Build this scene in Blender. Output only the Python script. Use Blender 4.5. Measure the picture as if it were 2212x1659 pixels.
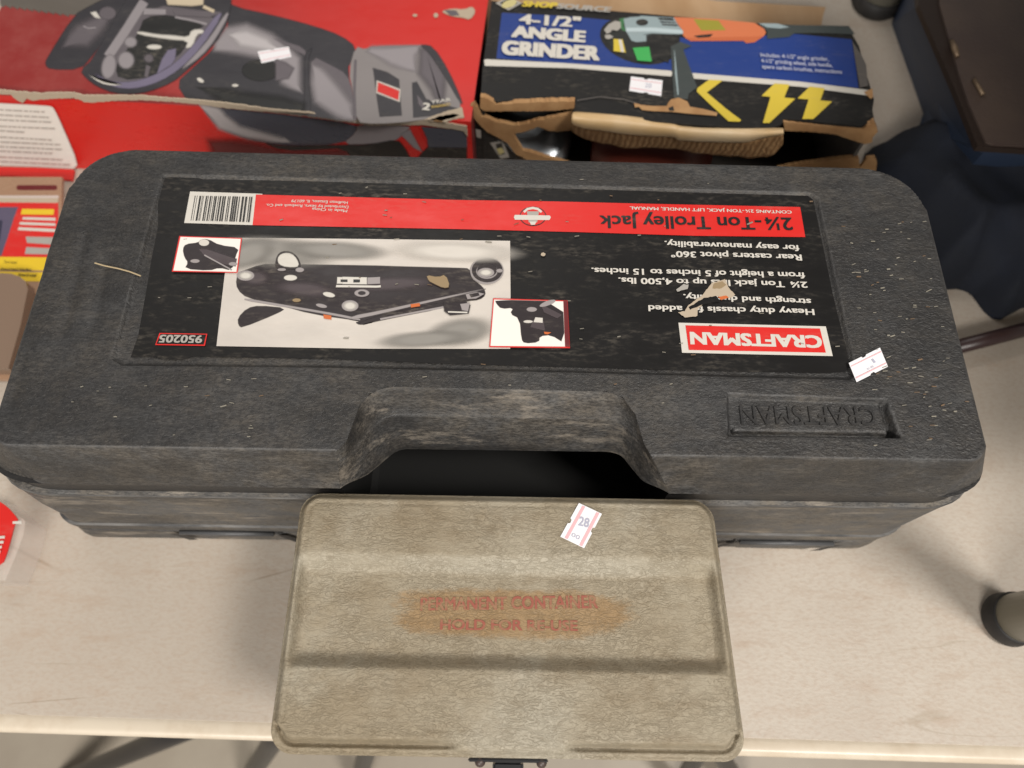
import bpy, bmesh, math, random
from mathutils import Vector, Matrix
import numpy as np
for o in list(bpy.data.objects): bpy.data.objects.remove(o)
SC = bpy.context.scene
COL = SC.collection
random.seed(7)
# ------------------------------------------------------------------ camera
cam = bpy.data.cameras.new('camera'); cam_o = bpy.data.objects.new('camera', cam); COL.objects.link(cam_o)
TH, RO = math.radians(23.5), math.radians(1.0)
f = Vector((0, math.sin(TH), -math.cos(TH))); u = Vector((0, math.cos(TH), math.sin(TH))); r = Vector((1, 0, 0))
r2 = math.cos(RO)*r + math.sin(RO)*u; u2 = -math.sin(RO)*r + math.cos(RO)*u
M = Matrix((r2, u2, -f)).transposed().to_4x4(); M.translation = Vector((0, 0, .62))
cam_o.matrix_world = M
cam.sensor_width = 36; cam.lens = 1600/2212*36; cam.clip_start = .01; cam.clip_end = 50
cam.dof.use_dof = True; cam.dof.focus_distance = .46; cam.dof.aperture_fstop = 5.6
SC.camera = cam_o
# ------------------------------------------------------------------ light of the hall
W = bpy.data.worlds.new('World'); SC.world = W; W.use_nodes = True
W.node_tree.nodes['Background'].inputs[0].default_value = (1.0, .95, .89, 1)
W.node_tree.nodes['Background'].inputs[1].default_value = .23
def area(name, loc, target, sx, sy, power, colr):
    l = bpy.data.lights.new(name, 'AREA'); l.shape = 'RECTANGLE'; l.size = sx; l.size_y = sy; l.energy = power; l.color = colr
    o = bpy.data.objects.new(name, l); COL.objects.link(o); o.location = loc
    o.rotation_euler = (Vector(target)-Vector(loc)).to_track_quat('-Z', 'Y').to_euler(); return o
area('ceiling_lamp', (1.36, -.74, 2.80), (.2, .15, 0), .60, .60, 70, (1, .95, .88))
area('ceiling_lamp', (-.45, -1.75, 1.75), (0, .2, 0), 1.1, .5, 47, (1, .955, .89))
area('ceiling_lamp', (-.5, 1.7, 2.1), (0, .3, 0), 1.4, .3, 10, (1, .96, .91))
SC.view_settings.view_transform = 'Standard'; SC.view_settings.look = 'None'; SC.view_settings.exposure = 0; SC.view_settings.gamma = 1
# ------------------------------------------------------------------ measured outlines (millimetres)
D = {
 'label': [
('label_black',211.8,"-240 325.8 -223.8 329.3 -212.9 325.3 -111.4 325.4 -4.2 324.2 121.5 322.2 197.5 321.5 201.5 317 201.8 306.4 203.3 242.2 205.7 199.8 206.3 193.6 202.3 189.5 189.2 188.3 82.5 188.7 -30 190 -114.7 192.1 -193.6 192.1 -204.6 189.2 -220.1 191.4 -232.2 191.1 -230.8 205.6 -232.4 234.6 -234.3 262.2 -235.2 286.3 -239.3 306.2"),
 ],
 'band': [
('print_red',211.8,"-174.7 313.2 -35.2 311.6 27.1 311.8 89.5 311.2 191.6 310.7 191.6 286.6 118.6 286.1 42.2 287.4 -34.2 288.1 -173.1 288.4"),
 ],
 'barcode': [
('print_white',211.8,"-219.4 314.9 -170.5 314 -169.4 288.5 -218.5 289.3"),
('print_black',211.8,"-215.6 311.5 -215 311.5 -214.1 291.3 -214.6 291.3"),
('print_black',211.8,"-214.1 311.5 -213.7 311.5 -212.8 291.3 -213.2 291.3"),
('print_black',211.8,"-212.4 311.4 -211.1 311.4 -210.1 291.2 -211.4 291.2"),
('print_black',211.8,"-210.5 311.4 -210.1 311.4 -209.1 291.2 -209.5 291.2"),
('print_black',211.8,"-209.7 311.4 -209.3 311.4 -208.4 291.2 -208.8 291.2"),
('print_black',211.8,"-208 311.4 -207 311.4 -206.1 291.1 -207 291.2"),
('print_black',211.8,"-206.6 311.4 -206.1 311.4 -205.1 291.1 -205.7 291.1"),
('print_black',211.8,"-205.2 311.4 -204.2 311.4 -203.3 291.1 -204.2 291.1"),
('print_black',211.8,"-203.7 311.4 -203.3 311.3 -202.3 291.1 -202.7 291.1"),
('print_black',211.8,"-202.4 311.3 -201.8 311.3 -200.8 291.1 -201.4 291.1"),
('print_black',211.8,"-201.5 311.3 -200.5 311.3 -199.5 291 -200.5 291.1"),
('print_black',211.8,"-199.6 311.3 -199.1 311.3 -198.1 291 -198.6 291"),
('print_black',211.8,"-198.5 311.3 -197.5 311.3 -196.5 291 -197.5 291"),
('print_black',211.8,"-196.7 311.3 -195.7 311.2 -194.7 291 -195.7 291"),
('print_black',211.8,"-195.3 311.2 -194.4 311.2 -193.3 290.9 -194.3 290.9"),
('print_black',211.8,"-193 311.2 -192.4 311.2 -191.4 290.9 -192 290.9"),
('print_black',211.8,"-191.9 311.2 -191.3 311.2 -190.2 290.9 -190.8 290.9"),
('print_black',211.8,"-190 311.2 -189 311.2 -187.9 290.9 -188.9 290.9"),
('print_black',211.8,"-188.6 311.2 -187.7 311.2 -186.6 290.8 -187.6 290.8"),
('print_black',211.8,"-187.3 311.2 -186.3 311.1 -185.2 290.8 -186.2 290.8"),
('print_black',211.8,"-185.5 311.1 -184.9 311.1 -183.8 290.8 -184.4 290.8"),
('print_black',211.8,"-183.5 311.1 -182.2 311.1 -181.1 290.7 -182.4 290.8"),
('print_black',211.8,"-181.3 311.1 -180 311.1 -178.9 290.7 -180.2 290.7"),
('print_black',211.8,"-178.7 311.1 -178.1 311.1 -177 290.7 -177.5 290.7"),
('print_black',211.8,"-177.5 311 -176.6 311 -175.4 290.6 -176.4 290.6"),
 ],
 'emblem': [
('print_black',211.8,"20.9 299.4 20.7 297.7 20 296 19 294.5 17.6 293.3 15.9 292.3 14 291.7 12 291.4 10 291.6 8.1 292.1 6.5 293 5 294.2 4 295.7 3.3 297.3 3 299.1 3.2 300.8 3.9 302.5 4.9 304 6.3 305.3 8 306.2 9.9 306.9 11.9 307.1 13.9 307 15.8 306.4 17.6 305.5 19 304.3 20 302.8 20.7 301.2"),
('print_red',211.8,"20.3 299.4 20.1 297.8 19.5 296.3 18.5 295 17.2 293.8 15.6 293 13.8 292.4 12 292.2 10.2 292.3 8.4 292.8 6.8 293.6 5.5 294.7 4.5 296 3.9 297.5 3.6 299.1 3.8 300.6 4.4 302.2 5.4 303.5 6.7 304.7 8.3 305.6 10.1 306.1 11.9 306.4 13.8 306.2 15.6 305.7 17.2 304.9 18.5 303.8 19.5 302.5 20.1 301"),
('print_white',211.8,"6.4 301.8 8.6 304.2 11.9 305 14.9 304.3 17.3 302 18.2 303.5 15.5 306.1 11.9 306.9 8 305.9 5.4 303.2"),
('print_grey',211.8,"7.9 303.1 16 303.2 14.8 294.4 9.2 294.3"),
('print_white',211.8,"-0.1 300 23.3 300 23.9 298.3 22.9 296.3 0.1 296.1 -0.7 298"),
('print_white',211.8,"9.6 294.8 14.4 294.9 13.2 292.3 10.8 292.2"),
 ],
 'logo': [
('print_white',211.8,"103.1 220.9 194.9 220.1 196 199.6 103.8 200.1"),
('print_red',211.8,"107.3 219 190.9 218.4 192.1 201.8 108 202"),
 ],
 'badge': [
('print_red',211.8,"-217.8 207.4 -188.3 207.4 -188.3 199.1 -218.7 199.1"),
('label_black',211.8,"-216.9 206.6 -188.9 206.7 -189.1 199.9 -218 199.8"),
 ],
 'photo': [
('photo_grad',211.8,"-186.4 278.3 -94.5 279.1 -2.9 279.6 -1.9 238.1 -1.5 200.8 -87.1 199.2 -181.3 199.2 -184.8 248"),
('~photo_dim',211.8,"-141.3 266.8 -141.6 265.9 -142.6 265.1 -144.2 264.4 -146.5 263.9 -149.1 263.5 -152.1 263.4 -155.3 263.5 -158.4 263.8 -161.5 264.3 -164.2 264.9 -166.6 265.7 -168.3 266.6 -169.5 267.6 -169.9 268.5 -169.7 269.4 -168.7 270.2 -167.1 270.9 -164.8 271.4 -162.2 271.8 -159.2 271.9 -156 271.8 -152.8 271.5 -149.7 271 -146.9 270.3 -144.6 269.5 -142.9 268.6 -141.8 267.7 -106.5 264.6 -107.6 261.5 -111 258.8 -116.7 256.5 -124.3 254.7 -133.4 253.6 -143.6 253.2 -154.4 253.5 -165.3 254.5 -175.7 256.2 -185.2 258.4 -193.2 261.1 -199.3 264.2 -203.4 267.4 -205 270.6 -204.2 273.8 -200.8 276.6 -195.2 279 -187.6 280.8 -178.3 281.9 -167.9 282.4 -156.8 282.1 -145.7 281 -135.1 279.3 -125.6 277 -117.7 274.2 -111.6 271.1 -107.8 267.9"),
('~photo_dim',211.8,"-167.1 268.2 -166.9 267.4 -166.9 266.4 -167.3 265.4 -168 264.4 -168.9 263.4 -170.1 262.5 -171.3 261.8 -172.7 261.3 -174 260.9 -175.3 260.8 -176.5 260.9 -177.6 261.3 -178.3 261.8 -178.9 262.5 -179.1 263.4 -179 264.4 -178.6 265.4 -178 266.4 -177.1 267.3 -175.9 268.2 -174.7 268.9 -173.3 269.5 -171.9 269.8 -170.6 269.9 -169.4 269.8 -168.4 269.5 -167.6 268.9 -152.5 275.2 -151.8 272.2 -152.1 268.9 -153.5 265.4 -155.9 261.9 -159.1 258.6 -162.9 255.7 -167.3 253.2 -171.9 251.4 -176.6 250.3 -181 249.9 -185.1 250.2 -188.6 251.4 -191.3 253.2 -193.1 255.6 -193.9 258.6 -193.7 261.9 -192.4 265.4 -190.2 268.9 -187.1 272.2 -183.2 275.2 -178.8 277.8 -174.1 279.7 -169.3 280.9 -164.7 281.3 -160.6 280.9 -157 279.7 -154.3 277.8"),
('~photo_dim',211.8,"-103.3 268.9 -103.6 268.4 -104.4 267.9 -105.9 267.4 -107.8 267.1 -110.1 266.9 -112.6 266.8 -115.3 266.9 -118.1 267 -120.7 267.3 -123 267.7 -125 268.2 -126.5 268.8 -127.4 269.3 -127.8 269.9 -127.5 270.5 -126.6 271 -125.2 271.4 -123.3 271.7 -121 271.9 -118.4 272 -115.7 272 -113 271.8 -110.3 271.5 -108 271.1 -106 270.6 -104.6 270.1 -103.6 269.5 -73.4 267.7 -74.4 265.8 -77.5 264.1 -82.4 262.6 -89 261.5 -96.8 260.8 -105.7 260.5 -114.9 260.7 -124.3 261.3 -133.2 262.3 -141.2 263.6 -148 265.3 -153.2 267.1 -156.5 269.1 -157.7 271.1 -156.9 273.1 -153.9 274.8 -149 276.3 -142.4 277.4 -134.5 278.2 -125.5 278.4 -116.1 278.3 -106.7 277.7 -97.7 276.6 -89.6 275.2 -82.8 273.6 -77.7 271.7 -74.5 269.7"),
('~photo_dim',211.8,"-25.2 212.6 -25.3 211.8 -25.7 211 -26.5 210.2 -27.5 209.4 -28.9 208.8 -30.4 208.3 -32 207.9 -33.6 207.7 -35.2 207.7 -36.7 207.8 -37.9 208.2 -38.9 208.6 -39.6 209.3 -39.9 210 -39.9 210.8 -39.5 211.6 -38.7 212.4 -37.6 213.2 -36.3 213.8 -34.8 214.4 -33.2 214.8 -31.5 215 -29.9 215 -28.4 214.8 -27.2 214.5 -26.2 214 -25.5 213.4 -7.2 215.9 -7.4 213.1 -8.9 210.3 -11.6 207.5 -15.3 204.9 -19.9 202.7 -25.1 200.9 -30.6 199.6 -36.2 198.9 -41.7 198.8 -46.6 199.4 -51 200.5 -54.4 202.2 -56.7 204.3 -57.8 206.8 -57.7 209.5 -56.3 212.4 -53.7 215.2 -50 217.8 -45.5 220.1 -40.2 221.9 -34.6 223.3 -28.9 224 -23.3 224.1 -18.2 223.5 -13.8 222.3 -10.4 220.6 -8.2 218.4"),
('~photo_dim',211.8,"-44.5 206.8 -44.7 206.4 -45.4 205.9 -46.6 205.4 -48.2 204.9 -50.1 204.5 -52.2 204.1 -54.5 203.8 -56.7 203.7 -58.9 203.6 -60.9 203.7 -62.5 203.8 -63.8 204.1 -64.6 204.4 -64.9 204.8 -64.7 205.3 -64 205.8 -62.8 206.3 -61.3 206.8 -59.4 207.2 -57.2 207.6 -55 207.8 -52.7 208 -50.5 208.1 -48.5 208 -46.9 207.9 -45.6 207.6 -44.8 207.3 -19.5 209.3 -20.3 207.7 -22.7 206 -26.8 204.2 -32.2 202.6 -38.8 201.2 -46.1 199.9 -53.8 199 -61.6 198.4 -69 198.2 -75.8 198.4 -81.4 198.9 -85.8 199.8 -88.6 201 -89.7 202.4 -89 204 -86.7 205.7 -82.7 207.4 -77.3 209.1 -70.8 210.6 -63.4 211.8 -55.6 212.8 -47.7 213.4 -40.2 213.6 -33.4 213.4 -27.7 212.9 -23.3 212 -20.6 210.8"),
('~photo_pale',211.8,"-24.2 269.3 -24.5 268.7 -25.6 268.1 -27.4 267.6 -29.8 267.2 -32.6 266.9 -35.7 266.7 -39 266.7 -42.3 266.9 -45.5 267.1 -48.3 267.5 -50.7 268.1 -52.5 268.6 -53.6 269.3 -54 269.9 -53.6 270.5 -52.5 271.1 -50.8 271.6 -48.4 272.1 -45.6 272.3 -42.4 272.5 -39.1 272.5 -35.8 272.3 -32.6 272.1 -29.8 271.7 -27.4 271.2 -25.6 270.6 -24.5 269.9 12.3 268.5 10.9 266.4 7.1 264.4 1 262.6 -7.1 261.2 -16.8 260.3 -27.6 259.8 -38.9 259.8 -50.2 260.2 -61 261.2 -70.8 262.6 -79 264.3 -85.2 266.3 -89.1 268.4 -90.5 270.7 -89.3 272.8 -85.6 274.9 -79.6 276.6 -71.5 278.1 -61.7 279.1 -50.8 279.6 -39.2 279.6 -27.7 279.1 -16.8 278.1 -7 276.7 1.2 275 7.3 273 11 270.8"),
 ],
 'jack': [
('~jack_dark',211.8,"-176.3 247.8 -175.7 250.4 -172.1 253.3 -165.5 256.4 -160 258 -155.7 258.1 -137.3 258.2 -104.9 258.2 -86.9 258.2 -83.2 258.1 -70.1 257.9 -47.5 257.7 -34.1 257.6 -30.2 257.4 -28.2 255.8 -27.9 252.3 -26.2 249.2 -23.4 246.9 -21.2 245 -19.7 243.3 -18.7 241.4 -18.3 239.5 -18.9 237.7 -20.7 236.1 -23.4 235 -27.2 234.5 -32.9 233 -40.4 230.7 -54.1 227.6 -73.9 223.8 -86.6 220.3 -92.2 217.2 -95.7 216.2 -97.1 217 -97.2 217.2 -95.5 218 -102.8 219.7 -118.1 221.8 -131.4 224.6 -142.8 227.9 -153.3 230.6 -163 232.6 -169.5 235.1 -173.1 238.1 -175.3 241.3 -176.2 244.8 -177.2 248.1 -176.4 251.1 -172.6 254.2 -165.9 257.4 -160.2 259.1 -155.8 259.2 -137.4 259.2 -105 259.3 -87 259.3 -83.3 259.2 -70.2 259 -47.5 258.8 -34.1 258.6 -29.9 258.4 -27.4 256.3 -27.1 252.6 -25.6 249.9 -22.9 247.8 -20.7 245.8 -19 243.9 -17.9 241.8 -17.4 239.4 -18.2 237.1 -20.2 235.2 -23.2 234 -27 233.5 -32.6 232.1 -40.1 229.7 -53.9 226.6 -73.7 222.8 -86.3 219.3 -91.8 216.2 -95.7 215.2 -97.8 216.4 -97.9 217.8 -96.4 217.9 -102.8 218.8 -118.2 220.9 -131.5 223.6 -142.9 226.9 -153.4 229.6 -163.1 231.6 -169.8 234.2 -173.6 237.4 -176 241 -177.1 244.8"),
('~jack_dark',211.8,"-164.7 226 -161 227 -154.9 227.1 -146.3 226.4 -143.9 225.4 -146.9 223.5 -153.4 219.9 -163 214.9 -168.3 212.9 -169.3 213.6 -170.1 215.1 -170.7 217.5 -169.9 220.4 -167.6 223.8 -165.1 227 -161.3 228 -155 228.1 -146.2 227.3 -143.1 225.4 -146.4 222.7 -152.9 219 -162.6 214 -168.2 211.9 -169.8 212.9 -170.9 214.8 -171.6 217.7 -170.7 220.9 -168.2 224.6"),
('~jack_dark',211.8,"-94.7 216.8 -94.7 216 -92.5 216.3 -88 217.4 -87.7 217 -92.8 215.7 -92.7 216.2 -86.1 218.3 -72.8 221.7 -52.7 226.7 -42.9 230.1 -42.9 231.9 -51.6 230.6 -69.5 225.9 -82.6 222 -90.8 218.9 -95.5 217.3 -95.2 215.3 -92.3 215.3 -87.2 217.7 -88 217.9 -93.6 215.5 -92.5 215.3 -85.8 217.3 -72.6 220.8 -52.5 225.7 -42.2 229.6 -42.4 232.6 -51.8 231.6 -69.8 226.8 -82.9 222.9 -91.2 219.8"),
('~jack_mid',211.8,"-124 239.4 -124.2 238.9 -124.8 238.6 -125.7 238.2 -127 238 -128.4 237.9 -130.1 237.9 -131.9 238.1 -133.7 238.3 -135.4 238.6 -136.9 239 -138.2 239.5 -139.2 240 -139.8 240.5 -140 241 -139.8 241.4 -139.2 241.8 -138.3 242.2 -137 242.4 -135.5 242.5 -133.8 242.4 -132.1 242.3 -130.3 242.1 -128.6 241.8 -127 241.4 -125.8 240.9 -124.8 240.4 -124.2 239.9 -104.5 237.5 -105.2 235.9 -107.2 234.6 -110.4 233.5 -114.7 232.8 -119.9 232.5 -125.6 232.5 -131.7 232.9 -137.8 233.7 -143.6 234.8 -148.9 236.2 -153.3 237.8 -156.7 239.5 -158.8 241.2 -159.6 242.9 -159 244.5 -157 245.9 -153.8 246.9 -149.5 247.7 -144.2 248 -138.4 248 -132.2 247.6 -126.1 246.8 -120.2 245.6 -115 244.2 -110.6 242.6 -107.3 240.9 -105.2 239.2"),
('~jack_mid',211.8,"-67.8 246.1 -68.1 245.6 -69 245.1 -70.4 244.6 -72.3 244.1 -74.7 243.7 -77.3 243.3 -80.1 243.1 -82.9 242.9 -85.5 242.8 -87.9 242.9 -89.9 243 -91.5 243.3 -92.5 243.6 -92.8 244 -92.6 244.5 -91.7 245 -90.3 245.5 -88.3 246 -86 246.4 -83.4 246.8 -80.6 247.1 -77.8 247.2 -75.1 247.3 -72.7 247.2 -70.7 247.1 -69.2 246.8 -68.2 246.5 -37.1 248.6 -38 246.9 -41.1 245.2 -46.1 243.5 -52.9 241.9 -60.9 240.4 -69.9 239.2 -79.5 238.2 -89 237.6 -98.1 237.4 -106.3 237.6 -113.3 238.1 -118.6 239 -122 240.1 -123.3 241.6 -122.5 243.2 -119.5 244.9 -114.6 246.6 -108 248.2 -99.9 249.7 -90.8 251 -81.2 252 -71.5 252.6 -62.3 252.8 -54 252.7 -47 252.1 -41.7 251.2 -38.3 250"),
('~jack_mid',211.8,"-161.2 247.8 -161.2 247.4 -161.4 246.9 -161.8 246.5 -162.2 246.1 -162.9 245.9 -163.6 245.7 -164.3 245.6 -165.1 245.7 -165.8 245.8 -166.5 246 -167.1 246.4 -167.6 246.8 -167.9 247.2 -168.1 247.7 -168.1 248.2 -167.9 248.7 -167.6 249.1 -167.1 249.4 -166.4 249.7 -165.7 249.9 -165 249.9 -164.2 249.9 -163.4 249.8 -162.8 249.5 -162.2 249.2 -161.7 248.8 -161.4 248.3 -152.8 248 -152.8 246.3 -153.5 244.8 -154.7 243.3 -156.4 242.1 -158.5 241.2 -160.9 240.6 -163.5 240.4 -166.2 240.5 -168.8 241 -171.1 241.8 -173.2 243 -174.8 244.3 -176 245.9 -176.5 247.5 -176.5 249.2 -175.9 250.8 -174.7 252.2 -173 253.5 -170.9 254.4 -168.4 255 -165.8 255.3 -163.1 255.1 -160.5 254.6 -158.1 253.8 -156 252.6 -154.4 251.2 -153.3 249.7"),
('~jack_lite',211.8,"-164.5 231 -154.9 229.4 -140.1 227 -120.2 223.6 -106.6 221.1 -99.1 219.5 -95.6 219 -95.5 219.2 -99 220.2 -106.5 221.8 -120.2 224.3 -140.1 227.7 -154.9 230.2 -164.5 231.8 -169 232.3 -169 232.1 -164.5 230.2 -154.9 228.6 -140.1 226.1 -120.3 222.7 -106.6 220.2 -99.1 218.6 -95 218.3 -94.9 219.7 -98.9 221.1 -106.5 222.7 -120.2 225.2 -140.1 228.6 -154.9 231.1 -164.5 232.7 -169.6 233 -169.6 231.6"),
('~jack_lite',211.8,"-96.4 220.4 -88 222.6 -74 226.6 -54.2 232.4 -37.7 237.3 -24.5 241 -18.1 242.8 -18 242.5 -24.5 240.9 -37.8 237.5 -54.4 233.1 -74.3 227.7 -88.4 224 -96.9 222 -100.7 220.6 -100.5 219.9 -96.2 219.5 -87.7 221.7 -73.7 225.7 -54 231.6 -37.5 236.3 -24.3 240.1 -17.4 242.3 -17.6 243.3 -24.6 241.8 -38 238.4 -54.6 234 -74.5 228.6 -88.6 224.9 -97.2 222.9 -101.5 221 -101 219.2"),
('~jack_lite',211.8,"-82.4 219.3 -41.9 229.1 -42 229.9 -82.7 220.1 -82.7 218.7 -41.3 228.7 -41.7 230.5 -83.2 220.5"),
('~jack_lite',211.8,"-166.3 249.6 -166.3 248.9 -166.5 248.3 -167 247.6 -167.7 247.1 -168.7 246.6 -169.7 246.3 -170.9 246.2 -172.1 246.3 -173.3 246.5 -174.3 246.9 -175.2 247.5 -175.9 248.1 -176.4 248.7 -176.6 249.4 -176.6 250 -176.3 250.7 -175.9 251.3 -175.1 251.9 -174.2 252.3 -173.1 252.6 -171.9 252.8 -170.7 252.7 -169.6 252.4 -168.5 252 -167.6 251.5 -166.9 250.9 -166.5 250.2 -165.4 249.6 -165.4 248.6 -165.7 247.6 -166.3 246.8 -167.2 246.1 -168.3 245.6 -169.4 245.3 -170.7 245.2 -172.1 245.3 -173.3 245.5 -174.6 246 -175.6 246.6 -176.5 247.4 -177.1 248.3 -177.5 249.4 -177.5 250.4 -177.1 251.3 -176.5 252.2 -175.7 252.8 -174.6 253.3 -173.4 253.7 -172.1 253.8 -170.8 253.7 -169.5 253.4 -168.3 253 -167.2 252.3 -166.3 251.6 -165.7 250.6"),
('~print_white',211.8,"-169.3 249.5 -169.3 249.2 -169.4 248.9 -169.6 248.7 -169.9 248.5 -170.3 248.3 -170.8 248.2 -171.2 248.2 -171.7 248.2 -172.2 248.3 -172.6 248.4 -172.9 248.6 -173.2 248.9 -173.4 249.1 -173.5 249.4 -173.5 249.7 -173.4 250 -173.2 250.3 -172.9 250.5 -172.5 250.7 -172.1 250.8 -171.6 250.8 -171.2 250.8 -170.7 250.7 -170.3 250.5 -169.9 250.3 -169.6 250.1 -169.4 249.8 -165.9 249.6 -165.9 248.8 -166.2 248.1 -166.7 247.4 -167.5 246.8 -168.5 246.4 -169.7 246.1 -170.9 246 -172.1 246.1 -173.3 246.3 -174.4 246.7 -175.4 247.2 -176.2 247.9 -176.7 248.6 -177 249.4 -177 250.2 -176.7 250.9 -176.1 251.6 -175.3 252.1 -174.3 252.6 -173.2 252.9 -172 253 -170.7 252.9 -169.5 252.7 -168.4 252.3 -167.4 251.8 -166.6 251.1 -166.1 250.4"),
('~print_white',211.8,"-138.8 248.5 -138.9 248.2 -139.1 248 -139.4 247.6 -140 247.3 -140.7 247.1 -141.5 246.9 -142.3 246.9 -143.2 246.9 -144.1 247 -144.8 247.2 -145.4 247.5 -145.9 247.8 -146.1 248.1 -146.2 248.3 -146.2 248.6 -146 248.8 -145.7 249.2 -145.1 249.5 -144.4 249.7 -143.6 249.9 -142.8 249.9 -141.9 249.9 -141 249.8 -140.3 249.6 -139.6 249.3 -139.2 249 -138.9 248.7 -138 248.5 -138 247.8 -138.3 247.2 -138.9 246.7 -139.5 246.4 -140.3 246.1 -141.2 245.9 -142.2 245.8 -143.2 245.9 -144.1 246 -145 246.3 -145.8 246.6 -146.4 247.1 -146.9 247.6 -147.1 248.3 -147.1 249 -146.7 249.6 -146.2 250.1 -145.6 250.4 -144.8 250.7 -143.8 250.9 -142.9 251 -141.9 250.9 -141 250.8 -140.1 250.6 -139.3 250.2 -138.7 249.8 -138.2 249.2"),
('~jack_dark',211.8,"-153.2 259.1 -153.2 262.8 -152.5 265.4 -151.3 266.9 -149.3 267.7 -146.6 267.8 -144 266.8 -141.5 264.8 -139.5 262.3 -138.1 259.1 -137.7 257 -137.9 255.9 -141.3 255.2 -148 255.1 -151.8 255.7 -152.8 256.8 -154.2 259.2 -154.1 263.1 -153.3 266 -151.8 267.8 -149.6 268.8 -146.6 268.8 -143.7 267.8 -140.9 265.6 -138.8 262.8 -137.3 259.4 -136.8 256.8 -137.3 255.1 -141.1 254.2 -147.9 254.1 -152.1 254.8 -153.5 256.4"),
('~print_white',211.8,"-152.1 261.3 -152 263.4 -151.2 265 -149.7 266 -147.8 266.4 -145.5 266.3 -143.4 265.2 -141.4 263.1 -139.9 260.8 -139.1 258.5 -139.4 257.3 -141.1 256.9 -143.9 256.8 -147.4 257.2 -149.9 258.1 -151.4 259.6 -152.9 261.3 -152.9 263.9 -151.9 265.8 -150.1 267 -148 267.5 -145.4 267.3 -142.9 266 -140.7 263.7 -139.2 261.2 -138.1 258.4 -138.8 256.5 -140.9 255.8 -143.8 255.8 -147.5 256.2 -150.3 257.3 -152.1 259"),
('~jack_lite',211.8,"-135.1 254.4 -135.2 254.2 -135.2 254 -135.4 253.7 -135.8 253.5 -136.2 253.3 -136.7 253.2 -137.2 253.1 -137.8 253.2 -138.3 253.3 -138.7 253.4 -139.1 253.7 -139.4 253.9 -139.5 254.1 -139.6 254.3 -139.6 254.5 -139.5 254.7 -139.3 255 -139 255.2 -138.6 255.4 -138.1 255.5 -137.5 255.6 -137 255.5 -136.5 255.4 -136 255.3 -135.6 255 -135.3 254.8 -135.2 254.6 -134.2 254.4 -134.3 253.8 -134.5 253.3 -134.8 252.9 -135.3 252.6 -135.8 252.3 -136.4 252.2 -137.1 252.1 -137.7 252.1 -138.4 252.3 -139 252.5 -139.5 252.8 -140 253.2 -140.3 253.7 -140.5 254.3 -140.5 254.9 -140.3 255.4 -139.9 255.8 -139.4 256.1 -138.9 256.4 -138.3 256.5 -137.7 256.6 -137 256.6 -136.4 256.4 -135.8 256.2 -135.2 255.9 -134.8 255.5 -134.4 255"),
('~jack_lite',211.8,"-146.6 254.3 -146.6 254.3 -146.7 254.2 -146.9 254.1 -147.3 253.9 -147.7 253.8 -148.3 253.7 -148.8 253.7 -149.4 253.7 -149.9 253.7 -150.4 253.8 -150.8 254 -151.1 254.1 -151.2 254.2 -151.2 254.2 -151.2 254.3 -151.1 254.4 -150.9 254.5 -150.6 254.7 -150.1 254.8 -149.6 254.9 -149 254.9 -148.4 254.9 -147.9 254.9 -147.4 254.8 -147 254.6 -146.7 254.5 -146.6 254.4 -145.9 254.4 -146 253.9 -146.2 253.6 -146.6 253.3 -147 253.1 -147.5 253 -148.1 252.9 -148.7 252.9 -149.3 252.9 -149.9 252.9 -150.5 253.1 -151 253.2 -151.4 253.5 -151.7 253.8 -151.9 254.2 -151.9 254.7 -151.6 255 -151.3 255.3 -150.8 255.5 -150.3 255.6 -149.7 255.7 -149.1 255.7 -148.5 255.7 -147.9 255.7 -147.3 255.5 -146.8 255.4 -146.4 255.1 -146.1 254.8"),
('~jack_lite',211.8,"-97.7 228.7 -97.7 228 -97.9 227.3 -98.4 226.6 -99.1 226 -100 225.6 -101 225.3 -102.1 225.2 -103.2 225.2 -104.2 225.5 -105.2 225.9 -106 226.5 -106.6 227.1 -107 227.8 -107.2 228.5 -107.2 229.3 -107 230 -106.5 230.7 -105.8 231.3 -104.9 231.7 -103.9 232 -102.8 232.1 -101.7 232.1 -100.6 231.8 -99.7 231.4 -98.8 230.8 -98.2 230.2 -97.8 229.5 -96.8 228.8 -96.8 227.7 -97.2 226.7 -97.8 225.9 -98.6 225.2 -99.6 224.6 -100.8 224.3 -102 224.2 -103.2 224.3 -104.4 224.6 -105.5 225 -106.5 225.7 -107.3 226.5 -107.8 227.5 -108.1 228.5 -108.1 229.6 -107.7 230.6 -107.1 231.4 -106.3 232.1 -105.3 232.7 -104.1 233 -102.9 233.1 -101.7 233.1 -100.5 232.8 -99.3 232.3 -98.4 231.6 -97.6 230.8 -97 229.8"),
('~print_white',211.8,"-100.4 228.7 -100.4 228.3 -100.5 228 -100.7 227.8 -101 227.5 -101.4 227.3 -101.8 227.2 -102.3 227.2 -102.8 227.2 -103.2 227.3 -103.6 227.5 -104 227.7 -104.2 228 -104.4 228.3 -104.5 228.6 -104.5 228.9 -104.4 229.2 -104.2 229.5 -103.8 229.8 -103.5 229.9 -103 230.1 -102.6 230.1 -102.1 230.1 -101.7 230 -101.3 229.8 -100.9 229.6 -100.6 229.3 -100.5 229 -97 228.8 -97 227.9 -97.3 227.1 -97.9 226.3 -98.7 225.7 -99.7 225.2 -100.8 224.9 -102 224.8 -103.3 224.9 -104.5 225.1 -105.5 225.6 -106.5 226.2 -107.2 226.9 -107.7 227.7 -107.9 228.5 -107.9 229.4 -107.5 230.2 -107 231 -106.2 231.6 -105.2 232.1 -104 232.4 -102.8 232.5 -101.6 232.4 -100.4 232.2 -99.3 231.7 -98.4 231.1 -97.7 230.4 -97.2 229.6"),
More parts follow.
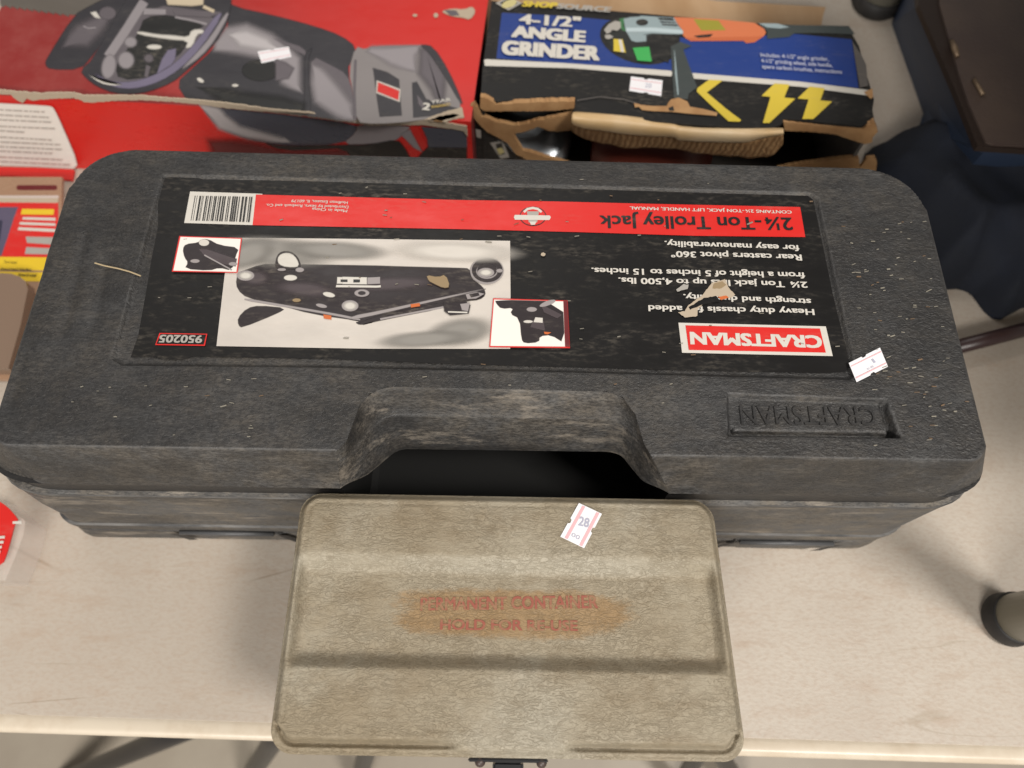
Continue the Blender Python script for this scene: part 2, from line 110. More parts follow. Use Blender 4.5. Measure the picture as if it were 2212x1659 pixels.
('~print_white',211.8,"-113.2 235.7 -113.3 235.6 -113.5 235.4 -113.8 235.2 -114.4 235.1 -115.1 235.1 -115.8 235.1 -116.7 235.3 -117.5 235.5 -118.2 235.8 -118.9 236.1 -119.4 236.4 -119.8 236.8 -119.9 237 -120 237.2 -119.9 237.3 -119.7 237.4 -119.3 237.6 -118.8 237.7 -118.1 237.8 -117.3 237.7 -116.5 237.6 -115.7 237.4 -114.9 237.1 -114.3 236.8 -113.8 236.4 -113.4 236.1 -113.2 235.8 -112.3 235.5 -112.5 234.9 -113 234.5 -113.5 234.3 -114.2 234.1 -115 234.1 -115.8 234.1 -116.7 234.3 -117.6 234.5 -118.5 234.8 -119.2 235.2 -119.9 235.7 -120.4 236.1 -120.7 236.7 -120.8 237.4 -120.7 237.9 -120.2 238.3 -119.7 238.6 -119 238.7 -118.2 238.8 -117.3 238.7 -116.4 238.6 -115.5 238.3 -114.7 238 -114 237.6 -113.3 237.2 -112.8 236.7 -112.4 236.1"),
('~jack_lite',211.8,"-117.3 227.6 -117.3 227.6 -117.4 227.5 -117.8 227.4 -118.3 227.3 -118.9 227.3 -119.6 227.3 -120.4 227.5 -121.1 227.7 -121.8 227.9 -122.4 228.2 -122.9 228.5 -123.2 228.7 -123.4 228.9 -123.4 228.9 -123.4 229 -123.2 229.1 -122.9 229.2 -122.4 229.3 -121.7 229.3 -121 229.2 -120.3 229.1 -119.5 228.9 -118.8 228.7 -118.2 228.4 -117.7 228.1 -117.4 227.8 -117.3 227.7 -116.4 227.4 -116.6 226.9 -117 226.6 -117.5 226.4 -118.1 226.3 -118.9 226.3 -119.6 226.3 -120.5 226.5 -121.3 226.7 -122 227 -122.7 227.3 -123.3 227.7 -123.8 228.1 -124.2 228.6 -124.3 229.1 -124.1 229.7 -123.7 230 -123.2 230.2 -122.5 230.3 -121.8 230.3 -121 230.2 -120.2 230.1 -119.4 229.9 -118.6 229.6 -117.9 229.3 -117.3 228.9 -116.8 228.5 -116.5 228"),
('~photo_tan',211.8,"-134.2 232 -134.2 231.9 -134.3 231.8 -134.5 231.6 -134.8 231.4 -135.3 231.3 -135.8 231.2 -136.3 231.1 -136.8 231.2 -137.4 231.2 -137.8 231.4 -138.2 231.5 -138.4 231.7 -138.6 231.9 -138.6 231.9 -138.6 232 -138.5 232.2 -138.3 232.3 -138 232.5 -137.6 232.7 -137.1 232.8 -136.5 232.8 -136 232.8 -135.5 232.7 -135 232.6 -134.6 232.4 -134.4 232.2 -134.2 232.1 -133.4 232 -133.4 231.5 -133.6 231.1 -134 230.8 -134.4 230.5 -135 230.3 -135.6 230.2 -136.2 230.2 -136.8 230.2 -137.4 230.3 -138 230.4 -138.5 230.7 -138.9 231 -139.3 231.4 -139.5 231.9 -139.4 232.4 -139.2 232.9 -138.8 233.2 -138.4 233.4 -137.9 233.6 -137.3 233.8 -136.7 233.8 -136 233.8 -135.4 233.7 -134.8 233.5 -134.3 233.3 -133.9 233 -133.5 232.6"),
('~jack_lite',211.8,"-91.7 238 -91.7 237.6 -92 237.2 -92.4 236.7 -93 236.3 -93.8 236 -94.7 235.8 -95.7 235.7 -96.7 235.8 -97.7 235.9 -98.5 236.2 -99.2 236.6 -99.8 237 -100 237.4 -100.2 237.8 -100.1 238.2 -99.9 238.7 -99.5 239.1 -98.8 239.5 -98 239.8 -97.1 240 -96.1 240.1 -95.1 240.1 -94.2 239.9 -93.3 239.6 -92.6 239.2 -92.1 238.8 -91.8 238.4 -90.8 238 -90.9 237.2 -91.2 236.5 -91.8 235.9 -92.6 235.4 -93.5 235.1 -94.5 234.8 -95.6 234.7 -96.7 234.8 -97.8 235 -98.8 235.3 -99.6 235.8 -100.3 236.3 -100.8 237 -101 237.8 -101 238.6 -100.6 239.3 -100 240 -99.3 240.4 -98.3 240.8 -97.3 241.1 -96.2 241.1 -95.1 241.1 -94.1 240.9 -93.1 240.6 -92.2 240.1 -91.5 239.5 -91 238.8"),
('~jack_dark',211.8,"-94 238 -94 237.9 -94.1 237.7 -94.3 237.5 -94.6 237.3 -94.9 237.2 -95.4 237.1 -95.8 237.1 -96.3 237.1 -96.8 237.2 -97.2 237.3 -97.5 237.5 -97.7 237.6 -97.8 237.8 -97.8 237.9 -97.8 238 -97.8 238.2 -97.6 238.3 -97.3 238.5 -96.9 238.7 -96.5 238.8 -96 238.8 -95.5 238.8 -95.1 238.7 -94.7 238.6 -94.4 238.4 -94.1 238.2 -94 238.1 -93.2 238 -93.2 237.5 -93.4 237.1 -93.8 236.7 -94.2 236.5 -94.7 236.3 -95.2 236.2 -95.8 236.1 -96.3 236.1 -96.9 236.2 -97.4 236.4 -97.9 236.6 -98.2 237 -98.5 237.4 -98.7 237.9 -98.6 238.4 -98.4 238.8 -98.1 239.1 -97.7 239.4 -97.2 239.6 -96.7 239.7 -96.1 239.8 -95.5 239.7 -95 239.6 -94.5 239.5 -94 239.2 -93.6 238.9 -93.3 238.5"),
('~print_orange',211.8,"-118.1 221.8 -113.6 221 -113.3 218.9 -117.5 219.6 -118.8 222.5 -113 221.7 -112.7 218.2 -118 218.9"),
('~print_orange',211.8,"-64.3 230.1 -59.2 231 -58.8 229.5 -63.9 228.4 -65 230.7 -58.8 231.8 -58.1 228.9 -64.3 227.7"),
('~print_white',211.8,"-112.3 248.9 -94.2 249 -94.1 245 -112.1 244.8 -113 249.7 -93.6 249.7 -93.5 244.2 -112.7 244.1"),
('~print_white',211.8,"-112.4 243.2 -87.3 243.1 -84.7 243.6 -84.6 242.6 -87.3 242.4 -112.5 242 -112.9 243.8 -87.4 243.9 -84.3 244.2 -84 242 -87.2 241.6 -113 241.5"),
('~print_white',211.8,"-109 249.2 -94.1 249.1 -93.7 244.7 -108.5 244.6 -109.7 249.9 -93.6 249.8 -93 244 -109.1 243.8"),
('~jack_lite',211.8,"-93.1 248.9 -85.7 249.5 -85.3 245.3 -92.7 244.7 -93.8 249.6 -85.1 250.3 -84.6 244.6 -93.3 244"),
('~print_black',211.8,"-110.1 247.2 -106.2 247.3 -106 246 -109.9 245.9 -110.6 247.8 -105.8 247.8 -105.5 245.5 -110.3 245.4"),
('~print_black',211.8,"-101.8 247.4 -98.3 247.5 -98.1 246.2 -101.6 246.1 -102.3 247.9 -97.9 248 -97.6 245.7 -102 245.6"),
('~print_black',211.8,"-101.9 247.2 -98.5 247.3 -98.4 245.8 -101.8 245.8 -102.4 247.7 -98.1 247.8 -97.9 245.3 -102.2 245.2"),
('~jack_lite',211.8,"-7.1 256 -7.3 253.9 -8 251.9 -9.2 250.1 -10.8 248.5 -12.7 247.4 -14.8 246.6 -17.1 246.3 -19.4 246.5 -21.6 247.2 -23.6 248.3 -25.2 249.8 -26.5 251.5 -27.3 253.5 -27.7 255.6 -27.5 257.7 -26.8 259.7 -25.7 261.6 -24.1 263.1 -22.2 264.4 -20 265.1 -17.7 265.4 -15.4 265.2 -13.1 264.5 -11.1 263.4 -9.5 261.9 -8.2 260.1 -7.4 258.1 -6.2 256 -6.5 253.6 -7.3 251.4 -8.6 249.4 -10.3 247.7 -12.3 246.4 -14.7 245.6 -17.1 245.3 -19.5 245.5 -21.9 246.2 -24 247.4 -25.9 249 -27.3 251 -28.2 253.2 -28.6 255.6 -28.4 258 -27.6 260.2 -26.3 262.3 -24.6 264 -22.5 265.3 -20.2 266.2 -17.7 266.5 -15.2 266.3 -12.8 265.5 -10.7 264.3 -8.9 262.7 -7.5 260.7 -6.6 258.4"),
('~jack_dark',211.8,"-7.8 256.4 -8 254.6 -8.6 252.8 -9.7 251.2 -11.1 249.8 -12.9 248.7 -14.8 248.1 -16.9 247.8 -19 248 -21 248.6 -22.8 249.6 -24.4 250.9 -25.5 252.4 -26.3 254.2 -26.6 256.1 -26.4 257.9 -25.8 259.7 -24.7 261.4 -23.3 262.8 -21.5 263.9 -19.6 264.6 -17.4 264.8 -15.3 264.6 -13.3 264 -11.5 263 -9.9 261.7 -8.8 260.1 -8.1 258.3 -6.9 256.5 -7.1 254.3 -7.9 252.3 -9.1 250.4 -10.6 248.9 -12.5 247.8 -14.7 247.1 -16.9 246.8 -19.2 247 -21.3 247.6 -23.3 248.7 -25 250.1 -26.3 251.9 -27.1 253.9 -27.4 256 -27.3 258.2 -26.6 260.3 -25.4 262.1 -23.8 263.7 -21.9 264.9 -19.7 265.6 -17.5 265.9 -15.2 265.7 -13 265 -11 263.9 -9.3 262.4 -8 260.6 -7.2 258.6"),
('~jack_lite',211.8,"-11 255.5 -11.1 254.4 -11.5 253.3 -12.3 252.4 -13.2 251.6 -14.4 250.9 -15.8 250.5 -17.2 250.3 -18.7 250.4 -20.1 250.8 -21.3 251.4 -22.3 252.2 -23.1 253.1 -23.6 254.1 -23.8 255.2 -23.7 256.3 -23.3 257.3 -22.6 258.3 -21.6 259.2 -20.4 259.8 -19 260.2 -17.5 260.4 -16.1 260.3 -14.7 259.9 -13.4 259.3 -12.4 258.5 -11.6 257.6 -11.2 256.5 -10.1 255.5 -10.3 254.1 -10.8 252.8 -11.7 251.6 -12.8 250.7 -14.1 249.9 -15.6 249.5 -17.2 249.3 -18.8 249.4 -20.3 249.8 -21.7 250.5 -22.9 251.4 -23.8 252.5 -24.4 253.8 -24.7 255.2 -24.5 256.6 -24 257.9 -23.2 259.1 -22 260.1 -20.7 260.8 -19.2 261.3 -17.6 261.4 -16 261.3 -14.4 260.9 -13 260.2 -11.8 259.3 -10.9 258.2 -10.3 256.9"),
('~jack_dark',211.8,"-11.4 256.4 -11.6 255.4 -11.9 254.4 -12.6 253.5 -13.5 252.7 -14.6 252.1 -15.8 251.7 -17.1 251.6 -18.4 251.7 -19.7 252 -20.8 252.6 -21.8 253.3 -22.4 254.2 -22.9 255.1 -23.1 256.1 -23 257.1 -22.6 258.1 -21.9 259 -21.1 259.8 -20 260.4 -18.7 260.8 -17.4 261 -16.1 260.9 -14.8 260.5 -13.7 260 -12.7 259.2 -12.1 258.3 -11.6 257.4 -10.6 256.4 -10.7 255.1 -11.2 253.8 -12 252.7 -13 251.8 -14.3 251.1 -15.6 250.7 -17.1 250.5 -18.6 250.7 -19.9 251 -21.2 251.7 -22.3 252.5 -23.2 253.6 -23.7 254.8 -24 256.1 -23.8 257.4 -23.4 258.7 -22.6 259.8 -21.5 260.7 -20.3 261.4 -18.9 261.9 -17.4 262 -15.9 261.9 -14.5 261.5 -13.3 260.9 -12.2 260 -11.3 258.9 -10.8 257.7"),
('~jack_lite',211.8,"-13.1 254.5 -13.2 253.9 -13.5 253.3 -14 252.8 -14.8 252.2 -15.7 251.8 -16.8 251.6 -17.9 251.5 -19 251.5 -20.1 251.8 -21.1 252.1 -21.9 252.6 -22.4 253.2 -22.8 253.8 -22.9 254.3 -22.8 254.9 -22.5 255.5 -22 256.1 -21.2 256.6 -20.3 257 -19.2 257.3 -18.1 257.4 -16.9 257.3 -15.8 257.1 -14.9 256.7 -14.1 256.2 -13.5 255.7 -13.2 255.1 -12.2 254.5 -12.3 253.6 -12.8 252.7 -13.5 251.9 -14.4 251.3 -15.4 250.9 -16.6 250.6 -17.9 250.4 -19.1 250.5 -20.3 250.8 -21.4 251.2 -22.3 251.8 -23.1 252.5 -23.6 253.3 -23.8 254.3 -23.6 255.3 -23.2 256.2 -22.5 256.9 -21.6 257.5 -20.5 258 -19.4 258.3 -18.1 258.4 -16.9 258.4 -15.7 258.1 -14.6 257.7 -13.6 257.1 -12.9 256.4 -12.4 255.5"),
('~print_white',211.8,"-16 254.5 -16.1 254.2 -16.2 254 -16.4 253.7 -16.7 253.6 -17.1 253.4 -17.5 253.3 -17.9 253.3 -18.4 253.3 -18.8 253.4 -19.2 253.5 -19.5 253.7 -19.7 253.9 -19.9 254.1 -19.9 254.4 -19.9 254.6 -19.8 254.9 -19.5 255.1 -19.2 255.3 -18.9 255.4 -18.4 255.5 -18 255.6 -17.6 255.6 -17.2 255.5 -16.8 255.3 -16.5 255.2 -16.2 254.9 -16.1 254.7 -12.8 254.5 -12.9 253.8 -13.3 253.2 -13.9 252.6 -14.7 252.1 -15.7 251.8 -16.8 251.5 -17.9 251.4 -19 251.5 -20.1 251.7 -21.1 252 -22 252.5 -22.6 253 -23 253.7 -23.1 254.3 -23.1 255 -22.7 255.6 -22.1 256.2 -21.3 256.7 -20.3 257.1 -19.2 257.3 -18.1 257.4 -16.9 257.4 -15.8 257.2 -14.8 256.9 -14 256.4 -13.4 255.8 -13 255.2"),
('~jack_lite',211.8,"-7.6 256 -7.6 255.9 -7.7 255.7 -7.8 255.5 -8.1 255.3 -8.4 255.2 -8.8 255.1 -9.2 255.1 -9.6 255.1 -10 255.2 -10.3 255.3 -10.6 255.4 -10.8 255.6 -10.9 255.8 -10.9 255.9 -10.9 256.1 -10.8 256.2 -10.6 256.4 -10.4 256.6 -10.1 256.7 -9.7 256.8 -9.2 256.9 -8.8 256.9 -8.4 256.8 -8.1 256.6 -7.8 256.5 -7.7 256.3 -7.6 256.1 -6.7 256 -6.8 255.5 -7 255.1 -7.3 254.8 -7.7 254.5 -8.2 254.3 -8.7 254.2 -9.2 254.1 -9.7 254.1 -10.2 254.2 -10.7 254.4 -11.1 254.7 -11.4 255 -11.6 255.4 -11.7 255.9 -11.7 256.4 -11.4 256.8 -11.1 257.2 -10.7 257.4 -10.3 257.6 -9.8 257.8 -9.3 257.8 -8.8 257.8 -8.3 257.7 -7.8 257.5 -7.4 257.2 -7.1 256.9 -6.8 256.5"),
('~jack_lite',211.8,"-29.9 237.8 -23.1 239.5 -18.9 238.7 -23.8 235.6 -28.8 235 -30.7 238.3 -23.1 240.5 -18 238.8 -23.5 234.7 -29.2 234.2"),
('~jack_dark',211.8,"-27.6 237.9 -22.5 239.1 -21.8 237.6 -26.6 236.4 -28.4 238.3 -22.1 240 -21.1 237.2 -26.9 235.5"),
('~jack_dark',211.8,"-43.8 231.3 -29.8 232.3 -27.3 230.1 -28.1 224.5 -39 223.2 -42.7 225.9 -44.5 232 -29.6 233.3 -26.5 230.4 -27.5 223.8 -39.2 222.2 -43.4 225.3"),
('~jack_lite',211.8,"-33.1 230.7 -27.7 231.7 -28.5 226.3 -31.8 227.1 -33.8 231.3 -27.1 232.3 -28 225.5 -32.4 226.3"),
('~print_white',211.8,"-40.6 224.9 -28.8 224.7 -28.8 225.3 -40.6 225.5 -40.9 224.6 -28.5 224.3 -28.5 225.7 -40.9 225.9"),
('~photo_tan',211.8,"-54 250.9 -50.2 250.1 -47 250.3 -44.9 251.4 -43.1 249.9 -41.5 245.5 -41.6 243.3 -43.6 243 -46.2 243.6 -49.3 245.2 -51.7 246.5 -53.2 247.3 -54.3 248.8 -55.2 250.5 -54.2 251.9 -50.2 251.1 -47.2 251.3 -44.8 252.5 -42.5 250.5 -40.6 245.6 -41 242.6 -43.5 241.9 -46.4 242.6 -49.6 244.3 -52 245.6 -53.7 246.5 -55.1 248.2 -56 250.9"),
 ],
 'inset_left': [
('~print_red',211.8,"-218.9 278.1 -178.2 277.3 -176.9 251.3 -218.4 251.3 -219.4 278.6 -177.8 277.8 -176.4 250.8 -218.8 250.9"),
('~print_paper',211.8,"-217.9 277.3 -178.9 276.6 -177.7 252 -217.6 252.1 -218.4 277.9 -178.5 277.1 -177.2 251.5 -218 251.7"),
('~jack_dark',211.8,"-214.4 269.2 -213.8 270.9 -211.6 272.1 -207.7 272.7 -205.3 273.6 -204.7 274.8 -203.3 275.5 -201 275.8 -197.9 274.8 -193.8 272.5 -188.5 270.9 -181.9 270.1 -179.2 268.2 -179.9 265.1 -180.3 260.7 -180.6 255.4 -182.7 253.4 -186.8 254.5 -190.4 254.4 -193.4 253.2 -198.9 252.9 -206.9 253.4 -210.3 254.6 -209.5 256.8 -209.9 259.1 -211.5 261 -212.9 263.5 -214.1 266.7 -215 269.4 -214.3 271.5 -211.9 272.8 -207.9 273.4 -205.8 274.2 -205.2 275.4 -203.6 276.2 -201.1 276.5 -197.8 275.5 -193.7 273.1 -188.5 271.6 -181.8 270.8 -178.6 268.4 -179.3 264.9 -179.7 260.5 -180.1 255 -182.5 252.7 -186.7 253.8 -190.2 253.7 -193.2 252.5 -198.8 252.2 -206.9 252.7 -210.8 254.4 -210.1 256.9 -210.4 258.8 -211.9 260.6 -213.4 263.2 -214.7 266.6"),
('~jack_mid',211.8,"-204.2 268.1 -199.3 267.8 -179.3 261 -179.2 256.5 -189.2 258.3 -200.5 264.5 -205.7 268.9 -199.3 269.5 -178.2 261.9 -178.1 255.1 -189.4 256.7 -201.2 263.2"),
('~print_white',211.8,"-199 273.4 -199 273 -199.1 272.6 -199.4 272.1 -199.8 271.8 -200.3 271.5 -201 271.3 -201.6 271.2 -202.3 271.3 -203 271.4 -203.7 271.7 -204.2 272 -204.6 272.4 -204.9 272.9 -205 273.3 -205.1 273.7 -204.9 274.2 -204.7 274.6 -204.3 275 -203.7 275.3 -203.1 275.4 -202.4 275.5 -201.7 275.5 -201 275.3 -200.4 275.1 -199.9 274.7 -199.4 274.3 -199.2 273.9 -198.4 273.4 -198.4 272.8 -198.6 272.1 -198.9 271.6 -199.4 271.1 -200 270.8 -200.8 270.6 -201.5 270.5 -202.3 270.6 -203.1 270.7 -203.8 271.1 -204.5 271.5 -205 272 -205.4 272.6 -205.6 273.3 -205.7 274 -205.5 274.6 -205.2 275.1 -204.7 275.6 -204 275.9 -203.3 276.1 -202.6 276.2 -201.8 276.2 -201 276 -200.2 275.7 -199.6 275.3 -199 274.7 -198.6 274.1"),
('~jack_lite',211.8,"-202.6 259.3 -202.6 259.1 -202.7 258.9 -202.9 258.7 -203.3 258.5 -203.8 258.3 -204.4 258.2 -205 258.2 -205.7 258.2 -206.3 258.3 -206.8 258.4 -207.3 258.6 -207.7 258.8 -207.8 259 -207.9 259.2 -207.9 259.3 -207.8 259.5 -207.5 259.7 -207.1 259.9 -206.6 260.1 -206.1 260.2 -205.4 260.3 -204.8 260.3 -204.2 260.2 -203.6 260 -203.1 259.8 -202.8 259.6 -202.6 259.4 -201.9 259.3 -202 258.8 -202.2 258.4 -202.6 258.1 -203 257.8 -203.6 257.7 -204.2 257.5 -204.9 257.5 -205.6 257.5 -206.3 257.6 -206.9 257.8 -207.5 258 -207.9 258.3 -208.3 258.7 -208.5 259.2 -208.5 259.6 -208.3 260 -207.9 260.4 -207.4 260.6 -206.9 260.8 -206.2 260.9 -205.6 261 -204.9 260.9 -204.2 260.9 -203.5 260.7 -203 260.5 -202.5 260.2 -202.2 259.8"),
('~jack_lite',211.8,"-200 263.5 -180.8 252.8 -180.7 253.4 -199.8 264.1 -200.4 263.3 -180.6 252.3 -180.2 253.5 -200.1 264.6"),
('~jack_lite',211.8,"-178.2 257.5 -178.2 257.4 -178.3 257.2 -178.5 257 -178.8 256.8 -179.3 256.6 -179.8 256.5 -180.3 256.4 -180.9 256.5 -181.5 256.6 -182 256.7 -182.4 256.9 -182.7 257.1 -182.8 257.3 -182.9 257.4 -182.9 257.6 -182.8 257.8 -182.6 258 -182.2 258.2 -181.8 258.4 -181.3 258.5 -180.7 258.5 -180.1 258.5 -179.6 258.4 -179.1 258.3 -178.7 258.1 -178.4 257.9 -178.2 257.7 -177.6 257.5 -177.6 257.1 -177.8 256.7 -178.1 256.4 -178.5 256.1 -179 255.9 -179.6 255.8 -180.2 255.7 -180.9 255.8 -181.5 255.9 -182.1 256 -182.6 256.3 -183 256.6 -183.3 257 -183.5 257.4 -183.5 257.9 -183.3 258.3 -183 258.6 -182.5 258.9 -182 259.1 -181.4 259.2 -180.8 259.2 -180.2 259.2 -179.6 259.1 -179 258.9 -178.5 258.7 -178.1 258.4 -177.7 258"),
 ],
 'inset_right': [
('~print_red',211.8,"-12.6 235.4 33.9 234.7 34.9 201.8 -14.1 201.4 -13 235.9 34.3 235.2 35.3 201.3 -14.5 201"),
('~print_paper',211.8,"-12 234.5 31.2 234 31.9 202.8 -13.4 202.3 -12.4 235 31.6 234.5 32.3 202.3 -13.8 201.9"),
('~jack_dark',211.8,"-1.1 234.1 20.2 234 31 226.5 31.4 211.9 29.8 206.3 25.8 209.2 21.9 210.4 18.2 209.9 16.2 208.4 16 206.4 13.8 205.2 9.4 204.7 6.9 205.1 6 206.4 5.3 210.6 4.6 217.8 2.7 222.4 -0.3 224.1 -1.2 225.8 -0.1 228.1 -1.7 229.1 -5.5 228.6 -8.1 229.2 -9.6 230.8 -10.6 232.4 -11.2 233.6 -1.1 234.8 20.4 234.6 31.5 226.8 32 211.8 30 205.7 25.6 208.6 21.8 209.8 18.4 209.3 16.7 208.1 16.5 206 14 204.6 9.4 204.1 6.6 204.6 5.5 206.2 4.7 210.5 4.1 217.7 2.3 222 -0.8 223.6 -1.8 225.8 -0.7 227.9 -1.8 228.5 -5.6 228 -8.4 228.6 -10 230.4 -11.1 232 -11.8 233.9"),
('~jack_mid',211.8,"11.1 215.7 12.5 220.4 18.9 219.7 19.7 213.4 10.6 215.4 12.2 221 19.3 220.2 20.1 212.9"),
('~print_white',211.8,"11.9 219.4 11.9 219.4 11.8 219.2 11.5 219.1 11.1 218.9 10.5 218.8 10 218.7 9.3 218.7 8.7 218.7 8.1 218.8 7.6 218.9 7.2 219 6.9 219.2 6.8 219.3 6.7 219.3 6.8 219.3 6.9 219.4 7.2 219.6 7.6 219.8 8.1 219.9 8.7 220 9.3 220 9.9 220 10.5 219.9 11.1 219.8 11.5 219.7 11.8 219.5 11.9 219.4 12.5 219.4 12.4 219 12.1 218.7 11.7 218.5 11.2 218.3 10.6 218.2 10 218.1 9.3 218 8.7 218.1 8.1 218.1 7.5 218.2 7 218.4 6.6 218.6 6.3 218.9 6.2 219.3 6.3 219.7 6.6 220 7 220.2 7.5 220.4 8 220.5 8.7 220.6 9.3 220.7 10 220.6 10.6 220.6 11.2 220.5 11.7 220.3 12.1 220.1 12.4 219.8"),
('~print_white',211.8,"14 222.2 18.2 221.9 18.2 218.9 13 219.2 13.7 222.7 18.6 222.3 18.6 218.4 12.5 218.8"),
('~jack_lite',211.8,"14.5 228.1 14.4 227.8 14.2 227.6 13.9 227.3 13.4 227 12.9 226.8 12.2 226.7 11.6 226.7 10.9 226.7 10.2 226.8 9.7 227 9.2 227.2 8.9 227.4 8.7 227.7 8.6 227.9 8.7 228.2 8.9 228.4 9.2 228.7 9.7 228.9 10.2 229.1 10.9 229.3 11.5 229.3 12.2 229.3 12.9 229.2 13.4 229 13.9 228.8 14.2 228.5 14.4 228.3 15 228.1 14.9 227.5 14.6 227.1 14.2 226.7 13.7 226.4 13 226.2 12.3 226.1 11.6 226 10.8 226 10.1 226.2 9.5 226.3 8.9 226.6 8.5 227 8.2 227.4 8.1 227.9 8.2 228.4 8.5 228.9 8.9 229.3 9.4 229.6 10.1 229.8 10.8 229.9 11.5 230 12.3 229.9 13 229.8 13.6 229.6 14.2 229.4 14.6 229 14.9 228.6"),
('~jack_mid',211.8,"17.1 231.8 30.2 224.4 27.4 222.2 19.4 226.2 16.7 232.2 30.8 224.5 27.5 221.5 18.9 225.7"),
('~jack_lite',211.8,"26.1 234.6 26.1 234.4 25.9 234 25.4 233.5 24.8 232.9 23.9 232.4 22.9 231.8 21.8 231.3 20.8 230.8 19.7 230.5 18.7 230.3 17.9 230.2 17.3 230.2 16.9 230.4 16.8 230.5 16.8 230.7 17 231.1 17.5 231.6 18.1 232.1 19 232.7 20 233.3 21.1 233.8 22.1 234.2 23.2 234.6 24.2 234.8 25 234.9 25.6 234.8 26 234.7 26.7 234.8 26.7 234.2 26.4 233.6 25.8 233 25.1 232.4 24.2 231.8 23.1 231.2 22 230.7 20.9 230.2 19.8 229.9 18.8 229.7 17.9 229.6 17.2 229.6 16.6 229.8 16.2 230.3 16.2 230.9 16.6 231.5 17.1 232.1 17.8 232.7 18.7 233.3 19.7 233.9 20.9 234.4 22 234.9 23.1 235.2 24.1 235.4 25 235.5 25.8 235.5 26.3 235.3"),
('~print_orange',211.8,"19.3 212.2 23.4 211.9 21.3 210.8 19.7 211 18.9 212.5 23.9 212.1 21.4 210.3 19.4 210.6"),
('~print_maroon',211.8,"31.8 234.2 33.7 234.2 34.7 202.4 32.4 202.8 31.3 234.7 34.1 234.7 35.1 202 32 202.3"),
 ],
 'tears': [
('paper_torn',211.8,"103.2 228.1 104.7 228.3 106.3 229 107.6 228.9 108.3 230.4 109.1 231.5 109.7 232.7 110.6 233.7 111.6 234.2 112.6 235.1 113.7 236.2 114.7 236.8 115.6 237.9 116.8 238.5 117.7 239.2 118.8 240 119.7 240.9 120.6 242 121.7 243.6 122.3 244.7 123.5 245.7 124.3 247 125.1 248.1 126 249.2 126.9 250.2 128.3 250.6 129.8 250.9 131.1 251.8 132.5 251.8 133.9 252.4 135.2 253 135.7 251.4 136 250.3 136.5 248.4 136.7 247.2 137.3 246.2 138 244.7 139 243.9 139.7 242.8 140.5 241.5 139.1 240.2 137.5 239.3 136.1 238.9 135 239.2 133.7 239.2 132.7 239.7 131.3 239.6 130.3 239.8 129.3 240.4 128 239.6 126.8 238.9 125.6 238.2 124.5 237.6 123.2 236.8 122 236.4 121 235.6 119.8 234.8 118.7 233.4 117.6 232.2 116.7 231.4 115.7 230.1 115.6 228.7 115.4 227 115.2 225.9 114 225.2 112.6 225.3 111.3 225.1 110 224.9 108.6 224.6 107.3 224.5 106.4 225.6 105.3 226.1 104.3 227.3"),
('label_black',211.8,"110.2 232 111.4 232.8 112.4 233.4 113.7 233.9 114.8 235 115.9 235.8 116.9 236.7 118 237 119.3 237.8 120.4 238.9 121.6 239 123.1 239.1 124.5 239.8 125.7 239.7 127.1 240.2 128.4 240.5 129.2 238.9 129.8 238 130.5 236.7 129.2 236.2 127.9 236.1 126.7 235.8 125.3 235.5 124.2 235.3 122.7 234.7 121.5 234.4 120.4 234.2 119.3 233.9 117.9 233.4 116.8 232.8 115.5 232 114.4 231.6 113.4 231.3 112 230.7 111 230"),
('print_orange',211.8,"129.2 239.7 130.6 239.9 132 240.1 133.2 240.6 134.9 240.8 136.3 239.3 135 238.9 133.8 238.3 132.4 238.1 131.2 237.4 130.3 238.9"),
('photo_tan',211.8,"127.7 249.3 129.1 250.1 130.4 250.3 132 250.8 133.4 251.3 134.4 249.9 135.6 248.7 134.4 247.7 133.2 246.8 132.2 246 130.8 245.7 129.4 245.9 127.8 245.6 126.6 245.8 127 247.8"),
('print_grey',211.8,"103.3 244.6 104.4 245.4 105.4 246.1 106.2 246.9 107.3 247.8 108.3 248.8 110 248.2 111.5 248.4 111.1 246.3 110.5 245 109.4 244.8 108 244.3 106.5 244 105.2 243.2 103.9 243"),
('paper_torn',211.8,"20.2 269 20.2 268.8 20 268.8 20.1 268.5 19.8 268.1 19.4 267.9 19.1 267.6 18.7 267.9 18.3 267.9 18.1 267.7 17.8 268.3 17.6 268 17.3 268.5 17.3 268.8 17.2 269.1 17.3 269.4 17.6 269.8 17.5 270.3 18 270.3 18.1 270.2 18.5 270.5 18.9 270.8 19.1 270.4 19.4 270.4 19.6 270.2 20 269.9 20.3 269.9 20.2 269.8"),
 ],
 'stick_case': [
('sticker_white',213.5,"204.2 194.3 212.5 198.6 213.4 197.9 215.2 199 215.7 200.2 225.1 205.1 227.6 192.3 219.2 188 218.4 188.7 216.4 187.5 215.9 186.3 206.8 181.6"),
 ],
 'stick_case_lines': [
('sticker_pink',213.5,"205.1 192.3 225.1 202.7 225.3 202 205.2 191.7"),
('sticker_pink',213.5,"206.6 184.6 226.7 194.9 226.8 194.2 206.8 183.9"),
 ],
 'stick_tan': [
('sticker_white',172.0,"30.8 94.4 35.4 102.7 36.9 102.8 37.8 104.8 37.1 105.8 42.5 115.4 56.5 108.9 51.9 100.3 50.4 100.2 49.4 98 50.1 96.9 45.1 87.7"),
 ],
 'stick_tan_lines': [
('sticker_pink',172.0,"33.4 93.7 44.6 113.8 46.3 113 35.2 92.9"),
('sticker_pink',172.0,"42.2 89.5 53.2 109.8 54.9 109.1 43.9 88.7"),
 ],
 'stick_red': [
('sticker_white',100.0,"-246.4 564.5 -235 567.2 -233.7 566.3 -231.2 567.1 -230.7 568.3 -217.8 571.4 -213.5 558.6 -224.3 555.1 -225.5 555.9 -228.1 554.9 -228.6 553.7 -240.4 549.9"),
 ],
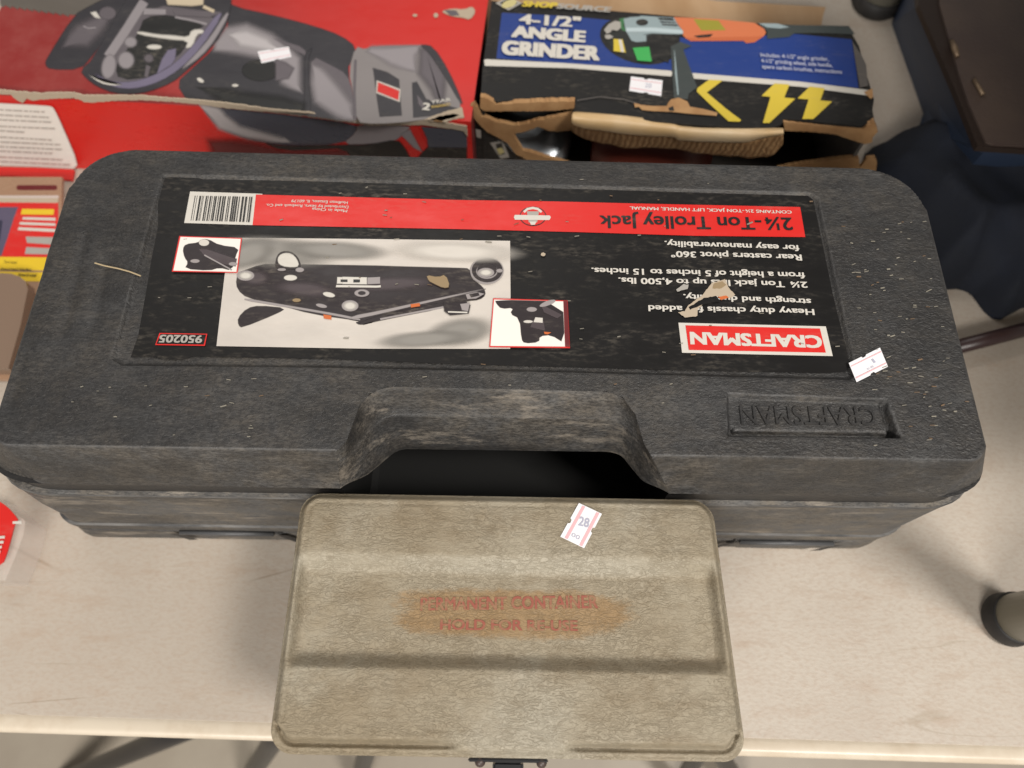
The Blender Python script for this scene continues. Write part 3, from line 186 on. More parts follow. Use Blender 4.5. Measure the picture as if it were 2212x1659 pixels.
 'stick_red_lines': [
('sticker_pink',100.0,"-244.8 562.1 -217.6 569.1 -217.4 568.4 -244.5 561.4"),
('sticker_pink',100.0,"-241.2 553.2 -215 561.2 -214.8 560.6 -240.9 552.5"),
 ],
 'stick_grinder': [
('sticker_white',105.0,"105.2 536 116.8 534.3 117.4 532.7 120.1 532.5 121.1 533.7 134.1 531.8 131.6 512.9 120 515.2 119.4 516.8 116.4 517.1 115.4 516.1 102.6 518.6"),
 ],
 'stick_grinder_lines': [
('sticker_pink',105.0,"105.3 532.9 133.1 528.6 133 527.7 105.2 532"),
('sticker_pink',105.0,"103.7 522.3 131.6 517.1 131.5 516.2 103.6 521.4"),
 ],
 'saw_top': [
('~blade_grey',100.0,"-510.9 636.1 -506.4 621.7 -505.3 620.4 -502.9 618.5 -503.4 622 -498.1 619.3 -495.6 617.2 -496 620.7 -490.7 618.1 -488.2 616 -488.6 619.5 -483.4 616.9 -480.9 614.8 -481.3 618.2 -476 615.6 -473.5 613.5 -473.9 617 -468.7 614.4 -466.2 612.3 -466.6 615.7 -461.4 613.1 -458.9 611 -459.2 614.5 -454 611.9 -451.6 609.8 -451.9 613.2 -446.7 610.6 -444.3 608.6 -444.6 612 -439.4 609.4 -437 607.3 -437.4 610.6 -432.1 610.2 -424.2 613.5 -410.5 631.2 -401.5 639.4 -512.9 638.1 -508.1 620.7 -505.9 618.2 -501.4 615.9 -501.8 619.4 -498.3 616.8 -494 614.7 -494.4 618.1 -491 615.6 -486.7 613.4 -487.1 616.9 -483.6 614.3 -479.3 612.2 -479.7 615.7 -476.3 613.1 -472 611 -472.4 614.4 -469 611.9 -464.7 609.7 -465 613.2 -461.7 610.6 -457.4 608.5 -457.7 611.9 -454.4 609.4 -450.1 607.3 -450.4 610.7 -447.1 608.2 -442.8 606 -443.1 609.5 -439.8 606.9 -435.5 604.8 -435.7 608.4 -431.3 607.4 -422.8 610.9 -408.9 628.8 -399.7 640.3"),
('~saw_dark',100.0,"-428.1 610.6 -422.8 616.1 -416.9 621.7 -410.3 627.5 -405.2 632.4 -401.7 636.4 -393.1 638.6 -379.9 639.5 -380.7 619.4 -395 577.5 -403.6 552.8 -406.7 544.2 -415.2 539.7 -429.5 539.3 -437.8 540.4 -440.2 542.9 -441.6 545.6 -442 548.7 -439.4 564.4 -433.6 593.2 -429.9 612.7 -424.4 618.5 -418.4 624.2 -411.9 630 -406.8 634.9 -403.1 639.1 -393.9 641.5 -378.6 641.2 -378.6 618.1 -393.1 575.9 -401.7 551.1 -405.1 542 -414.3 537.2 -429 536.7 -438.1 538.1 -441.6 541.5 -443.5 545.4 -444.1 549.6 -441.4 565.8 -435.7 594.8"),
('~saw_mid',100.0,"-420.7 589.1 -401.5 604.6 -400.6 605.8 -406.5 588.1 -412.3 575.1 -428 570 -431.3 600.9 -405.2 620.8 -390.4 610.5 -395.2 578.6 -404.2 561.1 -435.8 562.1"),
('~saw_mid',100.0,"-392.7 612.1 -392.6 610.6 -392.7 609.1 -393.2 607.7 -394 606.5 -395.1 605.5 -396.5 604.9 -398.1 604.7 -399.8 604.8 -401.4 605.4 -403 606.2 -404.4 607.4 -405.5 608.8 -406.3 610.2 -406.9 611.8 -407.1 613.4 -406.9 614.9 -406.4 616.3 -405.6 617.5 -404.5 618.5 -403.1 619.1 -401.5 619.3 -399.9 619.2 -398.2 618.6 -396.6 617.7 -395.2 616.6 -394.1 615.2 -393.3 613.7 -390.7 612.2 -390.4 609.9 -390.6 607.6 -391.3 605.7 -392.4 604.1 -393.8 602.9 -395.5 602.2 -397.4 601.9 -399.5 602.1 -401.5 602.7 -403.5 603.8 -405.3 605.4 -406.9 607.2 -408.1 609.4 -408.9 611.8 -409.2 614.1 -409 616.3 -408.4 618.3 -407.3 619.9 -405.8 621.1 -404.1 621.9 -402.2 622.2 -400.1 622 -398.1 621.3 -396.1 620.2 -394.3 618.6 -392.7 616.7 -391.5 614.5"),
('~print_white',100.0,"-416.1 612.1 -411.6 613.2 -405.5 605.3 -410.7 607 -417.5 612.6 -411.5 614.9 -404.2 604.3 -410.9 605.4"),
('~saw_lite',100.0,"-418.9 593.7 -413.9 591 -406.4 591.8 -406.8 593 -414 591.9 -418.8 594.8 -419.5 593.4 -413.8 590.1 -405.8 591.2 -406.5 593.6 -414.1 592.8 -419.2 595.6"),
('~saw_dark',100.0,"-297.4 636.3 -285.4 626.9 -269 619.7 -249.5 614.6 -228.7 608.5 -206.4 601.3 -188.9 594.8 -176.1 589 -165.8 582.5 -158.1 575.5 -155.1 568.5 -156.5 560.8 -157.9 553.8 -159.5 547.7 -156.9 528 -150.5 496.7 -160.3 484.1 -187.2 488.5 -216.9 492.7 -249.1 496.8 -274.2 499.8 -291.9 501.8 -304.1 508 -311.1 518.4 -312.1 527.4 -306.9 535.8 -300.1 546.8 -291.6 560.2 -284.3 575.4 -278.2 592.8 -282.3 612.2 -296.5 632.3 -298.9 638.8 -284.9 629.5 -268.9 622.4 -249.5 617.4 -228.6 611.2 -206.2 604 -188.6 597.4 -175.5 591.5 -164.9 584.8 -156.7 577.1 -153.2 568.6 -154.5 559.9 -156 552.8 -157.6 547.2 -155 528.3 -148.6 495.9 -159.6 481.8 -187.1 486.1 -216.8 490.3 -249 494.3 -274 497.4 -291.9 499.4 -304.9 506.1 -312.8 517.8 -314.1 528.5 -308.6 537.6 -301.7 548.7 -293.3 562.1 -286.1 577.1 -280.3 593.5 -284.1 611.2 -298.4 631.5"),
('~saw_lite',100.0,"-284 576 -278.4 589.6 -262 593.8 -237.6 581.5 -218.3 564.7 -209.7 555.5 -206.4 528.4 -201.4 519.8 -215.5 530 -225.4 559.4 -259.9 567.7 -284.6 569.1 -293.8 580.9 -285.3 601.2 -263.1 607.3 -234.5 593.2 -213.4 574.7 -201.4 560.6 -197.2 529.9 -194.3 510.4 -221.6 521.8 -230.6 549.8 -259.3 554.8 -290.7 560.9"),
('~saw_glow',100.0,"-273.1 584.6 -260.6 586.1 -241.4 576.9 -229.3 569.9 -241.3 572.6 -263.2 577.4 -283.1 588 -262.1 599.5 -238.2 588.5 -219.6 566.1 -239.9 559.6 -265.9 565.7"),
('~saw_mid',100.0,"-234.5 582.3 -207.7 571.8 -201.9 566.5 -201.1 562.1 -215.6 570.7 -236.2 583.2 -207.2 573.9 -200.5 567.6 -199.9 560.1 -216.1 568.6"),
('~saw_mid',100.0,"-190 557.1 -181.2 551.6 -172.1 546 -163.6 540.5 -157.6 532.4 -153.8 521.4 -150.5 507.1 -147.7 490.1 -150.2 483.4 -158.1 485.6 -168 490.9 -179.3 499.4 -186.4 509.9 -189.6 522.8 -191.9 537.2 -193.3 552.6 -190.6 559.7 -180.6 553.9 -171.5 548.3 -162.6 542.5 -156 533.7 -152 522.1 -148.7 507.5 -145.8 489.6 -149.2 481.2 -158.4 483.3 -168.6 488.8 -180.4 497.6 -188.1 508.9 -191.4 522.5 -193.8 537.2 -195.2 553.7"),
('~saw_lite',100.0,"-189.7 543.6 -182.1 535.7 -167.9 517.1 -155.1 499.6 -150.6 487.9 -161.4 493 -180.9 508 -185.7 527.2 -196.4 555.5 -176.9 546.6 -160.9 525.9 -146.3 505 -142.7 478.6 -164 480.9 -188.6 500.5 -195.8 525.9"),
('~saw_dark',100.0,"-197.4 566.9 -199.5 561.1 -199.5 551 -197.4 536.5 -195.6 522.1 -194 508.2 -193.6 498.2 -194.3 492.8 -193 490.4 -189.6 489.8 -188.3 491.9 -188.9 497.9 -190.5 508.1 -193.1 522.2 -195.4 536.4 -197.5 550.7 -197.9 561.1 -196.7 566.9 -196.4 569.2 -196.3 569.2 -199.1 568.6 -201.4 562 -201.4 551.2 -199.3 536.4 -197.5 522.1 -196 508.3 -195.5 498.7 -196.2 492.5 -193.8 488.4 -188.8 487.4 -186.4 491 -187.1 498 -188.6 508.3 -191.2 522.4 -193.5 536.5 -195.5 550.6 -195.9 560.4 -194.7 566.1 -194.8 570.4 -196.9 571.8"),
('~print_black',100.0,"-223.9 541.5 -223.9 539.1 -224.7 536.6 -226.2 534.3 -228.5 532.3 -231.4 530.7 -234.7 529.7 -238.3 529.3 -242.1 529.5 -245.7 530.4 -249.1 531.8 -251.9 533.7 -254.2 535.9 -255.7 538.3 -256.4 540.8 -256.5 543.3 -255.7 545.8 -254.2 548.1 -252 550.2 -249.1 551.8 -245.7 552.8 -242 553.2 -238.2 553 -234.5 552.1 -231.1 550.6 -228.3 548.7 -226.1 546.5 -224.6 544 -221.9 541.6 -221.9 538.2 -222.9 535 -224.8 532.2 -227.3 530 -230.5 528.2 -234.1 527.2 -238 526.7 -241.9 527 -245.9 527.9 -249.5 529.4 -252.7 531.6 -255.4 534.2 -257.3 537.3 -258.4 540.7 -258.4 544.2 -257.5 547.4 -255.7 550.2 -253.2 552.5 -250 554.3 -246.3 555.4 -242.4 555.9 -238.3 555.6 -234.3 554.6 -230.7 553.1 -227.4 550.9 -224.8 548.2 -222.9 545"),
('~saw_mid',100.0,"-226.3 552.3 -218.2 548.5 -211.2 544 -214.4 534 -223.2 530.8 -229.7 556.9 -217.2 553.8 -207.2 545.5 -211.3 529.5 -225.3 526.4"),
('~print_black',100.0,"-289.8 516.2 -256.8 506.5 -214 500.7 -197.7 496.8 -196.8 494.8 -264.7 505.1 -301.1 520.7 -257.8 521 -213.8 514.9 -190.1 505.7 -188.2 484.5 -265.9 491.5"),
('~saw_handle',100.0,"-152 571.8 -147.8 569.6 -143.6 569.7 -140.4 572 -127 573.8 -102.9 575.1 -88.8 574.7 -84.6 572.8 -77.3 561.8 -67 541.7 -58.9 523.7 -52.9 508 -52.1 499.2 -56.3 496.2 -66.5 492 -82.4 486.9 -99.7 483.3 -118.2 481.2 -132 480.7 -140.5 481.7 -145.9 490.3 -148.7 507.4 -151.8 522.7 -155.2 535.3 -156.2 549.5 -154.6 565.3 -152.8 574.3 -147.7 572.2 -144.3 572.3 -141.2 574.6 -127.4 576.5 -103.1 577.8 -88.5 577.4 -83.6 575 -75.8 563.3 -65.4 543 -57.2 524.9 -51.1 508.6 -50.5 498.1 -55.5 494 -65.9 489.6 -81.9 484.5 -99.3 480.9 -118 478.8 -131.8 478.3 -141.3 479.6 -147.6 489.4 -150.5 507.1 -153.7 522.2 -157.1 535.1 -158.1 549.8 -156.5 566.4"),
('~saw_lite',100.0,"-136 567.5 -96.5 572.9 -101 564.8 -98.2 547.6 -118.5 556.7 -138.7 567.5 -140.1 578.6 -89.6 579.7 -92.3 562.4 -92.3 538.6 -120.9 545.8 -147.3 566.3"),
('~saw_mid',100.0,"-88.8 566 -86.1 565 -71.8 537.7 -71.7 510.6 -70.1 510.4 -74.6 524.4 -87 542.5 -96.7 576.2 -81.8 577.7 -61.9 541.2 -62.9 503.3 -72.7 497.8 -82.8 516.9 -96.6 538.1"),
('~saw_dark',100.0,"-90 574.2 -86.4 571.2 -80.6 562.7 -72.7 549.1 -64.2 532.7 -55 513.8 -50.6 505.4 -50.6 505.4 -53.8 514.8 -61.5 534.9 -69.3 552.4 -77.2 567 -83.7 574.9 -88.8 576 -91.1 576.1 -91.2 575.8 -91.2 572.2 -87.6 569.2 -82 561.1 -74.3 547.6 -65.8 531.4 -56.6 512.4 -51 502.9 -48.8 504.5 -52 515.7 -59.8 536.1 -67.7 553.8 -75.7 568.8 -82.9 577.3 -88.8 578.7 -92.4 578.3 -93.1 575.3"),
('~saw_mid',100.0,"-153.6 555.8 -150.4 516.2 -146.5 483.7 -145.2 483.8 -149.4 516.2 -152.2 555.8 -154.5 556.9 -151.6 516.1 -147.2 482.6 -144.3 482.8 -148.3 516.2 -151.4 556.9"),
('~saw_dark',100.0,"-134.9 545.5 -121.4 539.9 -110.9 532 -105 490.4 -123.5 488.5 -128.8 516.9 -136.4 547.5 -120.8 542.2 -109.4 533.4 -103.4 488.8 -124.5 486.6 -130.7 516.5"),
('~print_white',100.0,"-130.1 530 -108.4 520 -107.8 506.4 -129.1 516.6 -131.3 532.1 -106.9 521.4 -106.6 504.3 -130.6 515.2"),
('~print_red',100.0,"-128.6 527.6 -109.5 518.1 -109.3 508.7 -128 518.1 -129.8 529.8 -108 519.5 -108.2 506.6 -129.5 516.7"),
('~saw_dark',100.0,"-96.7 528 -93.6 529 -83.9 508.3 -55.1 498.4 -56.6 493.7 -93 488.1 -98.3 529.5 -93 531.4 -82.8 510.3 -53.4 499.5 -55.4 491.8 -94.1 486.2"),
('~saw_mid',100.0,"-91.9 513.8 -84.8 503.4 -83.9 496.4 -89.8 504.1 -92.6 515.6 -83.4 504.1 -83.2 494.6 -91.1 503.2"),
('~saw_dark',100.0,"-404.9 534.7 -401.1 530.4 -396.1 525.6 -390 520.8 -382.8 516.6 -374.6 513 -366.3 510.9 -357.9 510.3 -349.8 510.9 -342 512.7 -333.4 516.5 -324.2 522.1 -317.2 528.5 -312.4 535.5 -305 546.9 -295.1 562.6 -287.7 580 -282.8 599 -282.4 623.9 -286.5 654.5 -310.9 669.5 -356.2 668.4 -383.8 637.5 -393.3 579.3 -400.2 547.4 -404.7 540 -406.7 534.3 -402.1 528.7 -396.8 523.6 -390.5 518.7 -383.1 514.4 -374.5 510.6 -366 508.5 -357.4 507.8 -349.1 508.4 -341 510.3 -332.3 514.1 -323 519.9 -315.7 526.4 -310.7 533.6 -303.3 545 -293.4 560.8 -285.8 578.5 -280.8 598 -280.4 623.5 -285 656.1 -311 672.4 -357.4 671.2 -385.7 639.4 -395.3 580.6 -402.1 549.1 -406.6 541.5"),
('~saw_mid',100.0,"-347.1 621.6 -305.8 615.9 -291 601.5 -301.3 577.7 -310.5 559.1 -318.7 546.4 -327.2 536.6 -336.2 529.7 -346.3 525.1 -357.4 522.6 -367.7 522.4 -377.1 524.3 -383.3 529.3 -386.8 537.6 -388.1 545.1 -387.2 551.7 -382.1 572.1 -372.7 606.8 -347.9 624.5 -305.4 618.5 -289 601.8 -299.5 576 -308.8 557.2 -317.1 544.3 -325.8 534.4 -335.1 527.4 -345.3 522.6 -356.7 520.1 -367.3 519.9 -377.3 521.9 -384.6 527.8 -388.6 537.3 -390.2 545.7 -389.2 552.9 -384.1 573.5 -374.4 609"),
('~print_black',100.0,"-355.6 607 -342.6 608.5 -327.1 606.1 -309.5 600 -304.7 596.1 -311.1 592.6 -315.1 583.7 -316.2 571.2 -319.7 561.2 -325.8 553 -331.1 544.6 -335.6 536.1 -345.6 530.7 -361.2 528.1 -370.3 531.1 -373.7 539.7 -373.5 549.7 -369.4 561.2 -366.1 571.9 -363.8 581.5 -362.4 591.5 -362.1 601.4 -356.8 609.6 -343.1 611.3 -327.2 608.9 -309 602.4 -302.6 595.7 -309.5 590.4 -313.2 582.4 -314.3 570 -318 559.4 -324.1 551.1 -329.4 542.7 -334.1 533.9 -344.6 528.2 -360.8 525.6 -371.3 529.4 -375.7 539.8 -375.5 550.9 -371.3 562.8 -368.1 573.3 -365.8 582.8 -364.5 592.5 -364 603.2"),
('~saw_lite',100.0,"-371.4 630.4 -379.5 594 -389.3 558.1 -381.9 552.8 -372.6 588.9 -363.7 624.9 -372.4 633.2 -381.5 595.4 -391.1 557.6 -381 550.2 -370.6 587.5 -361.9 625.5"),
('~saw_lilac',100.0,"-388.6 530.2 -381.6 524 -374.1 519.9 -365.9 517.5 -358 516.9 -350.4 517.9 -342.7 520.5 -334.9 524.5 -327.4 530.2 -320.1 537.4 -312.7 548.1 -304.9 562.4 -297.9 580.2 -291.6 601.8 -289.6 612.8 -290.9 613.9 -295.2 604.8 -302.3 584.1 -309.5 566.9 -317 553 -324.2 542.8 -331.1 536.2 -338.2 530.9 -345.5 526.8 -352.5 524 -359.4 522.4 -366.6 522 -374.2 522.5 -381.7 525.2 -389 529.9 -391.9 531.8 -391.7 532.7 -389.5 528.3 -382.2 521.9 -374.2 517.5 -365.6 515 -357.4 514.4 -349.6 515.4 -341.7 518 -333.6 522.2 -326 527.9 -318.6 535.4 -311 546.2 -303.2 560.7 -296 578.7 -289.6 600.5 -287.8 613.6 -291.6 616.7 -297.1 606.6 -304.1 585.7 -311.3 568.6 -318.7 554.9 -325.7 544.9 -332.5 538.5 -339.4 533.2 -346.6 529.2 -353.4 526.4 -360.1 525 -367.2 524.5 -374.4 525.1 -381.5 527.6 -388.6 532.1 -393 534.3 -393.5 532.5"),
('~saw_lite',100.0,"-286.1 606.7 -290.6 590.7 -295.1 577.4 -299.6 566.9 -304.6 556.6 -310.2 546.5 -312.5 541.9 -312.8 542.3 -309.6 545.9 -302.5 554.4 -296.6 564 -292 574.8 -287.9 588.5 -284.1 605.2 -282.9 613.3 -283.4 613.6 -288 608.3 -292.5 592.2 -297 579 -301.4 568.6 -306.4 558.4 -311.9 548.2 -314.4 541.9 -312.6 539.8 -308.1 543.8 -300.9 552.4 -294.9 562.2 -290.2 573.2 -285.9 587.1 -282.1 604 -281.2 614.2 -284.2 616.4"),
('~print_white',100.0,"-394.8 529.3 -388.4 524.5 -382.2 521.4 -376.4 520 -371.2 519.6 -366.8 520.5 -364.8 520.8 -364.7 520.4 -366.7 520.4 -371.3 520.5 -376.4 521.3 -382.2 522.9 -388.3 525.7 -394.9 529.5 -397.9 531.2 -397.8 531.6 -395.1 528.5 -388.5 523.6 -382.2 520.4 -376.2 519 -370.9 518.6 -366.4 519.5 -364 520.2 -364.3 521.1 -366.9 521.4 -371.4 521.5 -376.5 522.3 -382.2 523.9 -388.2 526.6 -394.7 530.4 -398.3 532.2 -398.5 531.4"),
('~saw_lite',100.0,"-364.7 573.8 -364.6 573 -364.6 572.1 -364.9 571.4 -365.4 570.6 -366 570.1 -366.8 569.7 -367.7 569.6 -368.6 569.7 -369.6 570 -370.5 570.5 -371.2 571.2 -371.9 572 -372.3 572.8 -372.6 573.6 -372.7 574.5 -372.6 575.3 -372.4 576.1 -371.9 576.9 -371.3 577.4 -370.5 577.8 -369.6 577.9 -368.6 577.8 -367.6 577.5 -366.7 577 -366 576.3 -365.4 575.5 -364.9 574.7 -361.2 573.9 -360.9 571.8 -361.1 569.9 -361.6 568.1 -362.5 566.7 -363.7 565.7 -365.1 565 -366.6 564.8 -368.3 565 -369.9 565.5 -371.6 566.5 -373.1 567.9 -374.4 569.5 -375.4 571.5 -376.1 573.6 -376.3 575.6 -376.2 577.6 -375.6 579.4 -374.8 580.8 -373.6 581.8 -372.2 582.5 -370.6 582.8 -369 582.6 -367.3 582 -365.6 581 -364.1 579.6 -362.8 577.9 -361.8 576"),
('~saw_lite',100.0,"-377.1 541.1 -377 538.2 -377.1 535.5 -377.6 533.2 -378.3 531.4 -379.1 530.3 -379.9 529.7 -380.8 529.7 -381.6 530.1 -382.6 531 -383.7 532.5 -384.8 534.6 -385.8 537.2 -386.5 540.1 -386.9 543.1 -387.1 546.1 -386.9 548.9 -386.5 551.2 -385.8 553 -385 554.2 -384.1 554.7 -383.3 554.8 -382.4 554.4 -381.4 553.4 -380.3 551.9 -379.2 549.7 -378.3 547.1 -377.6 544.2 -373.5 540.4 -373.4 536.9 -373.6 533.6 -374.2 530.6 -375.1 528.2 -376.5 526.3 -378.2 525.3 -380.3 525.2 -382.5 526.1 -384.5 528 -386.3 530.4 -387.8 533.4 -389.1 536.7 -390 540.2 -390.5 543.9 -390.7 547.4 -390.6 550.8 -390 553.8 -389 556.3 -387.6 558.2 -385.9 559.3 -383.8 559.4 -381.6 558.4 -379.5 556.6 -377.7 554 -376.1 551 -374.9 547.6 -374.1 544.1"),
('~saw_lite',100.0,"-362.1 550.6 -361.9 548.8 -361.9 547 -362.2 545.5 -362.9 544.2 -363.7 543.2 -364.7 542.6 -365.9 542.4 -367.2 542.5 -368.5 543.1 -369.8 544 -371 545.2 -372 546.8 -372.8 548.5 -373.4 550.3 -373.6 552.2 -373.6 554 -373.3 555.5 -372.7 556.8 -371.8 557.8 -370.8 558.4 -369.6 558.7 -368.3 558.5 -367 557.9 -365.7 557 -364.5 555.7 -363.5 554.2 -362.7 552.5 -358.6 550.7 -358.2 547.9 -358.3 545.2 -358.9 542.7 -359.9 540.7 -361.2 539.1 -362.9 538.1 -364.9 537.8 -367 538 -369.1 538.9 -371.2 540.4 -373.1 542.4 -374.7 544.8 -376 547.5 -376.8 550.3 -377.3 553.1 -377.2 555.8 -376.7 558.3 -375.7 560.4 -374.3 562 -372.6 563 -370.6 563.4 -368.5 563.1 -366.3 562.2 -364.2 560.6 -362.4 558.6 -360.7 556.2 -359.5 553.5"),
('~saw_mid',100.0,"-344.4 553.3 -344.3 552.7 -344.4 552.1 -344.5 551.6 -344.8 551.1 -345.2 550.7 -345.8 550.4 -346.4 550.4 -347 550.4 -347.6 550.6 -348.2 551 -348.7 551.5 -349.1 552 -349.4 552.6 -349.6 553.2 -349.7 553.8 -349.6 554.4 -349.4 555 -349.1 555.4 -348.7 555.8 -348.2 556.1 -347.6 556.2 -347 556.1 -346.4 555.9 -345.8 555.5 -345.3 555 -344.9 554.5 -344.6 553.9 -340.9 553.4 -340.7 551.7 -340.9 550 -341.3 548.6 -342 547.4 -343 546.5 -344.1 545.9 -345.4 545.7 -346.7 545.8 -348.1 546.4 -349.4 547.2 -350.6 548.3 -351.7 549.8 -352.5 551.4 -353.1 553.1 -353.3 554.9 -353.2 556.5 -352.7 558 -352 559.2 -351 560.1 -349.9 560.7 -348.6 560.9 -347.2 560.8 -345.9 560.2 -344.5 559.4 -343.3 558.2 -342.3 556.8 -341.4 555.1"),
('~saw_mid',100.0,"-347.2 544.3 -343.7 542.5 -343.4 530.4 -345.9 531.1 -348.4 546.1 -342.5 543.5 -342.2 528.6 -346.9 529.9"),
('~saw_lilac',100.0,"-330.4 563 -324.4 565.5 -323.1 553.1 -325 546.7 -334.9 535.2 -333.2 553 -332 565.1 -323.5 567.6 -321.1 552.3 -323.3 544.9 -335.7 533.1 -335.2 554.1"),
('~print_white',100.0,"-359.4 585.7 -349 583.5 -340.4 582.4 -333.8 582.2 -326.6 581.5 -318.3 580.2 -313.6 582.5 -313.2 587.7 -310.6 590 -305.4 590.4 -303.1 589.8 -303 588.6 -303.8 587.7 -306.9 587.3 -309 582.4 -309.6 574 -311.3 569.6 -313.6 568.2 -313.9 569 -313.4 574.6 -318.9 578.4 -329.2 579.1 -341.8 580.9 -357.1 583.8 -364.1 585.6 -364 586 -359.8 588.4 -349.2 586.2 -340.8 585.1 -334.3 585 -326.9 584.2 -319 582.9 -315.3 584.5 -315 589.4 -311.7 592.6 -305.7 593.1 -301.8 591.5 -301 587.4 -302.7 585.1 -305.6 584.9 -307.1 581 -307.7 572.8 -309.8 567.4 -313.8 565.7 -315.9 568.7 -315.1 573.7 -318.9 575.8 -328.8 576.4 -341.6 578.2 -357 581.1 -365.5 584.3 -365.6 588.1"),
('~print_white',100.0,"-338.8 568 -338.8 568 -339 567.6 -339.6 567.2 -340.5 566.7 -341.7 566.4 -343 566.1 -344.5 566 -346 566.1 -347.5 566.2 -348.8 566.5 -349.9 566.9 -350.7 567.4 -351 567.7 -351.1 567.7 -351 567.7 -350.8 568 -350.2 568.5 -349.3 568.9 -348.1 569.3 -346.8 569.5 -345.3 569.6 -343.8 569.6 -342.3 569.4 -341 569.1 -339.9 568.7 -339.1 568.3 -338.8 568 -337.1 568 -337.1 566.7 -337.7 565.8 -338.5 565 -339.6 564.5 -340.9 564.1 -342.4 563.8 -344 563.7 -345.7 563.8 -347.3 564 -348.8 564.3 -350.1 564.8 -351.2 565.4 -352.1 566.4 -352.8 567.6 -352.7 569 -352.2 569.9 -351.3 570.6 -350.2 571.2 -348.9 571.6 -347.4 571.9 -345.8 572 -344.1 571.9 -342.5 571.7 -341 571.4 -339.7 570.9 -338.6 570.2 -337.6 569.3"),
('~saw_lite',100.0,"-332.4 606.6 -316.3 603 -300.9 597.9 -300.9 599.8 -316.3 604.5 -332.6 608.5 -333.2 605.7 -316.3 601.5 -300.1 596.5 -300 600.6 -316.4 606.1 -333.5 609.8"),
('~saw_lite',100.0,"-364.4 617.5 -344.3 616.9 -343.2 611.5 -363.7 610.9 -366.1 619.6 -343.3 618.9 -341.4 609.5 -364.8 609"),
('~saw_mid',100.0,"-336.6 617.2 -289.4 615.2 -299.9 609.2 -332.9 610.6 -338.6 618.8 -287.5 615.8 -299 606.5 -333.6 608.3"),
('~blade_cream',100.0,"-352.2 645.7 -312.5 646.6 -309.7 625.9 -320.2 624.2 -342.9 625.2 -354.2 647.4 -311.4 648.6 -307.8 624 -319.6 621.4 -343.7 622.9"),
('~blade_cream',100.0,"-308 620.8 -297.2 614.8 -296.8 617.6 -307.6 623.6 -309.2 620.1 -296.4 613 -295.6 618.3 -308.4 625.4"),
('~print_white',100.0,"-290.7 525.2 -290.8 525.1 -291 524.9 -291.4 524.9 -291.9 524.9 -292.5 525 -293.1 525.3 -293.8 525.7 -294.5 526.2 -295.1 526.8 -295.6 527.3 -296 527.9 -296.2 528.3 -296.3 528.6 -296.3 528.8 -296.2 529 -296 529.1 -295.7 529.2 -295.2 529.1 -294.6 529 -293.9 528.7 -293.2 528.3 -292.5 527.8 -291.9 527.2 -291.4 526.7 -291 526.1 -290.8 525.7 -290.7 525.4 -289.5 524.4 -289.9 523.8 -290.4 523.4 -291 523.3 -291.7 523.3 -292.5 523.5 -293.4 523.9 -294.2 524.3 -295 524.9 -295.7 525.6 -296.4 526.3 -296.9 527.1 -297.3 527.9 -297.5 528.8 -297.5 529.6 -297.2 530.2 -296.7 530.6 -296 530.8 -295.3 530.7 -294.5 530.5 -293.7 530.2 -292.8 529.7 -292 529.1 -291.3 528.4 -290.6 527.7 -290.1 526.9 -289.7 526.1 -289.5 525.2"),
('~print_white',100.0,"-257.9 521.5 -257.9 521.4 -258 521.2 -258.2 520.9 -258.6 520.7 -259 520.5 -259.6 520.4 -260.2 520.3 -260.8 520.4 -261.4 520.5 -262 520.6 -262.4 520.8 -262.7 521.1 -262.9 521.2 -262.9 521.3 -262.9 521.4 -262.8 521.6 -262.6 521.9 -262.2 522.1 -261.7 522.3 -261.2 522.4 -260.6 522.5 -259.9 522.4 -259.3 522.3 -258.8 522.2 -258.4 522 -258.1 521.7 -257.9 521.5 -256.9 521.5 -256.9 520.8 -257.2 520.3 -257.6 519.9 -258.1 519.5 -258.6 519.3 -259.3 519.1 -260 519.1 -260.7 519.1 -261.4 519.2 -262.1 519.4 -262.7 519.7 -263.2 520.1 -263.6 520.7 -263.8 521.3 -263.8 522 -263.6 522.5 -263.2 522.9 -262.7 523.3 -262.1 523.5 -261.5 523.6 -260.8 523.7 -260 523.7 -259.3 523.6 -258.7 523.4 -258.1 523 -257.6 522.6 -257.2 522.1"),
('~paper_torn',100.0,"-71.6 621.8 -66.8 623.4 -61.6 623.9 -55.9 623.3 -50.9 624.2 -47.1 626.6 -45 626.2 -43.6 623.1 -43.9 619.2 -46.3 614.2 -48.7 612.5 -51.9 613.9 -56.2 615 -61.3 615.7 -66.1 617.1 -70.6 619.3 -72.9 620.9 -73.2 621 -72.5 624.4 -67.2 626.2 -61.7 626.8 -56 626.1 -51.5 627 -47.5 629.5 -43.9 628.5 -41.6 623.7 -42 618.2 -44.9 612 -48.5 609.7 -52.3 611.2 -56.4 612.2 -61.5 612.9 -66.5 614.4 -71.3 616.7 -74.2 618.9 -75.2 621.9"),
('~saw_mid',100.0,"-72.1 622.7 -61.3 621.6 -58 616.8 -66.1 617.2 -73.6 623.5 -60.6 623.5 -56.6 615.9 -66.5 615.1"),
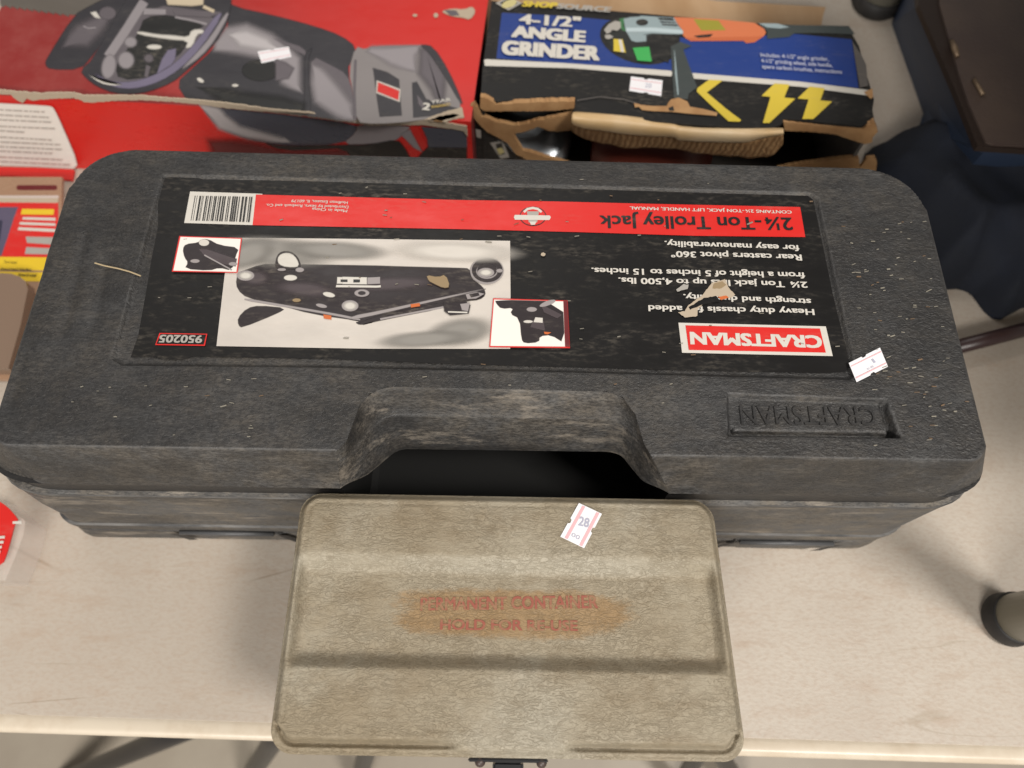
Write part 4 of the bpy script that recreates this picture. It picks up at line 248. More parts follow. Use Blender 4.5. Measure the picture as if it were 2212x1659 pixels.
('~paper_torn',100.0,"-98.9 615.4 -98.9 615.2 -99 614.9 -99.2 614.7 -99.4 614.4 -99.8 614.2 -100.2 614.1 -100.6 614.1 -101 614.1 -101.5 614.2 -101.8 614.4 -102.1 614.6 -102.3 614.9 -102.5 615.1 -102.5 615.3 -102.5 615.5 -102.4 615.7 -102.2 615.9 -102 616.2 -101.6 616.4 -101.2 616.5 -100.8 616.6 -100.3 616.5 -99.9 616.4 -99.5 616.2 -99.3 616 -99 615.8 -98.9 615.5 -98 615.4 -98 614.7 -98.2 614.2 -98.5 613.7 -99 613.3 -99.4 613 -100 612.9 -100.5 612.8 -101.1 612.8 -101.7 613 -102.2 613.2 -102.6 613.6 -103 614 -103.3 614.6 -103.4 615.2 -103.4 615.9 -103.2 616.5 -102.8 616.9 -102.4 617.3 -102 617.6 -101.4 617.8 -100.9 617.8 -100.3 617.8 -99.8 617.6 -99.2 617.4 -98.8 617 -98.4 616.6 -98.1 616"),
('~paper_torn',100.0,"-78.8 615.8 -78.8 615.3 -78.9 614.9 -79 614.4 -79.3 614 -79.6 613.8 -79.9 613.6 -80.3 613.5 -80.7 613.6 -81 613.7 -81.3 614 -81.6 614.4 -81.8 614.8 -82 615.3 -82 615.8 -82 616.3 -81.9 616.8 -81.8 617.2 -81.5 617.6 -81.2 617.8 -80.9 618 -80.5 618.1 -80.2 618 -79.8 617.9 -79.5 617.6 -79.2 617.3 -79 616.8 -78.8 616.4 -77.5 615.9 -77.6 615 -77.7 614.1 -78 613.4 -78.5 612.7 -79 612.2 -79.5 611.9 -80.2 611.8 -80.8 611.9 -81.5 612.2 -82 612.6 -82.5 613.3 -82.9 614 -83.2 614.9 -83.3 615.7 -83.3 616.6 -83.1 617.5 -82.8 618.2 -82.4 618.9 -81.9 619.4 -81.3 619.7 -80.6 619.8 -80 619.7 -79.4 619.4 -78.8 619 -78.3 618.4 -77.9 617.6 -77.7 616.8"),
 ],
 'saw_front': [
('~saw_blue',None,"-283.0 496.3 100.1 -271.7 495.8 98.7 -250.0 494.7 96.9 -218.7 493.1 94.6 -189.2 491.6 91.9 -161.6 490.2 88.8 -148.7 489.6 85.1 -149.6 489.6 81.2 -154.2 489.8 74.6 -162.8 490.3 65.6 -181.3 491.2 59.3 -210.0 492.7 55.7 -232.4 493.8 55.7 -248.1 494.6 59.2 -262.1 495.3 64.1 -274.2 495.9 70.4 -282.2 496.3 81.0 -286.1 496.5 95.0 -283.2 496.4 102.3 -270.5 495.7 101.3 -248.9 494.6 99.6 -217.7 493.1 97.3 -188.3 491.6 94.6 -160.7 490.2 91.5 -146.8 489.5 86.9 -147.9 489.5 80.5 -153.1 489.8 72.8 -162.4 490.2 63.1 -181.7 491.2 56.4 -210.8 492.7 52.8 -233.5 493.8 52.7 -249.4 494.6 56.3 -263.6 495.4 61.3 -276.0 496.0 67.8 -284.3 496.4 78.8 -288.3 496.6 94.3"),
('~saw_glow',None,"-286.9 496.5 99.8 -274.5 495.9 95.3 -272.1 495.8 86.0 -262.8 495.3 72.4 -226.5 493.5 59.6 -219.7 493.1 59.9 -254.0 494.9 65.4 -277.6 496.1 76.6 -291.4 496.8 103.8 -268.2 495.6 103.8 -264.8 495.4 93.4 -256.7 495.0 81.6 -221.2 493.2 69.4 -213.3 492.8 57.6 -258.8 495.1 55.1 -284.7 496.4 67.9"),
('~saw_lite',None,"-134.7 488.9 87.9 -109.5 487.6 89.3 -98.9 487.1 88.5 -101.3 487.2 85.2 -106.0 487.4 79.5 -112.7 487.8 72.6 -121.6 488.2 67.9 -132.9 488.8 65.5 -145.6 489.4 63.4 -159.4 490.1 61.8 -161.6 490.2 64.4 -153.1 489.8 72.8 -147.9 489.5 80.5 -147.2 489.5 85.2 -134.4 488.8 90.6 -109.0 487.6 92.0 -97.0 486.9 89.7 -100.0 487.1 83.5 -105.0 487.4 77.5 -112.1 487.7 70.2 -121.6 488.2 65.2 -133.2 488.8 62.6 -146.1 489.4 60.5 -160.7 490.2 59.0 -163.6 490.3 64.3 -154.2 489.8 74.6 -149.6 489.6 81.2 -148.3 489.5 86.9"),
('~print_maroon',None,"-293.5 496.9 46.7 -252.4 494.8 41.3 -231.0 493.7 34.7 -194.3 491.9 37.7 -171.9 490.7 43.2 -165.5 490.4 40.9 -293.6 496.9 34.9 -301.8 497.3 62.2 -241.6 494.2 67.6 -221.4 493.2 61.5 -188.7 491.6 64.2 -159.7 490.1 67.9 -150.9 489.7 30.4 -313.7 497.9 11.2"),
('~print_black',None,"-240.8 494.2 55.2 -232.5 493.8 52.4 -212.4 492.8 53.0 -182.3 491.3 56.5 -160.3 490.1 59.0 -146.0 489.4 60.5 -132.1 488.7 63.7 -118.8 488.1 68.3 -111.3 487.7 68.5 -108.9 487.6 64.3 -106.0 487.4 56.7 -102.9 487.2 46.8 -114.7 487.9 40.9 -143.3 489.3 38.5 -159.4 490.1 42.2 -163.1 490.3 52.1 -171.7 490.7 56.1 -184.7 491.4 53.8 -199.9 492.1 51.5 -217.3 493.0 49.3 -230.9 493.7 50.8 -240.3 494.2 55.7 -242.0 494.3 56.9 -231.4 493.7 55.3 -211.6 492.7 56.0 -181.7 491.2 59.4 -159.8 490.1 61.9 -145.7 489.4 63.4 -131.9 488.7 66.5 -118.5 488.0 71.1 -110.1 487.6 71.1 -107.1 487.5 66.3 -104.1 487.3 58.4 -101.1 487.2 45.9 -114.8 487.9 37.9 -144.1 489.3 35.4 -161.0 490.2 39.5 -164.7 490.4 49.6 -172.6 490.8 53.1 -185.3 491.4 50.8 -200.5 492.2 48.5 -218.2 493.1 46.2 -232.2 493.8 47.8 -242.3 494.3 53.4"),
('~saw_lite',None,"-107.0 487.5 78.4 -97.6 487.0 85.6 -94.6 486.8 69.7 -90.2 486.6 57.4 -97.2 487.0 63.4 -108.9 487.6 78.6 -96.7 486.9 88.2 -92.7 486.7 71.1 -89.0 486.6 55.5 -98.6 487.0 60.9"),
('~print_red',None,"-97.0 486.9 91.3 -91.7 486.7 92.1 -85.2 486.4 66.3 -88.0 486.5 58.0 -89.5 486.6 60.6 -96.5 486.9 84.4 -98.3 487.0 92.8 -90.5 486.6 94.5 -83.2 486.3 66.6 -87.8 486.5 55.2 -91.3 486.7 58.6 -98.5 487.0 83.3"),
('~saw_blue',None,"-86.5 486.4 89.7 -46.0 484.4 87.8 -47.0 484.4 66.6 -82.7 486.2 63.7 -82.4 486.2 74.8 -87.9 486.5 91.1 -44.5 484.3 89.8 -45.7 484.4 64.7 -84.2 486.3 61.4 -84.4 486.3 73.9"),
('~print_black',None,"-84.2 486.3 62.0 -47.1 484.4 64.6 -48.1 484.5 42.9 -99.5 487.1 39.7 -89.0 486.6 55.5 -84.7 486.3 64.6 -45.6 484.4 66.7 -46.8 484.4 40.8 -101.6 487.2 38.2 -90.3 486.6 57.3"),
 ],
 'saw_lip': [
('print_red',4.0,"-549 503.4 -532.9 502.7 -495.6 502.5 -455.9 500.7 -454.7 487.6 -492.2 490.1 -529.5 491.2 -545.7 492.2"),
 ],
 'saw_panel': [
('~print_paper',None,"-490.4 506.8 89.9 -484.0 506.5 89.5 -469.4 505.8 89.5 -447.5 504.6 89.8 -435.5 504.0 89.7 -433.4 503.9 89.4 -432.0 503.9 88.7 -431.4 503.8 87.8 -432.5 503.9 81.0 -435.5 504.0 67.8 -440.2 504.3 48.6 -446.9 504.6 22.7 -452.1 504.9 8.0 -455.7 505.1 4.9 -459.6 505.2 1.4 -462.6 505.4 -1.3 -482.7 506.4 -2.8 -520.4 508.3 -3.1 -543.4 509.5 -3.3 -551.2 509.9 -3.7 -538.5 509.2 21.4 -507.3 507.7 69.0 -490.2 506.8 92.0 -482.2 506.4 92.2 -467.6 505.7 92.3 -445.8 504.6 92.5 -433.7 503.9 92.4 -431.4 503.8 92.1 -429.7 503.8 91.2 -428.9 503.7 89.7 -429.9 503.8 82.4 -432.9 503.9 69.1 -437.6 504.1 50.0 -444.2 504.5 23.9 -450.3 504.8 7.5 -455.2 505.0 2.8 -459.2 505.2 -0.8 -463.4 505.4 -4.4 -484.7 506.5 -6.3 -522.6 508.4 -6.5 -545.8 509.6 -6.7 -554.5 510.0 -6.5 -541.0 509.4 20.9 -509.2 507.8 69.2"),
 ],
 'saw_front_text': [
('print_greytext',None,"-493.8 507.0 83.7 -484.5 506.5 83.8 -485.6 506.6 82.1 -494.9 507.0 82.0"),
('print_greytext',None,"-483.7 506.5 83.8 -479.9 506.3 83.8 -480.9 506.3 82.2 -484.7 506.5 82.1"),
('print_greytext',None,"-478.4 506.2 83.8 -472.1 505.9 83.9 -473.1 505.9 82.2 -479.4 506.2 82.2"),
('print_greytext',None,"-471.2 505.8 83.9 -462.1 505.4 83.9 -463.1 505.4 82.3 -472.2 505.9 82.2"),
('print_greytext',None,"-460.6 505.3 84.0 -456.6 505.1 84.0 -457.6 505.1 82.3 -461.6 505.4 82.3"),
('print_greytext',None,"-455.2 505.0 84.0 -452.7 504.9 84.0 -453.6 504.9 82.4 -456.2 505.1 82.4"),
('print_greytext',None,"-451.7 504.9 84.0 -445.6 504.6 84.1 -446.6 504.6 82.4 -452.7 504.9 82.4"),
('print_greytext',None,"-444.2 504.5 84.1 -440.8 504.3 84.1 -441.8 504.4 82.5 -445.2 504.5 82.5"),
('print_greytext',None,"-498.3 507.2 76.8 -493.4 507.0 76.8 -494.5 507.0 75.1 -499.4 507.3 75.1"),
('print_greytext',None,"-492.6 506.9 76.8 -484.0 506.5 76.9 -485.0 506.5 75.2 -493.6 507.0 75.2"),
('print_greytext',None,"-483.0 506.4 76.9 -474.7 506.0 77.0 -475.8 506.1 75.3 -484.1 506.5 75.2"),
('print_greytext',None,"-473.4 505.9 77.0 -466.1 505.6 77.0 -467.1 505.6 75.3 -474.4 506.0 75.3"),
('print_greytext',None,"-464.8 505.5 77.0 -459.2 505.2 77.1 -460.2 505.3 75.4 -465.8 505.6 75.4"),
('print_greytext',None,"-457.8 505.2 77.1 -451.7 504.9 77.1 -452.6 504.9 75.5 -458.8 505.2 75.4"),
('print_greytext',None,"-450.7 504.8 77.1 -444.2 504.5 77.2 -445.2 504.5 75.5 -451.7 504.9 75.5"),
('print_greytext',None,"-443.4 504.4 77.2 -440.9 504.3 77.2 -441.8 504.4 75.5 -444.4 504.5 75.5"),
('print_greytext',None,"-502.6 507.4 70.1 -495.6 507.1 70.2 -496.6 507.1 68.5 -503.7 507.5 68.4"),
('print_greytext',None,"-494.1 507.0 70.2 -490.3 506.8 70.3 -491.4 506.9 68.6 -495.2 507.1 68.5"),
('print_greytext',None,"-489.5 506.8 70.3 -484.2 506.5 70.4 -485.2 506.6 68.7 -490.5 506.8 68.6"),
('print_greytext',None,"-483.3 506.4 70.4 -478.0 506.2 70.5 -479.0 506.2 68.8 -484.4 506.5 68.7"),
('print_greytext',None,"-476.7 506.1 70.5 -473.1 505.9 70.6 -474.2 506.0 68.9 -477.7 506.2 68.8"),
('print_greytext',None,"-471.8 505.9 70.6 -465.9 505.6 70.7 -466.9 505.6 69.0 -472.8 505.9 68.9"),
('print_greytext',None,"-464.8 505.5 70.7 -455.3 505.0 70.9 -456.3 505.1 69.2 -465.8 505.6 69.0"),
('print_greytext',None,"-454.1 505.0 70.9 -451.0 504.8 71.0 -452.0 504.9 69.3 -455.1 505.0 69.2"),
('print_greytext',None,"-449.9 504.8 71.0 -442.1 504.4 71.1 -443.1 504.4 69.4 -450.9 504.8 69.3"),
('print_greytext',None,"-508.5 507.7 61.1 -500.3 507.3 61.3 -501.4 507.4 59.6 -509.6 507.8 59.4"),
('print_greytext',None,"-498.9 507.2 61.3 -490.2 506.8 61.5 -491.2 506.9 59.8 -500.0 507.3 59.6"),
('print_greytext',None,"-489.2 506.8 61.5 -486.1 506.6 61.6 -487.2 506.6 59.9 -490.3 506.8 59.8"),
('print_greytext',None,"-485.2 506.5 61.6 -480.7 506.3 61.7 -481.8 506.4 60.0 -486.2 506.6 59.9"),
('print_greytext',None,"-479.7 506.3 61.7 -476.9 506.1 61.8 -478.0 506.2 60.1 -480.7 506.3 60.0"),
('print_greytext',None,"-475.4 506.1 61.8 -471.5 505.9 61.9 -472.5 505.9 60.2 -476.5 506.1 60.1"),
('print_greytext',None,"-470.5 505.8 61.9 -464.4 505.5 62.1 -465.4 505.5 60.3 -471.5 505.9 60.2"),
('print_greytext',None,"-463.4 505.4 62.1 -458.1 505.2 62.2 -459.1 505.2 60.5 -464.4 505.5 60.3"),
('print_greytext',None,"-456.9 505.1 62.2 -449.9 504.8 62.4 -450.9 504.8 60.6 -457.9 505.2 60.5"),
('print_greytext',None,"-449.1 504.7 62.4 -443.3 504.4 62.5 -444.3 504.5 60.8 -450.1 504.8 60.6"),
('print_greytext',None,"-512.5 507.9 54.9 -505.2 507.6 55.0 -506.4 507.6 53.2 -513.6 508.0 53.2"),
('print_greytext',None,"-504.1 507.5 55.0 -496.2 507.1 55.0 -497.3 507.2 53.2 -505.2 507.6 53.2"),
('print_greytext',None,"-495.1 507.1 55.0 -487.1 506.6 55.0 -488.2 506.7 53.2 -496.2 507.1 53.2"),
('print_greytext',None,"-486.2 506.6 55.0 -477.7 506.2 55.0 -478.7 506.2 53.2 -487.3 506.6 53.2"),
('print_greytext',None,"-518.3 508.2 46.0 -515.4 508.1 46.0 -516.5 508.1 44.2 -519.5 508.3 44.2"),
('print_greytext',None,"-514.2 508.0 46.0 -509.1 507.8 46.0 -510.2 507.8 44.2 -515.4 508.1 44.2"),
('print_greytext',None,"-508.2 507.7 46.0 -500.1 507.3 46.0 -501.2 507.4 44.2 -509.3 507.8 44.2"),
('print_greytext',None,"-498.9 507.2 46.0 -494.0 507.0 46.0 -495.1 507.0 44.2 -500.0 507.3 44.2"),
('print_greytext',None,"-492.8 506.9 46.0 -488.6 506.7 46.0 -489.8 506.8 44.2 -493.9 507.0 44.2"),
('print_greytext',None,"-487.6 506.7 46.0 -482.4 506.4 46.0 -483.5 506.5 44.2 -488.7 506.7 44.2"),
('print_greytext',None,"-481.3 506.4 46.0 -478.9 506.2 46.0 -480.0 506.3 44.2 -482.4 506.4 44.2"),
('print_greytext',None,"-477.6 506.2 46.0 -474.1 506.0 46.0 -475.2 506.0 44.2 -478.6 506.2 44.2"),
('print_greytext',None,"-472.9 505.9 46.0 -469.9 505.8 46.0 -470.9 505.8 44.2 -473.9 506.0 44.2"),
('print_greytext',None,"-469.0 505.7 46.0 -460.9 505.3 46.0 -462.0 505.4 44.2 -470.1 505.8 44.2"),
('print_greytext',None,"-459.8 505.3 46.0 -455.7 505.1 46.0 -456.7 505.1 44.2 -460.8 505.3 44.2"),
('print_greytext',None,"-523.0 508.4 38.8 -517.9 508.2 38.8 -519.1 508.2 37.0 -524.2 508.5 36.9"),
('print_greytext',None,"-516.8 508.1 38.9 -512.5 507.9 38.9 -513.6 508.0 37.1 -518.0 508.2 37.0"),
('print_greytext',None,"-511.3 507.9 38.9 -501.7 507.4 39.1 -502.9 507.4 37.2 -512.5 507.9 37.1"),
('print_greytext',None,"-500.9 507.3 39.1 -491.1 506.8 39.3 -492.2 506.9 37.4 -502.0 507.4 37.3"),
('print_greytext',None,"-490.1 506.8 39.3 -480.6 506.3 39.4 -481.7 506.4 37.6 -491.2 506.9 37.4"),
('print_greytext',None,"-479.6 506.3 39.5 -473.2 505.9 39.5 -474.3 506.0 37.7 -480.7 506.3 37.6"),
('print_greytext',None,"-472.0 505.9 39.6 -467.1 505.6 39.6 -468.2 505.7 37.8 -473.1 505.9 37.7"),
('print_greytext',None,"-465.7 505.6 39.7 -462.9 505.4 39.7 -463.9 505.5 37.9 -466.8 505.6 37.8"),
('print_greytext',None,"-461.8 505.4 39.7 -457.8 505.2 39.8 -458.9 505.2 38.0 -462.9 505.4 37.9"),
('print_greytext',None,"-456.4 505.1 39.8 -452.9 504.9 39.9 -454.0 505.0 38.0 -457.4 505.1 38.0"),
('print_greytext',None,"-452.1 504.9 39.9 -450.9 504.8 39.9 -451.9 504.9 38.1 -453.1 504.9 38.0"),
('print_greytext',None,"-527.5 508.7 31.8 -524.8 508.5 31.8 -526.0 508.6 29.9 -528.8 508.7 29.9"),
('print_greytext',None,"-523.6 508.5 31.9 -521.0 508.4 31.9 -522.2 508.4 30.0 -524.9 508.6 30.0"),
('print_greytext',None,"-520.2 508.3 31.9 -511.7 507.9 32.1 -512.8 507.9 30.2 -521.4 508.4 30.0"),
('print_greytext',None,"-510.2 507.8 32.1 -507.4 507.7 32.1 -508.6 507.7 30.3 -511.4 507.9 30.2"),
('print_greytext',None,"-506.1 507.6 32.2 -498.0 507.2 32.3 -499.2 507.2 30.4 -507.3 507.7 30.3"),
('print_greytext',None,"-496.9 507.1 32.3 -490.3 506.8 32.4 -491.4 506.9 30.6 -498.1 507.2 30.4"),
('print_greytext',None,"-489.1 506.7 32.5 -484.3 506.5 32.5 -485.4 506.6 30.7 -490.2 506.8 30.6"),
('print_greytext',None,"-483.2 506.4 32.6 -479.4 506.2 32.6 -480.5 506.3 30.8 -484.4 506.5 30.7"),
('print_greytext',None,"-478.4 506.2 32.6 -475.0 506.0 32.7 -476.1 506.1 30.8 -479.5 506.3 30.8"),
('print_greytext',None,"-473.7 506.0 32.7 -470.5 505.8 32.8 -471.6 505.9 30.9 -474.8 506.0 30.9"),
('print_greytext',None,"-469.3 505.7 32.8 -461.3 505.3 33.0 -462.4 505.4 31.1 -470.4 505.8 30.9"),
('print_greytext',None,"-459.9 505.3 33.0 -453.1 504.9 33.1 -454.2 505.0 31.2 -461.0 505.3 31.1"),
('print_greytext',None,"-531.9 508.9 25.1 -522.1 508.4 25.3 -523.3 508.5 23.4 -533.1 509.0 23.2"),
('print_greytext',None,"-520.9 508.4 25.3 -514.0 508.0 25.4 -515.2 508.1 23.5 -522.1 508.4 23.4"),
('print_greytext',None,"-512.7 507.9 25.5 -509.0 507.8 25.5 -510.2 507.8 23.6 -513.9 508.0 23.6"),
('print_greytext',None,"-507.5 507.7 25.6 -497.8 507.2 25.8 -499.0 507.2 23.9 -508.6 507.7 23.7"),
('print_greytext',None,"-496.6 507.1 25.8 -487.6 506.7 26.0 -488.7 506.7 24.1 -497.8 507.2 23.9"),
('print_greytext',None,"-486.2 506.6 26.0 -480.5 506.3 26.1 -481.6 506.4 24.2 -487.3 506.6 24.1"),
('print_greytext',None,"-479.6 506.3 26.1 -475.9 506.1 26.2 -477.0 506.1 24.3 -480.7 506.3 24.2"),
('print_greytext',None,"-474.4 506.0 26.2 -471.1 505.8 26.3 -472.2 505.9 24.4 -475.5 506.1 24.3"),
('print_greytext',None,"-470.3 505.8 26.3 -466.3 505.6 26.4 -467.4 505.6 24.5 -471.4 505.9 24.4"),
('print_greytext',None,"-537.9 509.2 15.8 -533.5 509.0 15.9 -534.8 509.1 14.0 -539.1 509.3 13.9"),
('print_greytext',None,"-532.2 508.9 15.9 -529.2 508.8 16.0 -530.5 508.8 14.1 -533.5 509.0 14.0"),
('print_greytext',None,"-528.2 508.7 16.0 -519.0 508.2 16.2 -520.3 508.3 14.2 -529.5 508.8 14.1"),
('print_greytext',None,"-517.6 508.2 16.2 -512.5 507.9 16.3 -513.7 508.0 14.4 -518.8 508.2 14.3"),
('print_greytext',None,"-511.2 507.9 16.4 -502.6 507.4 16.5 -503.8 507.5 14.6 -512.4 507.9 14.4"),
('print_greytext',None,"-501.3 507.4 16.5 -495.6 507.1 16.6 -496.8 507.1 14.7 -502.5 507.4 14.6"),
('print_greytext',None,"-494.3 507.0 16.7 -490.4 506.8 16.7 -491.5 506.9 14.8 -495.5 507.1 14.7"),
('print_greytext',None,"-489.3 506.8 16.8 -484.7 506.5 16.9 -485.9 506.6 14.9 -490.4 506.8 14.8"),
('print_greytext',None,"-483.5 506.5 16.9 -474.7 506.0 17.0 -475.8 506.1 15.1 -484.6 506.5 14.9"),
('print_greytext',None,"-473.4 505.9 17.1 -468.0 505.7 17.2 -469.1 505.7 15.2 -474.5 506.0 15.1"),
('print_greytext',None,"-467.0 505.6 17.2 -463.6 505.4 17.2 -464.7 505.5 15.3 -468.1 505.7 15.2"),
('print_greytext',None,"-462.7 505.4 17.3 -461.4 505.4 17.3 -462.5 505.4 15.3 -463.8 505.5 15.3"),
('print_greytext',None,"-542.4 509.4 8.9 -535.0 509.1 9.0 -536.2 509.1 7.0 -543.7 509.5 6.9"),
('print_greytext',None,"-534.0 509.0 9.0 -531.0 508.9 9.1 -532.2 508.9 7.1 -535.2 509.1 7.0"),
('print_greytext',None,"-529.6 508.8 9.1 -521.9 508.4 9.2 -523.2 508.5 7.2 -530.8 508.9 7.1"),
('print_greytext',None,"-520.5 508.3 9.2 -517.3 508.2 9.3 -518.5 508.2 7.3 -521.7 508.4 7.2"),
('print_greytext',None,"-516.4 508.1 9.3 -507.8 507.7 9.4 -509.0 507.8 7.5 -517.6 508.2 7.3"),
('print_greytext',None,"-506.7 507.6 9.4 -500.7 507.3 9.6 -501.9 507.4 7.6 -507.9 507.7 7.5"),
('print_greytext',None,"-499.4 507.3 9.6 -491.5 506.9 9.7 -492.7 506.9 7.7 -500.6 507.3 7.6"),
('print_greytext',None,"-490.5 506.8 9.7 -487.9 506.7 9.8 -489.1 506.7 7.8 -491.6 506.9 7.7"),
('print_greytext',None,"-486.9 506.6 9.8 -478.4 506.2 9.9 -479.5 506.3 7.9 -488.0 506.7 7.8"),
('print_greytext',None,"-477.5 506.1 9.9 -470.8 505.8 10.0 -471.9 505.9 8.1 -478.6 506.2 8.0"),
('print_greytext',None,"-469.2 505.7 10.1 -466.4 505.6 10.1 -467.5 505.6 8.1 -470.4 505.8 8.1"),
('print_greytext',None,"-464.9 505.5 10.1 -457.3 505.1 10.2 -458.4 505.2 8.3 -466.0 505.6 8.2"),
 ],
 'saw_crease': [
